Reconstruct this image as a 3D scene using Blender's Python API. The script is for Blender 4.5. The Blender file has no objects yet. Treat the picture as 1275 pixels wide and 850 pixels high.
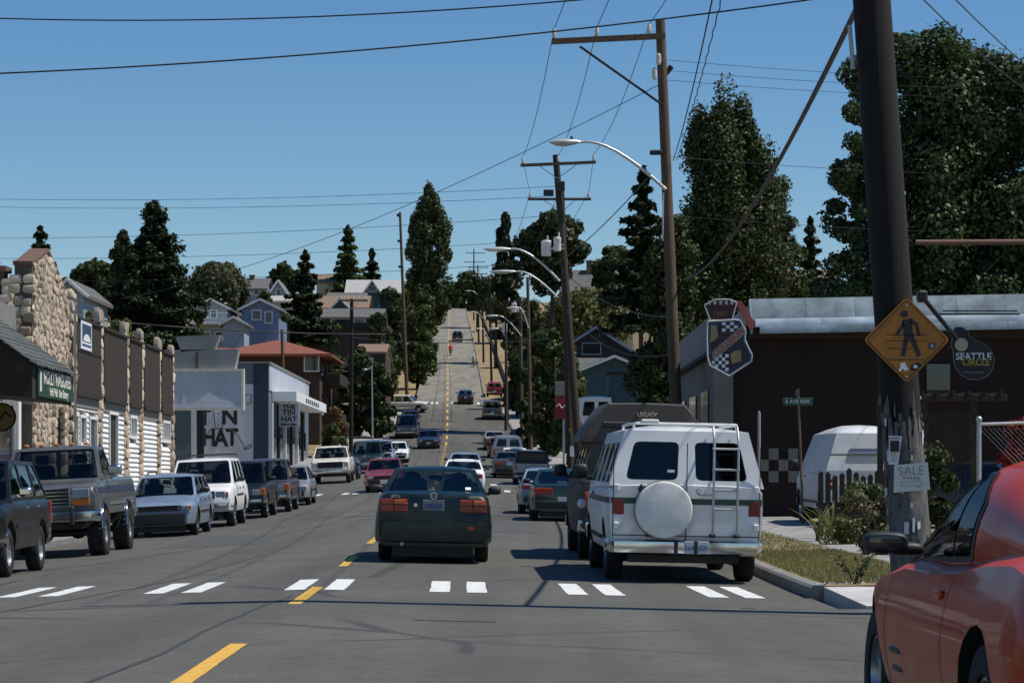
import bpy, bmesh, math, random
import numpy as np
from mathutils import Vector, Matrix

random.seed(7)
rng = np.random.default_rng(7)
R = math.radians
SC = bpy.context.scene
COL = SC.collection

# ---------------------------------------------------------------- camera, sky, sun, exposure
FPX, CX, HY, EYE = 3000.0, 637.5, 600.0, 1.2      # focal length and horizon row in photo pixels, eye height
cam = bpy.data.cameras.new('camera')
cam.sensor_width = 36.0
cam.lens = 36.0 * FPX / 1275.0
cam.shift_y = (HY - 425.0) / 1275.0
cam.clip_start = 0.2
cam.clip_end = 6000
camo = bpy.data.objects.new('camera', cam)
camo.location = (0, 0, EYE)
camo.rotation_euler = (R(90), 0, 0)
COL.objects.link(camo)
SC.camera = camo

SUN_ELEV, SUN_AZ = R(61), R(94)                   # azimuth from +Y (view axis) towards +X: from the right
world = bpy.data.worlds.new('World')
SC.world = world
world.use_nodes = True
wn = world.node_tree
for n in list(wn.nodes): wn.nodes.remove(n)
sky = wn.nodes.new('ShaderNodeTexSky')
sky.sky_type = 'NISHITA'
sky.sun_disc = False
sky.sun_elevation = SUN_ELEV
sky.sun_rotation = SUN_AZ
sky.altitude = 0
sky.air_density = 1.0
sky.dust_density = 0.0
sky.ozone_density = 3.0
hsv = wn.nodes.new('ShaderNodeHueSaturation')
hsv.inputs['Saturation'].default_value = 1.28
hsv.inputs['Value'].default_value = 0.78
tint = wn.nodes.new('ShaderNodeMix'); tint.data_type = 'RGBA'; tint.blend_type = 'MULTIPLY'
tint.inputs[0].default_value = 1.0
tint.inputs[7].default_value = (0.93, 0.96, 1.0, 1)
bg = wn.nodes.new('ShaderNodeBackground')
bg.inputs['Strength'].default_value = 0.122
wo = wn.nodes.new('ShaderNodeOutputWorld')
wn.links.new(sky.outputs[0], hsv.inputs['Color'])
wn.links.new(hsv.outputs[0], tint.inputs[6])
wn.links.new(tint.outputs[2], bg.inputs['Color'])
wn.links.new(bg.outputs[0], wo.inputs['Surface'])
sl = bpy.data.lights.new('sun', 'SUN')
sl.energy = 4.7
sl.angle = R(0.5)
sl.color = (1.0, 0.945, 0.86)
so = bpy.data.objects.new('sun', sl)
sd = Vector((math.cos(SUN_ELEV) * math.sin(SUN_AZ), math.cos(SUN_ELEV) * math.cos(SUN_AZ), math.sin(SUN_ELEV)))
so.rotation_euler = (-sd).to_track_quat('-Z', 'Y').to_euler()
so.location = (60, -20, 90)
COL.objects.link(so)
SC.view_settings.view_transform = 'Standard'
SC.view_settings.look = 'None'
SC.view_settings.exposure = 0.0
SC.view_settings.gamma = 1.0
SC.view_settings.use_curve_mapping = False
SC.cycles.max_bounces = 6
SC.cycles.diffuse_bounces = 3
SC.cycles.glossy_bounces = 3
SC.cycles.transparent_max_bounces = 12
SC.cycles.transmission_bounces = 4
SC.cycles.use_denoising = True

# ---------------------------------------------------------------- helpers
def at(px, py, d):
    return Vector(((px - CX) * d / FPX, d, EYE + (HY - py) * d / FPX))
def mx(px, d): return (px - CX) * d / FPX
def mz(py, d): return EYE + (HY - py) * d / FPX

class Interp:                                     # monotone cubic through points
    def __init__(s, pts):
        s.x = np.array([p[0] for p in pts], float); s.y = np.array([p[1] for p in pts], float)
        h = np.diff(s.x); dl = np.diff(s.y) / h
        m = np.zeros(len(s.x)); m[0] = dl[0]; m[-1] = dl[-1]
        for i in range(1, len(s.x) - 1):
            if dl[i-1] * dl[i] > 0:
                w1, w2 = 2*h[i] + h[i-1], h[i] + 2*h[i-1]
                m[i] = (w1 + w2) / (w1 / dl[i-1] + w2 / dl[i])
        s.m = m
    def __call__(s, q):
        q = min(max(q, s.x[0]), s.x[-1])
        i = min(max(int(np.searchsorted(s.x, q)) - 1, 0), len(s.x) - 2)
        h = s.x[i+1] - s.x[i]; t = (q - s.x[i]) / h
        return float((2*t**3 - 3*t**2 + 1)*s.y[i] + (t**3 - 2*t**2 + t)*h*s.m[i] + (-2*t**3 + 3*t**2)*s.y[i+1] + (t**3 - t**2)*h*s.m[i+1])

def lerp(a, b, t): return a + (b - a) * t
def sstep(a, b, x):
    t = min(max((x - a) / (b - a), 0), 1); return t * t * (3 - 2 * t)

class MB:
    """collects geometry for one mesh object"""
    def __init__(s): s.v = []; s.f = []; s.mi = []; s.cur = 0
    def add(s, vs, fs):
        o = len(s.v); s.v.extend([tuple(p) for p in vs])
        for f in fs: s.f.append([i + o for i in f]); s.mi.append(s.cur)
        return s
    def box(s, c, sz, rot=None):
        x, y, z = [q / 2 for q in sz]; c = Vector(c)
        vs = [Vector(p) for p in ((-x,-y,-z),(x,-y,-z),(x,y,-z),(-x,y,-z),(-x,-y,z),(x,-y,z),(x,y,z),(-x,y,z))]
        if rot is not None: vs = [rot @ p for p in vs]
        return s.add([p + c for p in vs], [(0,3,2,1),(4,5,6,7),(0,1,5,4),(1,2,6,5),(2,3,7,6),(3,0,4,7)])
    def bbox(s, c, sz, b=0.02, rot=None):
        """box with chamfered edges"""
        x, y, z = [q / 2 for q in sz]; b = min(b, x*.9, y*.9, z*.9); c = Vector(c); vs = []; idx = {}
        for sx in (-1, 1):
            for sy in (-1, 1):
                for sz_ in (-1, 1):
                    for ax in range(3):
                        p = [sx*(x-b), sy*(y-b), sz_*(z-b)]; p[ax] = (sx*x, sy*y, sz_*z)[ax]
                        idx[(sx, sy, sz_, ax)] = len(vs); q = Vector(p)
                        vs.append((rot @ q if rot is not None else q) + c)
        F = []
        for ax in range(3):
            o = [a for a in range(3) if a != ax]
            for sg in (-1, 1):
                q = []
                for a, b2 in ((-1,-1),(1,-1),(1,1),(-1,1)):
                    k = [0,0,0]; k[ax] = sg; k[o[0]] = a; k[o[1]] = b2; q.append(idx[(k[0],k[1],k[2],ax)])
                if (sg > 0) == (ax == 1): q = q[::-1]
                F.append(q)
        for ax in range(3):                        # edge quads
            o = [a for a in range(3) if a != ax]
            for a in (-1, 1):
                for b2 in (-1, 1):
                    q = []
                    for t, w in ((-1, 0), (1, 0), (1, 1), (-1, 1)):
                        k = [0,0,0]; k[ax] = t; k[o[0]] = a; k[o[1]] = b2; q.append(idx[(k[0],k[1],k[2],o[w])])
                    if (a * b2 > 0) == (ax == 1): q = q[::-1]
                    F.append(q if True else q)
        for sx in (-1, 1):
            for sy in (-1, 1):
                for sz_ in (-1, 1):
                    q = [idx[(sx,sy,sz_,a)] for a in range(3)]
                    if sx*sy*sz_ < 0: q = q[::-1]
                    F.append(q)
        return s.add(vs, F)
    def cyl(s, p0, p1, r0, r1=None, n=10, caps=True):
        r1 = r0 if r1 is None else r1
        p0 = Vector(p0); p1 = Vector(p1); ax = (p1 - p0)
        if ax.length < 1e-6: return s
        ax.normalize(); a = ax.orthogonal().normalized(); b = ax.cross(a)
        vs = []
        for p, r in ((p0, r0), (p1, r1)):
            for i in range(n):
                t = 2 * math.pi * i / n; vs.append(p + a * (r * math.cos(t)) + b * (r * math.sin(t)))
        fs = [(i, (i+1) % n, n + (i+1) % n, n + i) for i in range(n)]
        if caps: fs += [tuple(range(n))[::-1], tuple(range(n, 2*n))]
        return s.add(vs, fs)
    def tube(s, pts, r, n=6, caps=True):
        pts = [Vector(p) for p in pts]; rs = r if isinstance(r, (list, tuple)) else [r] * len(pts)
        vs = []; ref = None
        for i, p in enumerate(pts):
            t = (pts[min(i+1, len(pts)-1)] - pts[max(i-1, 0)]).normalized()
            a = t.orthogonal().normalized() if ref is None else (ref - t * ref.dot(t)).normalized()
            ref = a; b = t.cross(a)
            for k in range(n):
                q = 2 * math.pi * k / n; vs.append(p + a * (rs[i] * math.cos(q)) + b * (rs[i] * math.sin(q)))
        fs = []
        for i in range(len(pts) - 1):
            for k in range(n):
                fs.append((i*n + k, i*n + (k+1) % n, (i+1)*n + (k+1) % n, (i+1)*n + k))
        if caps: fs += [tuple(range(n))[::-1], tuple(range((len(pts)-1)*n, len(pts)*n))]
        return s.add(vs, fs)
    def prism(s, poly, m, th):
        """2D polygon (ccw) extruded by th; m maps (x, y, depth) to 3D"""
        n = len(poly)
        vs = [m(x, y, 0) for x, y in poly] + [m(x, y, th) for x, y in poly]
        return s.add(vs, [tuple(range(n)), tuple(range(n, 2*n))[::-1]] + [(i, n + i, n + (i+1) % n, (i+1) % n) for i in range(n)])
    def loft(s, secs, closed=True, caps=True):
        n = len(secs[0]); vs = [p for sec in secs for p in sec]; fs = []
        for i in range(len(secs) - 1):
            for k in range(n if closed else n - 1):
                fs.append((i*n + k, i*n + (k+1) % n, (i+1)*n + (k+1) % n, (i+1)*n + k))
        if caps and closed: fs += [tuple(range(n))[::-1], tuple(range((len(secs)-1)*n, len(secs)*n))]
        return s.add(vs, fs)
    def lathe(s, prof, n=20, axis='x', c=(0,0,0)):
        """prof: (axial, radius)"""
        vs = []
        for a, r in prof:
            for k in range(n):
                t = 2 * math.pi * k / n; p = (r*math.cos(t), r*math.sin(t))
                q = {'x': (a, p[0], p[1]), 'y': (p[0], a, p[1]), 'z': (p[0], p[1], a)}[axis]
                vs.append((q[0]+c[0], q[1]+c[1], q[2]+c[2]))
        fs = []
        for i in range(len(prof) - 1):
            for k in range(n): fs.append((i*n + k, i*n + (k+1) % n, (i+1)*n + (k+1) % n, (i+1)*n + k))
        return s.add(vs, fs)
    def sphere(s, c, r, n=10, m=6):
        c = Vector(c); r = (r, r, r) if isinstance(r, (int, float)) else r
        vs = []; fs = []
        for i in range(m + 1):
            ph = math.pi * i / m
            for k in range(n):
                t = 2*math.pi*k/n
                vs.append((c.x + r[0]*math.sin(ph)*math.cos(t), c.y + r[1]*math.sin(ph)*math.sin(t), c.z + r[2]*math.cos(ph)))
        for i in range(m):
            for k in range(n): fs.append((i*n + k, (i+1)*n + k, (i+1)*n + (k+1) % n, i*n + (k+1) % n))
        return s.add(vs, fs)
    def super(s, c, r, p=.6, n=14, m=8):
        k = len(s.v); s.sphere((0, 0, 0), 1.0, n, m); f = lambda q: math.copysign(abs(q)**p, q)
        for i in range(k, len(s.v)):
            x, y, z = s.v[i]; s.v[i] = (c[0] + r[0]*f(x), c[1] + r[1]*f(y), c[2] + r[2]*f(z))
        return s
    def mesh(s, name, mats, smooth=None, fix=True):
        me = bpy.data.meshes.new(name); me.from_pydata(s.v, [], s.f)
        for m in (mats if isinstance(mats, (list, tuple)) else [mats]): me.materials.append(m)
        if any(s.mi): me.polygons.foreach_set('material_index', s.mi)
        if fix:
            bm = bmesh.new(); bm.from_mesh(me)
            bmesh.ops.remove_doubles(bm, verts=bm.verts, dist=1e-5)
            bmesh.ops.recalc_face_normals(bm, faces=bm.faces)
            bm.to_mesh(me); bm.free()
        if smooth:
            me.polygons.foreach_set('use_smooth', [True] * len(me.polygons))
            me.set_sharp_from_angle(angle=R(smooth))
        me.update()
        return me
    def build(s, name, mats, parent=None, smooth=None, fix=True):
        return obj(name, s.mesh(name, mats, smooth, fix), parent)

def obj(name, me, parent=None, mat=None):
    o = bpy.data.objects.new(name, me); COL.objects.link(o)
    if parent is not None: o.parent = parent
    if mat is not None: o.matrix_local = mat
    return o
def tag(o, label, cat, group=None):
    o['label'] = label; o['category'] = cat
    if group: o['group'] = group
    return o
def thing(name, label, cat, loc=(0,0,0), rotz=0.0, group=None):
    o = bpy.data.objects.new(name, None); COL.objects.link(o)
    o.location = loc; o.rotation_euler = (0, 0, rotz); o.empty_display_size = 0.2
    return tag(o, label, cat, group)
def struct(name, mb, mat, smooth=None, fix=True):
    o = mb.build(name, mat, None, smooth, fix); o['kind'] = 'structure'; return o
def pbox(name, mat, parent, c, sz, b=0, rot=None):
    m = MB(); (m.bbox(c, sz, b, rot) if b else m.box(c, sz, rot)); return m.build(name, mat, parent)

def text_mesh(body, size, mat, bold=0.0, align='CENTER', shear=0.0, ext=0.004, space=1.0):
    cu = bpy.data.curves.new('lettering', 'FONT'); cu.body = body; cu.size = size
    cu.align_x = align; cu.align_y = 'CENTER'; cu.extrude = ext; cu.offset = bold; cu.shear = shear; cu.space_character = space
    cu.resolution_u = 3
    o = bpy.data.objects.new('lettering', cu); COL.objects.link(o)
    me = bpy.data.meshes.new_from_object(o.evaluated_get(bpy.context.evaluated_depsgraph_get()))
    bpy.data.objects.remove(o); bpy.data.curves.remove(cu)
    me.materials.clear(); me.materials.append(mat); me.name = 'lettering'
    return me
def text_on(parent, body, size, mat, m, bold=0.0, align='CENTER', shear=0.0, space=1.0, sx=1.0, ext=0.004):
    me = text_mesh(body, size, mat, bold, align, shear, ext, space)
    return obj('lettering', me, parent, m @ Matrix.Diagonal((sx, 1, 1, 1)))
def face_cam(x, y, z, tilt=0.0):
    """text plane facing -Y at the point"""
    return Matrix.Translation((x, y, z)) @ Matrix.Rotation(R(90), 4, 'X') @ Matrix.Rotation(tilt, 4, 'Z')
def face_street(x, y, z):
    """text plane facing +X (read from the street on the right)"""
    return Matrix.Translation((x, y, z)) @ Matrix.Rotation(R(90), 4, 'Z') @ Matrix.Rotation(R(90), 4, 'X')

def panel(outer, holes, m, depth=0.02, gdepth=0.012):
    """sheet with window holes. returns (frame MB, [pane MB]); m(x,y,depth)->3D, depth inwards"""
    bm = bmesh.new(); fr = MB(); panes = []
    def loop(poly):
        vs = [bm.verts.new((x, y, 0)) for x, y in poly]
        return [bm.edges.new((vs[i], vs[(i+1) % len(vs)])) for i in range(len(vs))]
    es = loop(outer)
    for h in holes: es += loop(h)
    bmesh.ops.triangle_fill(bm, use_beauty=True, use_dissolve=False, edges=es)
    bm.verts.index_update()
    fr.add([m(v.co.x, v.co.y, 0) for v in bm.verts], [[v.index for v in f.verts] for f in bm.faces])
    bm.free()
    for h in holes:
        n = len(h)
        fr.add([m(x, y, 0) for x, y in h] + [m(x, y, depth) for x, y in h], [(i, (i+1) % n, n + (i+1) % n, n + i) for i in range(n)])
        p = MB(); p.add([m(x, y, gdepth) for x, y in h], [tuple(range(n))]); panes.append(p)
    return fr, panes
def rnd(poly, r, k=3):
    """round the corners of a polygon"""
    out = []; n = len(poly)
    for i in range(n):
        a, b, c = Vector(poly[i-1]), Vector(poly[i]), Vector(poly[(i+1) % n])
        u = (a - b); w = (c - b); l = min(r, u.length*.45, w.length*.45); u.normalize(); w.normalize()
        p, q = b + u*l, b + w*l
        for j in range(k + 1):
            t = j / k; e = p.lerp(b, t).lerp(b.lerp(q, t), t); out.append((e.x, e.y))
    return out

# ---------------------------------------------------------------- materials
def nodes(name):
    m = bpy.data.materials.new(name); m.use_nodes = True; nt = m.node_tree
    return m, nt, nt.nodes['Principled BSDF']
def N(nt, t, **kw):
    n = nt.nodes.new('ShaderNode' + t)
    for k, v in kw.items():
        if k in n.inputs: n.inputs[k].default_value = v
        else: setattr(n, k, v)
    return n
def ramp(nt, src, stops):
    r = N(nt, 'ValToRGB'); e = r.color_ramp.elements
    e[0].position, e[0].color = stops[0][0], (*stops[0][1], 1); e[1].position, e[1].color = stops[-1][0], (*stops[-1][1], 1)
    for p, c in stops[1:-1]:
        q = e.new(p); q.color = (*c, 1)
    nt.links.new(src, r.inputs[0]); return r.outputs[0]
def coords(nt, scale=(1,1,1), kind='Object'):
    tc = N(nt, 'TexCoord'); mp = N(nt, 'Mapping'); mp.inputs['Scale'].default_value = scale
    nt.links.new(tc.outputs[kind], mp.inputs['Vector']); return mp.outputs[0]
def mixc(nt, fac, a, b, mode='MIX'):
    m = N(nt, 'Mix', data_type='RGBA', blend_type=mode)
    for i, s in ((0, fac), (6, a), (7, b)):
        if hasattr(s, 'is_output'): nt.links.new(s, m.inputs[i])
        else: m.inputs[i].default_value = s if i == 0 else (*s, 1)
    return m.outputs[2]
def sc3(c, k): return tuple(min(1, q * k) for q in c)

_mc = {}
def plain(name, c, rough=0.6, metal=0.0, var=0.18, scale=3.0, bump=0.0, bscale=30.0, coat=0.0, spec=0.5):
    if name in _mc: return _mc[name]
    m, nt, b = nodes(name)
    v = coords(nt)
    n = N(nt, 'TexNoise', Scale=scale, Detail=5.0, Roughness=0.65); nt.links.new(v, n.inputs['Vector'])
    nt.links.new(ramp(nt, n.outputs['Fac'], [(0.3, sc3(c, 1 - var)), (0.7, sc3(c, 1 + var))]), b.inputs['Base Color'])
    b.inputs['Roughness'].default_value = rough; b.inputs['Metallic'].default_value = metal
    b.inputs['Coat Weight'].default_value = coat; b.inputs['Coat Roughness'].default_value = 0.08
    b.inputs['Specular IOR Level'].default_value = spec
    if bump:
        n2 = N(nt, 'TexNoise', Scale=bscale, Detail=4.0); nt.links.new(v, n2.inputs['Vector'])
        bp = N(nt, 'Bump', Strength=bump, Distance=0.02); nt.links.new(n2.outputs['Fac'], bp.inputs['Height'])
        nt.links.new(bp.outputs[0], b.inputs['Normal'])
    _mc[name] = m; return m
def paint(name, c, rough=0.32, dirt=0.35, metal=0.0, coat=0.6):
    """car paint: clear coat, road dust low down, faded patches"""
    if name in _mc: return _mc[name]
    m, nt, b = nodes(name)
    v = coords(nt); n = N(nt, 'TexNoise', Scale=2.2, Detail=6.0, Roughness=0.7); nt.links.new(v, n.inputs['Vector'])
    sp = N(nt, 'SeparateXYZ'); nt.links.new(v, sp.inputs[0])
    low = N(nt, 'MapRange'); low.inputs[1].default_value = 0.75; low.inputs[2].default_value = 0.2
    nt.links.new(sp.outputs['Z'], low.inputs[0])
    mu = N(nt, 'Math', operation='MULTIPLY'); nt.links.new(low.outputs[0], mu.inputs[0]); nt.links.new(n.outputs['Fac'], mu.inputs[1])
    ad = N(nt, 'Math', operation='MULTIPLY'); nt.links.new(mu.outputs[0], ad.inputs[0]); ad.inputs[1].default_value = dirt * 1.6
    base = ramp(nt, n.outputs['Fac'], [(0.3, sc3(c, 0.9)), (0.7, sc3(c, 1.08))])
    nt.links.new(mixc(nt, ad.outputs[0], base, (0.10, 0.09, 0.075)), b.inputs['Base Color'])
    nt.links.new(ramp(nt, n.outputs['Fac'], [(0.3, (rough*.8,)*3), (0.75, (rough*1.5,)*3)]), b.inputs['Roughness'])
    b.inputs['Metallic'].default_value = metal
    b.inputs['Coat Weight'].default_value = coat; b.inputs['Coat Roughness'].default_value = 0.05
    _mc[name] = m; return m
def glassmat(name, tintc=(0.25, 0.3, 0.3), gl=0.10, gr=0.9):
    m, nt, b = nodes(name); nt.nodes.remove(b); out = nt.nodes['Material Output']
    tr = N(nt, 'BsdfTransparent'); tr.inputs[0].default_value = (*tintc, 1)
    g = N(nt, 'BsdfGlossy', Roughness=0.03); g.inputs[0].default_value = (0.9, 0.95, 1, 1)
    lw = N(nt, 'LayerWeight', Blend=0.5); mxn = N(nt, 'MixShader')
    fr = N(nt, 'Math', operation='POWER'); fr.inputs[1].default_value = 5.0; nt.links.new(lw.outputs['Facing'], fr.inputs[0])
    fa = N(nt, 'Math', operation='MULTIPLY_ADD'); fa.inputs[1].default_value = gr; fa.inputs[2].default_value = 0.04 + gl
    nt.links.new(fr.outputs[0], fa.inputs[0]); nt.links.new(fa.outputs[0], mxn.inputs[0])
    nt.links.new(tr.outputs[0], mxn.inputs[1]); nt.links.new(g.outputs[0], mxn.inputs[2]); nt.links.new(mxn.outputs[0], out.inputs[0])
    return m
def leafmat(name, a, b2, tr=0.25):
    m, nt, b = nodes(name); nt.nodes.remove(b); out = nt.nodes['Material Output']
    g = N(nt, 'NewGeometry'); v = coords(nt)
    n = N(nt, 'TexNoise', Scale=0.6, Detail=3.0); nt.links.new(v, n.inputs['Vector'])
    ad = N(nt, 'Math', operation='MULTIPLY_ADD'); ad.inputs[1].default_value = 0.55
    nt.links.new(g.outputs['Random Per Island'], ad.inputs[0])
    hf = N(nt, 'Math', operation='MULTIPLY'); hf.inputs[1].default_value = 0.5; nt.links.new(n.outputs['Fac'], hf.inputs[0])
    nt.links.new(hf.outputs[0], ad.inputs[2])
    c = ramp(nt, ad.outputs[0], [(0.1, a), (0.85, b2)])
    pb = N(nt, 'BsdfPrincipled', Roughness=0.5); pb.inputs['Specular IOR Level'].default_value = 0.22
    tl = N(nt, 'BsdfTranslucent'); mxn = N(nt, 'MixShader', Fac=tr); mxn.inputs[0].default_value = tr
    nt.links.new(c, pb.inputs['Base Color']); nt.links.new(c, tl.inputs[0])
    nt.links.new(pb.outputs[0], mxn.inputs[1]); nt.links.new(tl.outputs[0], mxn.inputs[2]); nt.links.new(mxn.outputs[0], out.inputs[0])
    return m
def asphaltmat():
    m, nt, b = nodes('asphalt'); v = coords(nt)
    mid = N(nt, 'TexNoise', Scale=3.5, Detail=8.0, Roughness=0.75); nt.links.new(v, mid.inputs['Vector'])
    fine = N(nt, 'TexNoise', Scale=22.0, Detail=8.0, Roughness=0.9); nt.links.new(v, fine.inputs['Vector'])
    big = N(nt, 'TexNoise', Scale=0.35, Detail=5.0, Roughness=0.6); nt.links.new(v, big.inputs['Vector'])
    st = N(nt, 'TexNoise', Scale=1.0, Detail=4.0); nt.links.new(coords(nt, (0.9, 0.035, 1)), st.inputs['Vector'])
    c = ramp(nt, fine.outputs['Fac'], [(0.3, (0.058, 0.055, 0.046)), (0.5, (0.091, 0.087, 0.072)), (0.7, (0.147, 0.140, 0.115))])
    c = mixc(nt, 1.0, c, ramp(nt, big.outputs['Fac'], [(0.3, (0.82, 0.82, 0.84)), (0.7, (1.1, 1.09, 1.06))]), 'MULTIPLY')
    c = mixc(nt, 1.0, c, ramp(nt, st.outputs['Fac'], [(0.32, (0.74, 0.74, 0.75)), (0.55, (1.0, 1.0, 1.0)), (0.75, (1.1, 1.1, 1.08))]), 'MULTIPLY')
    c = mixc(nt, 1.0, c, ramp(nt, mid.outputs['Fac'], [(0.3, (0.8, 0.8, 0.8)), (0.5, (1.0, 1.0, 1.0)), (0.72, (1.18, 1.17, 1.14))]), 'MULTIPLY')
    # oil drips
    od = N(nt, 'TexVoronoi', Scale=0.9); nt.links.new(v, od.inputs['Vector'])
    c = mixc(nt, 1.0, c, ramp(nt, od.outputs['Distance'], [(0.03, (0.5, 0.5, 0.5)), (0.09, (1, 1, 1))]), 'MULTIPLY')
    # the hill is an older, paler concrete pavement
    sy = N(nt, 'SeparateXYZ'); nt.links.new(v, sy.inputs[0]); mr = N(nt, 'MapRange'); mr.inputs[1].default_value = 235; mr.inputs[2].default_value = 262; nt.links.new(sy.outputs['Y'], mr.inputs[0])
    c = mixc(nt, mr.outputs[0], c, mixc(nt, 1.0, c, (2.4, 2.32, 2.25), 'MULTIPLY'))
    # old cracks filled with tar
    wz = N(nt, 'TexNoise', Scale=0.5, Detail=4.0); nt.links.new(v, wz.inputs['Vector'])
    wv = mixc(nt, 0.25, v, wz.outputs['Color'], 'ADD')
    vo = N(nt, 'TexVoronoi', feature='DISTANCE_TO_EDGE', Scale=0.16); nt.links.new(wv, vo.inputs['Vector'])
    ck = ramp(nt, vo.outputs['Distance'], [(0.0, (1, 1, 1)), (0.006, (1, 1, 1)), (0.010, (0, 0, 0))])
    gate = ramp(nt, big.outputs['Fac'], [(0.47, (0, 0, 0)), (0.56, (0.75, 0.75, 0.75))])
    ckg = mixc(nt, 1.0, ck, gate, 'MULTIPLY')
    c = mixc(nt, ckg, c, (0.03, 0.03, 0.03))
    nt.links.new(c, b.inputs['Base Color']); b.inputs['Roughness'].default_value = 0.85
    bp = N(nt, 'Bump', Strength=0.35, Distance=0.01); nt.links.new(fine.outputs['Fac'], bp.inputs['Height']); nt.links.new(bp.outputs[0], b.inputs['Normal'])
    return m
def roadpaint(name, c):
    m, nt, b = nodes(name); v = coords(nt)
    n = N(nt, 'TexNoise', Scale=14.0, Detail=8.0, Roughness=0.8); nt.links.new(v, n.inputs['Vector'])
    nt.links.new(ramp(nt, n.outputs['Fac'], [(0.36, (0.12, 0.12, 0.115)), (0.45, sc3(c, .80)), (0.7, c)]), b.inputs['Base Color'])
    b.inputs['Roughness'].default_value = 0.7; return m
def grassmat():
    m, nt, b = nodes('grass'); v = coords(nt)
    n = N(nt, 'TexNoise', Scale=0.9, Detail=8.0, Roughness=0.75); nt.links.new(v, n.inputs['Vector'])
    nt.links.new(ramp(nt, n.outputs['Fac'], [(0.3, (0.07, 0.085, 0.03)), (0.48, (0.22, 0.165, 0.08)), (0.70, (0.44, 0.31, 0.16))]), b.inputs['Base Color'])
    b.inputs['Roughness'].default_value = 0.95; return m
def concretemat(name='concrete', c=(0.30, 0.29, 0.27)):
    m, nt, b = nodes(name); v = coords(nt)
    n = N(nt, 'TexNoise', Scale=1.1, Detail=8.0, Roughness=0.75); nt.links.new(v, n.inputs['Vector'])
    nt.links.new(ramp(nt, n.outputs['Fac'], [(0.3, sc3(c, .62)), (0.55, c), (0.8, sc3(c, 1.2))]), b.inputs['Base Color'])
    n2 = N(nt, 'TexNoise', Scale=60.0, Detail=3.0); nt.links.new(v, n2.inputs['Vector'])
    bp = N(nt, 'Bump', Strength=0.25, Distance=0.01); nt.links.new(n2.outputs['Fac'], bp.inputs['Height']); nt.links.new(bp.outputs[0], b.inputs['Normal'])
    b.inputs['Roughness'].default_value = 0.9; return m
def woodpole(name, a, b2, sc=(9, 9, 0.5)):
    m, nt, b = nodes(name)
    n = N(nt, 'TexNoise', Scale=2.0, Detail=8.0, Roughness=0.75); nt.links.new(coords(nt, sc), n.inputs['Vector'])
    nt.links.new(ramp(nt, n.outputs['Fac'], [(0.3, a), (0.72, b2)]), b.inputs['Base Color'])
    bp = N(nt, 'Bump', Strength=0.6, Distance=0.02); nt.links.new(n.outputs['Fac'], bp.inputs['Height']); nt.links.new(bp.outputs[0], b.inputs['Normal'])
    b.inputs['Roughness'].default_value = 0.85; return m
def stonemat(name, a, b2):
    m, nt, b = nodes(name); oi = N(nt, 'ObjectInfo'); v = coords(nt)
    n = N(nt, 'TexNoise', Scale=7.0, Detail=6.0, Roughness=0.7); nt.links.new(v, n.inputs['Vector'])
    ad = N(nt, 'Math', operation='MULTIPLY_ADD'); ad.inputs[1].default_value = 0.6
    nt.links.new(oi.outputs['Random'], ad.inputs[0]); hf = N(nt, 'Math', operation='MULTIPLY'); hf.inputs[1].default_value = 0.45
    nt.links.new(n.outputs['Fac'], hf.inputs[0]); nt.links.new(hf.outputs[0], ad.inputs[2])
    nt.links.new(ramp(nt, ad.outputs[0], [(0.15, a), (0.85, b2)]), b.inputs['Base Color'])
    bp = N(nt, 'Bump', Strength=0.5, Distance=0.03); nt.links.new(n.outputs['Fac'], bp.inputs['Height']); nt.links.new(bp.outputs[0], b.inputs['Normal'])
    b.inputs['Roughness'].default_value = 0.9; return m
def shinglemat(name, a, b2):
    m, nt, b = nodes(name); v = coords(nt)
    br = N(nt, 'TexNoise', Scale=2.5, Detail=8.0, Roughness=0.8); nt.links.new(v, br.inputs['Vector'])
    nt.links.new(ramp(nt, br.outputs['Fac'], [(0.3, a), (0.7, b2)]), b.inputs['Base Color']); b.inputs['Roughness'].default_value = 0.9
    wv = N(nt, 'TexWave', Scale=3.0, Distortion=0.5); wv.bands_direction = 'Z'; nt.links.new(v, wv.inputs['Vector'])
    bp = N(nt, 'Bump', Strength=0.4, Distance=0.03); nt.links.new(wv.outputs['Fac'], bp.inputs['Height']); nt.links.new(bp.outputs[0], b.inputs['Normal'])
    return m

M = {}
M['asphalt'] = asphaltmat()
M['white_line'] = roadpaint('white_line', (0.82, 0.82, 0.79))
M['yellow_line'] = roadpaint('yellow_line', (0.80, 0.45, 0.06))
M['tar'] = plain('tar', (0.045, 0.045, 0.046), 0.8)
M['grass'] = grassmat()
M['concrete'] = concretemat()
M['kerb'] = concretemat('kerb', (0.2, 0.195, 0.185))
M['ramp'] = concretemat('ramp', (0.50, 0.49, 0.47))
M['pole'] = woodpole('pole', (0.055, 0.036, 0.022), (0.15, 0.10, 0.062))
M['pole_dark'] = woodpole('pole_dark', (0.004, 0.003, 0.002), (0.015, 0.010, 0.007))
M['pole_worn'] = woodpole('pole_worn', (0.03, 0.026, 0.022), (0.22, 0.21, 0.20), (6, 6, 2.2))
M['pole_mid'] = woodpole('pole_mid', (0.018, 0.013, 0.009), (0.062, 0.044, 0.03))
M['bark'] = woodpole('bark', (0.03, 0.022, 0.015), (0.09, 0.07, 0.05), (6, 6, 1.5))
M['wire'] = plain('wire', (0.01, 0.01, 0.011), 0.6, var=0.05)
M['steel'] = plain('steel', (0.42, 0.43, 0.44), 0.45, 0.5, var=0.2)
M['ceramic'] = plain('ceramic', (0.55, 0.54, 0.50), 0.3)
M['lamp_metal'] = plain('lamp_metal', (0.55, 0.56, 0.57), 0.35, 0.4)
M['white_metal'] = plain('white_metal', (0.7, 0.7, 0.68), 0.5)
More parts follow.
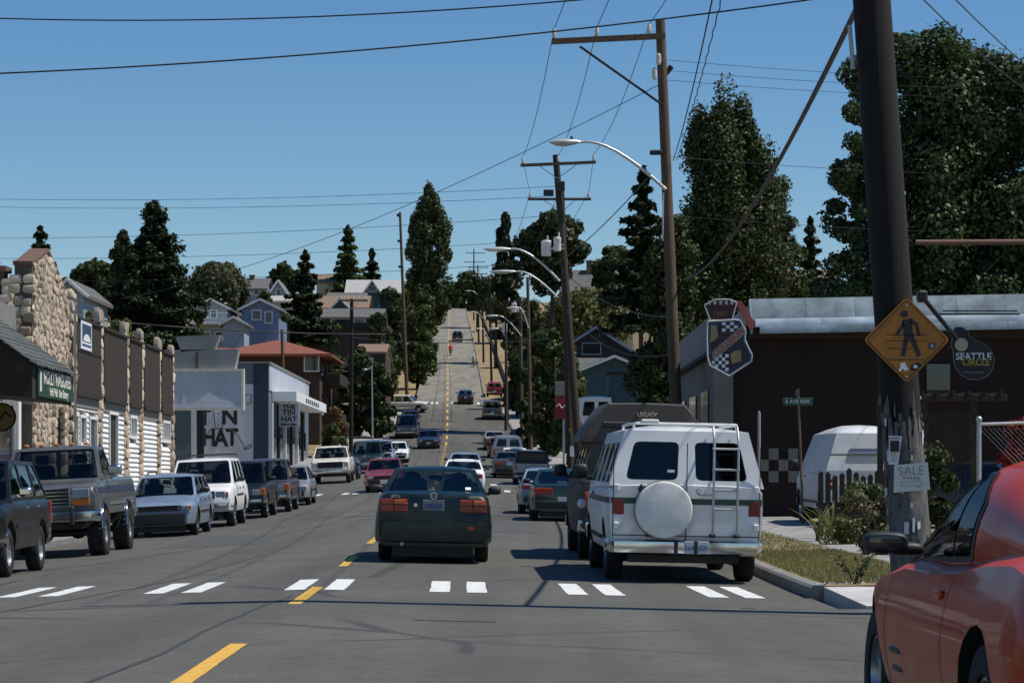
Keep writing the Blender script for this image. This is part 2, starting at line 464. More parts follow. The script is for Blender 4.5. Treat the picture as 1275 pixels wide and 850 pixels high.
M['black'] = plain('black', (0.012, 0.012, 0.013), 0.5)
M['rubber'] = plain('rubber', (0.016, 0.016, 0.017), 0.85, bump=0.3, bscale=60)
M['plastic'] = plain('plastic', (0.02, 0.02, 0.022), 0.55)
M['chrome'] = plain('chrome', (0.62, 0.63, 0.65), 0.14, 1.0, var=0.15)
M['alloy'] = plain('alloy', (0.42, 0.43, 0.44), 0.35, 0.7)
M['seat'] = plain('seat', (0.035, 0.033, 0.032), 0.9)
M['glass'] = glassmat('glass', (0.36, 0.40, 0.39), 0.0)
M['dark_glass'] = glassmat('dark_glass', (0.035, 0.04, 0.042), 0.0)
M['sky_glass'] = glassmat('sky_glass', (0.015, 0.03, 0.035), 0.07, 0.14)
M['pane'] = plain('pane', (0.02, 0.025, 0.03), 0.06, spec=0.8, scale=0.7, var=0.4)
M['lens_red'] = plain('lens_red', (0.40, 0.03, 0.015), 0.2, coat=0.7)
M['lens_orange'] = plain('lens_orange', (0.62, 0.16, 0.03), 0.2, coat=0.7)
M['lens_clear'] = plain('lens_clear', (0.42, 0.45, 0.47), 0.12, 0.3, coat=0.8)
M['plate'] = plain('plate', (0.55, 0.58, 0.62), 0.5)
M['plate_blue'] = plain('plate_blue', (0.05, 0.09, 0.22), 0.5)
M['white'] = plain('white', (0.78, 0.78, 0.76), 0.6, var=0.06)
M['skin'] = plain('skin', (0.45, 0.25, 0.17), 0.6, var=0.06)
M['hair'] = plain('hair', (0.018, 0.012, 0.008), 0.6)
# ---------------------------------------------------------------- ground, road, pavements
ZC = Interp([(-60,0),(0,0),(28,0.0),(36,.05),(50,.15),(65,.30),(80,.5),(101,.88),(115,1.22),(130,1.6),(150,2.25),(181,3.75),(215,6.2),(250,9.4),(300,14.4),(395,24.3),(500,36),(540,40),(570,42),(620,43),(1600,43)])
CL = Interp([(-60,-1.4),(0,-1.85),(16,-2.0),(25,-2.17),(35,-2.38),(46,-2.62),(80,-3.1),(110,-3.5),(150,-4.4),(200,-5.4),(250,-6.7),(395,-10.4),(520,-13.5),(620,-16),(1600,-40)])
XL = Interp([(-60,-9.2),(0,-9.4),(30,-9.6),(100,-9.9),(130,-10.4),(180,-10.5),(215,-10.5),(250,-10.1),(275,-10.5),(395,-13.6),(500,-16.4),(620,-19.5),(1600,-44)])
XR = Interp([(-60,3.4),(0,3.35),(35,3.38),(115,2.45),(170,.95),(230,-.7),(262,-3.0),(300,-4.0),(395,-6.4),(500,-9.4),(620,-12.5),(1600,-36)])
def gz(X, d):
    """road surface height"""
    c = CL(d); z = ZC(d); k = 1 - sstep(110, 180, d)
    if X < c: return z - (0.02 + 0.026 * k * sstep(20, 42, d)) * min(c - X, 8.5)
    return z - 0.02 * min(X - c, 7)
def kerbL(d): return gz(XL(d), d)
def kerbR(d): return gz(XR(d), d)
AL = Interp([(-60,0),(90,0.2),(120,4),(150,7.5),(200,10),(300,11),(450,6),(600,2),(1600,0)])
AR = Interp([(-60,0),(40,0.1),(70,0.5),(100,2),(150,5.5),(200,8),(300,9),(450,5),(600,2),(1600,0)])
def tz(X, d):
    """open ground height beyond the pavements"""
    if X < CL(d):
        e = XL(d) - 3.2 - X
        side = max(e, 0); lift = 0.15 * sstep(25.5, 27.5, d)
        return kerbL(d) + lift + AL(d) * sstep(3, 26, side) + (0.02 * max(side - 40, 0) if d > 60 else 0) * sstep(60, 200, d)
    e = X - XR(d) - 3.2
    side = max(e, 0); lift = 0.15 * sstep(25.5, 27.5, d)
    return kerbR(d) + lift + AR(d) * sstep(4, 26, side)

def drange(a, b):
    out = []; d = a
    while d < b: out.append(d); d += 1.5 if d < 70 else (3 if d < 200 else 6 if d < 650 else 60)
    out.append(b); return out

M['joint'] = plain('joint', (0.075, 0.074, 0.07), .9)
M['patch'] = plain('patch', (0.070, 0.070, 0.066), .85, var=.25, scale=9, bump=.3, bscale=25)
g = MB(); cols = [-900, -500, -300, -200, -140, -100, -80, -65, -52, -42, -34, -27, -22, -17, -12, -8, -4, -2, -.5, 0]
rows = drange(-60, 1600); W = 0
for d in rows:
    L0, R0 = XL(d) - 3.2, XR(d) + 3.2
    line = [(L0 + c, tz(L0 + c, d) - 0.02) for c in cols]
    line += [(L0 + 0.1, gz(XL(d), d) - 0.6), (0.5 * (L0 + R0), gz(CL(d), d) - 0.6), (R0 - 0.1, gz(XR(d), d) - 0.6)]
    line += [(R0 - c, tz(R0 - c, d) - 0.02) for c in cols[::-1]]
    W = len(line)
    g.v += [(x, d, z - (0.03 if d < 26 else 0)) for x, z in line]
for i in range(len(rows) - 1):
    for k in range(W - 1):
        g.f.append([i*W + k, i*W + k + 1, (i+1)*W + k + 1, (i+1)*W + k]); g.mi.append(0)
struct('ground', g, M['grass'], smooth=50, fix=False)

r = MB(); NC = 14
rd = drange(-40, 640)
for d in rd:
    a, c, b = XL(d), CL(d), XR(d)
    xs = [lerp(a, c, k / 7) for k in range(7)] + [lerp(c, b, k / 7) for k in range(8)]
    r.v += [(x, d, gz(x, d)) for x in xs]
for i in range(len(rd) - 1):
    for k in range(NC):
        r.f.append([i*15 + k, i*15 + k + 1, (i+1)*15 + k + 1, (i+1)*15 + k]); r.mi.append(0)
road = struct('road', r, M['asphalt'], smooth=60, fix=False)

sd_ = MB()
for sgn in (-1, 1):
    ds = [-10, 0, 8, 14, 20, 24.9]; o = len(sd_.v)
    for d in ds:
        e = XL(d) if sgn < 0 else XR(d)
        for q in (0, 3, 6, 12, 30, 70): sd_.v.append((e + sgn * q, d, gz(e, d) - 0.004 * q * 0))
    for i in range(len(ds) - 1):
        for k in range(5): sd_.f.append([o + i*6 + k, o + i*6 + k + 1, o + (i+1)*6 + k + 1, o + (i+1)*6 + k]); sd_.mi.append(0)
struct('side_road', sd_, M['asphalt'], smooth=60)

def ribbon(name, pts, w, mat, h=0.004, parent=road, jag=0.0):
    m = MB(); P = [Vector((p[0], p[1])) for p in pts]; Q = []
    for i in range(len(P) - 1):
        n = max(1, int((P[i+1] - P[i]).length / (0.8 if not jag < 0 else .16)))
        for k in range(n): Q.append(P[i].lerp(P[i+1], k / n))
    Q.append(P[-1])
    for i, p in enumerate(Q):
        t = (Q[min(i+1, len(Q)-1)] - Q[max(i-1, 0)]).normalized(); nn = Vector((-t.y, t.x))
        p = p + nn * random.uniform(-abs(jag), abs(jag))
        for s in (-1, 1):
            q = p + nn * (s * w / 2 * random.uniform((0.75 if jag > 0 else .94) if jag else 1, 1)); m.v.append((q.x, q.y, gz(q.x, q.y) + h))
    for i in range(len(Q) - 1): m.f.append([2*i, 2*i+1, 2*i+3, 2*i+2]); m.mi.append(0)
    return m.build(name, mat, parent)

def bars(d0, d1, xs, w):
    for x in xs:
        dm = (d0 + d1) / 2; k = CL.__call__(dm + 5) - CL(dm - 5); k = k / 10
        ribbon('crosswalk_bar', [(x + k*(d0 - dm), d0), (x, dm), (x + k*(d1 - dm), d1)], w, M['white_line'], jag=-.004)
bars(26.95, 29.75, [-7.35,-6.9,-5.7,-5.22,-4.04,-3.62,-2.47,-2.02,-.84,-.42,.71,1.13,2.29,2.7], 0.235)
bars(99.6, 102.4, [(p + q - CX) / 29.7 for p in (343, 390, 437, 484, 531, 578, 625, 672) for q in (-6.6, 6.6)], 0.26)
bars(110.5, 112.5, [mx(614.5, 111)], 0.3)
bars(249, 252, [-9.6,-9.1,-8.3,-7.8,-6.2,-5.6,-4.8,-4.3,-3.5], 0.28)
d = 14.0
while d < 112:
    ribbon('lane_dash', [(CL(d), d), (CL(d + 3.9), d + 3.9)], 0.13, M['yellow_line'], jag=-.004); d += 9.75
d = 114.0
while d < 186:
    ribbon('lane_dot', [(CL(d), d), (CL(d + 1.1), d + 1.1)], 0.16, M['yellow_line'], 0.012); d += 4.0
while d < 540:
    ribbon('lane_dash', [(CL(d), d), (CL(d + 4.5), d + 4.5)], 0.17, M['yellow_line'], 0.01); d += 9.75
ribbon('tar_seam', [(mx(515, 21.4), 21.4), (mx(617, 21.4), 21.35)], 0.09, M['tar'], jag=0.02)
for pts in ([(-7.5, 34), (-5.9, 44), (-4.6, 58), (-4.2, 74)], [(-5.6, 16), (-5.0, 23), (-4.3, 31), (-4.1, 40)], [(-2.6, 14), (-2.45, 17), (-2.5, 21), (-2.35, 25.5)],
            [(-0.3, 60), (0.4, 74), (1.1, 92), (0.2, 103)], [(-9.2, 64), (-6.8, 66), (-3.4, 65.5), (2.2, 66)], [(-9.5, 158), (-4.6, 157), (-0.5, 158)], [(-4.0,150),(-3.0,172),(-2.4,200)]):
    ribbon('tar_seam', pts, 0.045, M['tar'], jag=0.03)

for (x0, x1, d0, d1) in ((-6.8, -4.9, 46, 53), (-.9, .6, 52, 61), (-8.0, -6.0, 20, 24.5)):
    m = MB(); n = 6; secs = []
    for i in range(n + 1):
        d = lerp(d0, d1, i/n); xs = [lerp(x0, x1, k/5) + random.uniform(-.03, .03) for k in range(6)]; secs.append([(x, d, gz(x, d) + .004) for x in xs])
    m.loft(secs, closed=False, caps=False); m.build('asphalt_patch', M['patch'], road)
d = 257.0
while d < 540:
    ribbon('pavement_joint', [(XL(d) + .1, d), (CL(d), d), (XR(d) - .1, d)], 0.10 if d < 400 else .16, M['joint'], .006); d += random.choice((6.1, 6.1, 12.2))
# kerbs and pavements
def kerb(name, f, sgn, d0, d1):
    m = MB(); secs = []; d = d0
    while True:
        x = f(d); z = gz(x, d)
        secs.append([(x, d, z - .3), (x, d, z + .12), (x + sgn*.03, d, z + .15), (x + sgn*.16, d, z + .15), (x + sgn*.16, d, z - .3)])
        if d >= d1: break
        d = min(d + 2, d1)
    m.loft(secs); return struct(name, m, M['kerb'])
kerb('kerb_left', XL, -1, 30, 94); kerb('kerb_left_far', XL, -1, 101, 246)
kerb('kerb_right', XR, 1, 27.2, 240); kerb('kerb_hill_left', XL, -1, 262, 600); kerb('kerb_hill_right', XR, 1, 264, 600)
def walk(name, f, sgn, d0, d1, a, b, slab=None, mat='concrete'):
    base = MB(); secs = []; d = d0; parent = None
    while True:
        x = f(d); z = gz(x, d) + .146 - (.012 if slab else 0)
        secs.append([(x + sgn*a, d, z), (x + sgn*b, d, z + .03), (x + sgn*b, d, z - .3), (x + sgn*a, d, z - .3)])
        if d >= d1: break
        d = min(d + 2.5, d1)
    base.loft(secs); w = struct(name, base, M[mat])
    if slab:
        d = d0
        while d < min(slab, d1) - 1:
            m = MB(); e = d + 1.5; dz = random.uniform(-.004, .006); sl_ = random.uniform(-.004, .004)
            sec = []
            for q in (d + .012, e - .012):
                x = f(q); z = gz(x, q) + .146 + dz + (sl_ if q > d + 1 else 0)
                sec.append([(x + sgn*(a + .01), q, z), (x + sgn*(b - .01), q, z + .03), (x + sgn*(b - .01), q, z - .06), (x + sgn*(a + .01), q, z - .06)])
            m.loft(sec); m.build('slab', M[mat], w); d = e
    return w
walk('pavement_left', XL, -1, 30, 94, .165, 3.3); walk('pavement_left_far', XL, -1, 101, 246, .165, 3.3, slab=180)
walk('pavement_right', XR, 1, 27.2, 62, 1.75, 3.9, slab=62)
walk('pavement_right_far', XR, 1, 62.02, 240, .165, 3.3)
walk('grass_verge', XR, 1, 27.2, 62, .165, 1.74, mat='grass')
# kerb ramp at the corner
m = MB()
def rz(x, d): return gz(XR(d), d)
m.loft([[(XR(27.2) + .1, 27.6, rz(0, 27) + .155), (XR(27) + 2.2, 28.6, rz(0, 27) + .19), (XR(27) + 2.2, 28.6, rz(0, 27) - .2), (XR(27.2) + .1, 27.6, rz(0, 27) - .2)],
        [(XR(25) + .35, 25.3, rz(0, 25) + .012), (XR(25) + 2.3, 25.3, rz(0, 25) + .03), (XR(25) + 2.3, 25.3, rz(0, 25) - .3), (XR(25) + .35, 25.3, rz(0, 25) - .3)]])
struct('kerb_ramp', m, M['ramp'])
m = MB(); m.loft([[(XR(25)+2.31, 25.3, rz(0,25) + .02), (XR(25)+9, 25.6, rz(0,25)+.15), (XR(25)+9, 25.6, -.3), (XR(25)+2.31, 25.3, -.3)],
                  [(XR(25)+2.21, 28.6, rz(0,25) + .2), (XR(25)+9, 28.6, rz(0,25)+.22), (XR(25)+9, 28.6, -.3), (XR(25)+2.21, 28.6, -.3)]])
struct('corner_pavement', m, M['concrete'])
# side lane and pavement on the hill, left of the street
m = MB(); secs = []
for d in range(246, 420, 6):
    x = lerp(XL(d) - 5.0, XL(d) - 8.5, (d - 246) / 170); z = tz(x, d) - (0.2 if d < 250 else 0)
    secs.append([(x - 1.9, d, z + .12), (x + 1.9, d, z + .12), (x + 1.9, d, z - 1), (x - 1.9, d, z - 1)])
m.loft(secs); struct('side_lane', m, M['concrete'])

# dry grass tufts on the verge near the camera
def tuft_mesh(pts, h, w):
    n = len(pts); P = np.array(pts); a = rng.uniform(0, 2*np.pi, n); hh = rng.uniform(.5, 1, n) * h; l = rng.normal(0, .35, (n, 2)) * hh[:, None]
    dx = np.stack([np.cos(a), np.sin(a), 0*a], 1) * w
    top = P + np.stack([l[:, 0], l[:, 1], hh], 1)
    v = np.stack([P - dx, P + dx, top], 1).reshape(-1, 3)
    me = bpy.data.meshes.new('grass_blades'); me.vertices.add(3*n); me.vertices.foreach_set('co', v.ravel())
    me.loops.add(3*n); me.loops.foreach_set('vertex_index', np.arange(3*n)); me.polygons.add(n); me.polygons.foreach_set('loop_start', np.arange(n)*3)
    me.update(calc_edges=True); return me
pts = []
for _ in range(26000):
    d = random.uniform(27.4, 62) if random.random() < .5 else random.uniform(27.4, 38); x = XR(d) + random.uniform(.17, 1.74)
    pts.append((x, d, gz(XR(d), d) + .15 + .02 * (x - XR(d))))
M['blade'] = leafmat('blade', (0.07, 0.10, 0.025), (0.30, 0.26, 0.11), 0.2)
me = tuft_mesh(pts, .055, .006); me.materials.append(M['blade'])
o = obj('verge_grass', me); o['kind'] = 'stuff'; o['label'] = 'dry yellow green grass on the verge beside the kerb'; o['category'] = 'grass'
# ---------------------------------------------------------------- vehicles
_wheel = {}
def wheel_meshes(r, w, style):
    k = (r, w, style)
    if k in _wheel: return _wheel[k]
    t = MB(); h = w / 2; ri = r * (0.58 if style != 'big' else 0.5)
    t.lathe([(-h*.6, ri), (-h*.92, ri*1.06), (-h, r*.80), (-h*.93, r*.94), (-h*.72, r*.99), (0, r), (h*.72, r*.99), (h*.93, r*.94), (h, r*.80), (h*.92, ri*1.06), (h*.6, ri)], 28)
    if style == 'big':
        for i in range(28):
            a = 2*math.pi*i/28
            for sx in (-1, 1):
                t.box((sx*h*.62, math.cos(a + sx*.06)*r*.995, math.sin(a + sx*.06)*r*.995), (h*.6, .045, .03), Matrix.Rotation(a - math.pi/2, 3, 'X'))
    tm = t.mesh('tyre', M['rubber'], smooth=50)
    q = MB(); q.lathe([(h*.55, ri*1.02), (h*.80, ri*1.0), (h*.82, ri*.94), (h*.5, ri*.88), (h*.1, ri*.85)], 24)
    if style == 'steel' or style == 'big':
        q.lathe([(h*.1, ri*.86), (h*.3, ri*.66), (h*.42, ri*.5), (h*.34, ri*.34), (h*.6, ri*.3), (h*.66, ri*.2), (h*.66, 0.001)], 20)
        for i in range(8):
            a = 2*math.pi*i/8; q.cur = 1; q.cyl((h*.37, math.cos(a)*ri*.58, math.sin(a)*ri*.58), (h*.385, math.cos(a)*ri*.58, math.sin(a)*ri*.58), ri*.07, n=8)
        q.cur = 0
    else:
        q.cur = 1; q.lathe([(h*.1, ri*.87), (h*.12, 0.001)], 18); q.cur = 0
        q.lathe([(h*.3, ri*.3), (h*.62, ri*.26), (h*.68, ri*.12), (h*.68, 0.001)], 14)
        for i in range(5 if style == 'alloy' else 7):
            a = 2*math.pi*i/(5 if style == 'alloy' else 7)
            q.bbox((h*.45, math.cos(a)*ri*.58, math.sin(a)*ri*.58), (h*.28, ri*.24 if style == 'alloy' else ri*.16, ri*.68), .012, Matrix.Rotation(a - math.pi/2, 3, 'X'))
    rm = q.mesh('rim', [M['chrome'] if style == 'steel' else M['alloy'], M['black']], smooth=40)
    _wheel[k] = (tm, rm); return _wheel[k]

class Car:
    def __init__(c, name, label, cat, S, col, X, d, away=True, yaw=0.0, group=None, glass=None, flat=False):
        c.S = S; c.L, c.W, c.H = S['L'], S['W'], S['H']; c.col = col
        c.glass = glass or M['glass']
        L = c.L; dc = d + L/2
        # frame on the road surface
        k = (CL(dc + 4) - CL(dc - 4)) / 8
        f = Vector((k, 1, 0)); f.normalize(); f.rotate(Matrix.Rotation(yaw, 3, 'Z'))
        rt = Vector((f.y, -f.x, 0))
        Xc = X + k * (L/2); P = Vector((Xc, dc)); h = lambda q: gz(q.x, q.y)
        p = Vector((Xc, dc, 0)); zf = h((p + f*1.3).xy); zr = h((p - f*1.3).xy); z1 = h((p + rt*.7).xy); z0 = h((p - rt*.7).xy)
        F3 = Vector((f.x, f.y, (zf - zr) / 2.6)).normalized(); R3 = Vector((rt.x, rt.y, (z1 - z0) / 1.4)).normalized()
        U3 = R3.cross(F3).normalized(); R3 = F3.cross(U3)
        if not away: F3 = -F3; R3 = -R3
        z = (zf + zr + z0 + z1) / 4
        m = Matrix((R3, F3, U3)).transposed().to_4x4(); m.translation = (Xc, dc, z)
        c.o = thing(name, label, cat, group=group); c.o.matrix_world = m; c.M = m
        c.make()
    # -- surface functions; u runs from the front bumper to the tail
    def top(c, u): return float(np.interp(u, [p[0] for p in c.S['top']], [p[1] for p in c.S['top']]))
    def hw(c, u):
        S = c.S; ef, er = S.get('ef', .10), S.get('er', .06); l = S.get('nose', .5)
        return c.W/2 - ef * max(0, 1 - u/l)**2 - er * max(0, 1 - (c.L - u)/.4)**2
    def zbot(c, u):
        S = c.S; s = S['sill']; b = S.get('fb', s + .04)
        z = float(np.interp(u, [0, .3, .6, c.L - .6, c.L - .3, c.L], [b, b, s, s, S.get('rb', b), S.get('rb', b)])); return z
    def sidex(c, u, z):
        zm = c.S.get('zm', .58) * c.top(c.L*.5); zt = c.top(c.L*.5); s = c.S['sill']; w = c.hw(u)
        if z < zm: return w - c.S.get('tuck', .05) * ((zm - z) / (zm - s))**2
        return w - c.S.get('lean', .05) * min(1.3, (z - zm) / max(.05, zt - zm))**2
    def Y(c, u): return c.L/2 - u
    def make(c):
        S = c.S; L = c.L; wr = S['wr']; ra = wr * S.get('ra', 1.16); o = c.o
        us = list(np.linspace(0, L, 25)) + [.04, .1, .2, L - .04, L - .1] + [p[0] for p in S['top']]
        arches = [S['fo'], S['fo'] + S['wb']]; spec = []
        for a in arches:
            for k in range(11):
                t = math.pi * k / 10; spec.append((a - ra*math.cos(t), S.get('az', wr) + ra*math.sin(t)*S.get('ah', 1.0)))
        us = [u for u in us if 0 <= u <= L and not any(abs(u - a) < ra + .01 for a in arches)]
        st = [(u, c.zbot(u)) for u in us] + spec
        for a in arches: st += [(a - ra - .003, c.zbot(a - ra)), (a + ra + .003, c.zbot(a + ra))]
        st = sorted(st); b = MB(); secs = []
        for u, zb in st:
            zt = c.top(u); zb = min(zb, zt - .16); zs = [max(lerp(S['sill'] + .05, zt - .08, k/7), zb + .03 + .004*k) for k in range(8)]; zs = [zb + .03] + [min(z, zt - .075 + .002*k) for k, z in enumerate(zs)]
            R_ = [(c.sidex(u, zb) - .09, zb)] + [(c.sidex(u, z), z) for z in zs] + [(c.sidex(u, zt) - .022*S.get('sh', 1), zt - .028), (c.sidex(u, zt) - .075*S.get('sh', 1), zt)]
            cr = S.get('crown', .03) * (1 if u > .15 else .4)
            R_.append((c.hw(u) * .55, zt + cr * .8))
            pts = R_ + [(0, zt + cr)] + [(-x, z) for x, z in R_[::-1]]
            secs.append([(x, c.Y(u), z) for x, z in pts])
        n = len(secs[0]); o0 = len(b.f); b.loft(secs)
        for i in range(len(secs) - 1):
            b.mi[o0 + i*n + n - 1] = 1
            if min(st[i][1], st[i+1][1]) > c.zbot(st[i][0]) + .06: b.mi[o0 + i*n] = 1; b.mi[o0 + i*n + n - 2] = 1
        c.body = b.build('body', [c.col, M['black']], o, smooth=38)
        pbox('underbody', M['black'], o, (0, c.Y(L*.5), S['sill'] + .07 - S.get('ub', .05)), (c.W - 2*S['ww'] - .12, L*.92, .26))
        for a in arches:
            for s in (-1, 1):
                q = MB(); rr = ra*.985; xo, xi = s*(c.sidex(a, wr) - .03), s*(c.W/2 - S['ww'] - .10)
                P = [(c.Y(a) - rr*math.cos(t), S.get('az', wr) + rr*math.sin(t)*S.get('ah', 1.0)) for t in [math.pi*k/12 for k in range(13)]]
                q.loft([[(xo, y, z) for y, z in P], [(xi, y, z) for y, z in P]], closed=False, caps=False); q.add([(xi, y, z) for y, z in P], [tuple(range(13))]); q.build('wheel_well', M['black'], o)
        c.wheels()
        if S.get('cabin', True): c.cabin()
        c.ends()
    def wheels(c):
        S = c.S; tm, rm = wheel_meshes(S['wr'], S['ww'], S.get('rim', 'steel'))
        for u in (S['fo'], S['fo'] + S['wb']):
            for s in (-1, 1):
                mm = Matrix.Translation((s * (c.W/2 - S['ww']/2 - S.get('win', .03)), c.Y(u), S['wr'])) @ Matrix.Rotation(0 if s > 0 else math.pi, 4, 'Z')
                w = obj('wheel', tm, c.o, mm); obj('rim', rm, w)
    def cabin(c):
        S = c.S; o = c.o; u0, u1, u2, u3 = S['cab']; wc = S.get('wc', c.W/2 - .075); wt = wc - S.get('tum', .16); Hr = c.H - S.get('rc', .05)
        zb = lambda u: c.top(min(max(u, u0), u3)) - .012
        c.wc, c.wt, c.Hr = wc, wt, Hr
        xx = lambda t: lerp(wc, wt, t**1.15)
        fr = MB()
        def side(s): return lambda u, t, q: (s * (xx(t) - q), c.Y(u), lerp(zb(u), Hr, t))
        def fro(v, t, q): u = lerp(u0, u1, t); return (v * xx(t) * (1 - .0), c.Y(u) - q, lerp(zb(u), Hr, t))
        def rea(v, t, q): u = lerp(u3, u2, t); return (v * xx(t), c.Y(u) + q, lerp(zb(u), Hr, t))
        fl = lambda t: lerp(u0, u1, t); rl = lambda t: lerp(u3, u2, t); wins = []
        cuts = S['pil']                                   # pillar positions between the side windows
        t0, t1 = S.get('wt0', .05), S.get('wt1', .90); ap, cp = S.get('ap', .10), S.get('cp', .12)
        lefts = [lambda t: fl(t) + ap] + [(lambda t, q=q: q + .045) for q in cuts]
        rights = [(lambda t, q=q: q - .045) for q in cuts] + [(lambda t: lerp(*S['rline'], t)) if 'rline' in S else (lambda t: rl(t) - cp)]
        skip = S.get('blind', ())
        for i, (a, b) in enumerate(zip(lefts, rights)):
            if i in skip: continue
            tt = t1
            while tt > t0 + .1 and b(tt) - a(tt) < .05: tt -= .05
            wins.append(rnd([(a(t0), t0), (b(t0), t0), (b(tt), tt), (a(tt), tt)], .06))
        out = [(u0, 0), (u3, 0), (u2, 1), (u1, 1)]
        panes = []
        for s in (-1, 1):
            f, p = panel(out, wins, side(s)); fr.add(f.v, f.f); panes += [(q, c.S.get('side_glass', c.glass)) for q in p]
        e = S.get('fm', .07)
        f, p = panel([(-1, 0), (1, 0), (1, 1), (-1, 1)], [rnd([(-1+e, .05), (1-e, .05), (1-e, .93), (-1+e, .93)], .08)], fro); fr.add(f.v, f.f); panes += [(q, M['glass']) for q in p]
        rw = S.get('rearwin', [[(-1+.09, .08), (1-.09, .08), (1-.09, .88), (-1+.09, .88)]])
        f, p = panel([(-1, 0), (1, 0), (1, 1), (-1, 1)], [rnd(w, .09) for w in rw], rea); fr.add(f.v, f.f); panes += [(q, c.S.get('rear_glass', c.glass)) for q in p]
        fr.build('cabin_frame', c.col, o, smooth=25)
        for q, m in panes: q.build('window', m, o, fix=False)
        rf = MB(); K = 8; secs = []
        for i in range(13):
            p = i / 12; u = lerp(u1, u2, p); k = max(0, math.sin(math.pi * p))**.4
            secs.append([(v * wt, c.Y(u), Hr + S.get('rc', .05) * k * (1 - abs(v)**S.get('rp', 2.6))) for v in [-1, -.97, -.9, -.75, -.45, 0, .45, .75, .9, .97, 1]])
        rf.loft(secs, closed=False, caps=False)
        c.roof = rf.build('roof', S.get('roof_mat', c.col), o, smooth=50)
        # inside
        bz = c.top((u0 + u3)/2); ii = MB(); ii.box((0, c.Y((u0 + .12 + u3 - .05)/2), bz + .006), (2*wc - .12, u3 - u0 - .2, .02)); ii.build('interior', M['seat'], o)
        if S.get('seats', True):
            for su in S.get('seat_u', [u0 + 1.15]):
                for s in (-1, 1):
                    q = MB(); q.bbox((s*.36, c.Y(su), bz + .10), (.46, .13, .32), .05); q.bbox((s*.36, c.Y(su + .03), min(bz + .36, Hr - .14)), (.26, .09, .17), .04); q.build('seat', M['seat'], o)
            q = MB(); P = []
            for k in range(13):
                a = 2*math.pi*k/12; P.append((-.36 + .18*math.cos(a), c.Y(u0 + .62) - .09*math.sin(a), bz + .03 + .16*math.sin(a)))
            q.tube(P, .015, 6); q.build('steering_wheel', M['plastic'], o)
        for s in (-1, 1):                                     # mirrors, handles, seams
            if S.get('mirror', True):
                q = MB(); mu = u0 + S.get('mu', .42); mw, mh = S.get('msz', (.20, .13))
                (q.bbox((s*(wc + .05 + mw/2), c.Y(mu), zb(mu) + S.get('mz', .05) + mh/2), (mw, .13, mh), .03) if 'mirror_mat' in S else q.super((s*(wc + S.get('mo', .05) + mw/2), c.Y(mu), zb(mu) + S.get('mz', .05) + mh/2), (mw/2, .075, mh/2), .62)); q.box((s*(wc + .03), c.Y(mu), zb(mu) + .06), (.1, .05, .04))
                q.build('mirror', S.get('mirror_mat', M['plastic']), o, smooth=40)
            for u in S.get('seams', [u0 + .12] + list(cuts)):
                seam = MB(); c.strip(seam, s, u - .006, u + .006, c.zbot(u) + .05, c.top(u) - .04); seam.build('door_seam', M['black'], o)
            for u in S.get('handles', [q + .0 for q in cuts]):
                z = c.top(u) - .14; q = MB(); q.bbox((s*(c.sidex(u - .16, z) + .008), c.Y(u - .16), z), (.03, .16, .035), .01); q.build('door_handle', S.get('handle_mat', M['plastic']), o)
            if S.get('molding'):
                z0, z1, mm = S['molding']; q = MB(); c.strip(q, s, S['fo'] + S['wr']*1.3, S['fo'] + S['wb'] - S['wr']*1.3, z0, z1, .012); q.build('side_molding', mm, o)
    def strip(c, mb, s, ua, ub, z0, z1, off=.003, n=6):
        zs = [lerp(z0, z1, i/n) for i in range(n+1)]; k = max(1, int((ub - ua)/.25)); us = [lerp(ua, ub, i/k) for i in range(k+1)]
        for i in range(k):
            for j in range(n):
                q = [(us[i], zs[j]), (us[i+1], zs[j]), (us[i+1], zs[j+1]), (us[i], zs[j+1])]
                mb.add([(s*(c.sidex(a, z) + off), c.Y(a), z) for a, z in q], [(0, 1, 2, 3)])
    def bumper(c, front, z0, z1, dep, mat, wrap=.5, over=0.0):
        w = c.hw(0 if front else c.L) + .02 + over; secs = []; sg = 1 if front else -1; ye = c.L/2
        path = [(-w - .0, -wrap), (-w - .01, -.12), (-w + .08, dep*.55), (-w*.6, dep*.95), (0, dep), (w*.6, dep*.95), (w - .08, dep*.55), (w + .01, -.12), (w, -wrap)]
        path = [(x if abs(x) < w - .01 else math.copysign(max(w, c.W/2 + .012 + over), x) if y <= -.3 else x, y) for x, y in path]
        m = MB()
        for x, y in path:
            Yp = sg * (ye + y); i = .07 * sg
            secs.append([(x*.985, Yp - i, z0), (x, Yp, z0 + .025), (x, Yp + sg*.006, (z0+z1)/2), (x, Yp, z1 - .025), (x*.985, Yp - i, z1)])
        m.loft(secs); return m.build('bumper', mat, c.o, smooth=45)
    def onface(c, front, name, x0, x1, z0, z1, mat, dep=.02, b=.012, uoff=0.0, both=True):
        sg = 1 if front else -1; out = []
        for s in ((-1, 1) if both else (1,)):
            a, b_ = (x0, x1) if both else (x0, x1)
            q = MB(); q.bbox((s*(a + b_)/2, sg*(c.L/2 - uoff + dep/2 - .03), (z0 + z1)/2), (abs(b_ - a), dep + .06, z1 - z0), b); out.append(q.build(name, mat, c.o))
        return out
    def plate(c, front, z, txt=None, w=.31, h=.155, x=0, off=.02, mat='plate', tm='plate_blue', uoff=0.0):
        sg = 1 if front else -1; y = sg*(c.L/2 + off - uoff)
        p = pbox('number_plate', M[mat], c.o, (x, y, z), (w, .012, h), .004)
        if txt:
            m = Matrix.Translation((x, y + sg*.007, z - .008)) @ Matrix.Rotation(math.pi if front else 0, 4, 'Z') @ Matrix.Rotation(R(90), 4, 'X')
            text_on(p, txt, .098, M[tm], m, bold=.002, sx=.82, ext=.001)
        return p
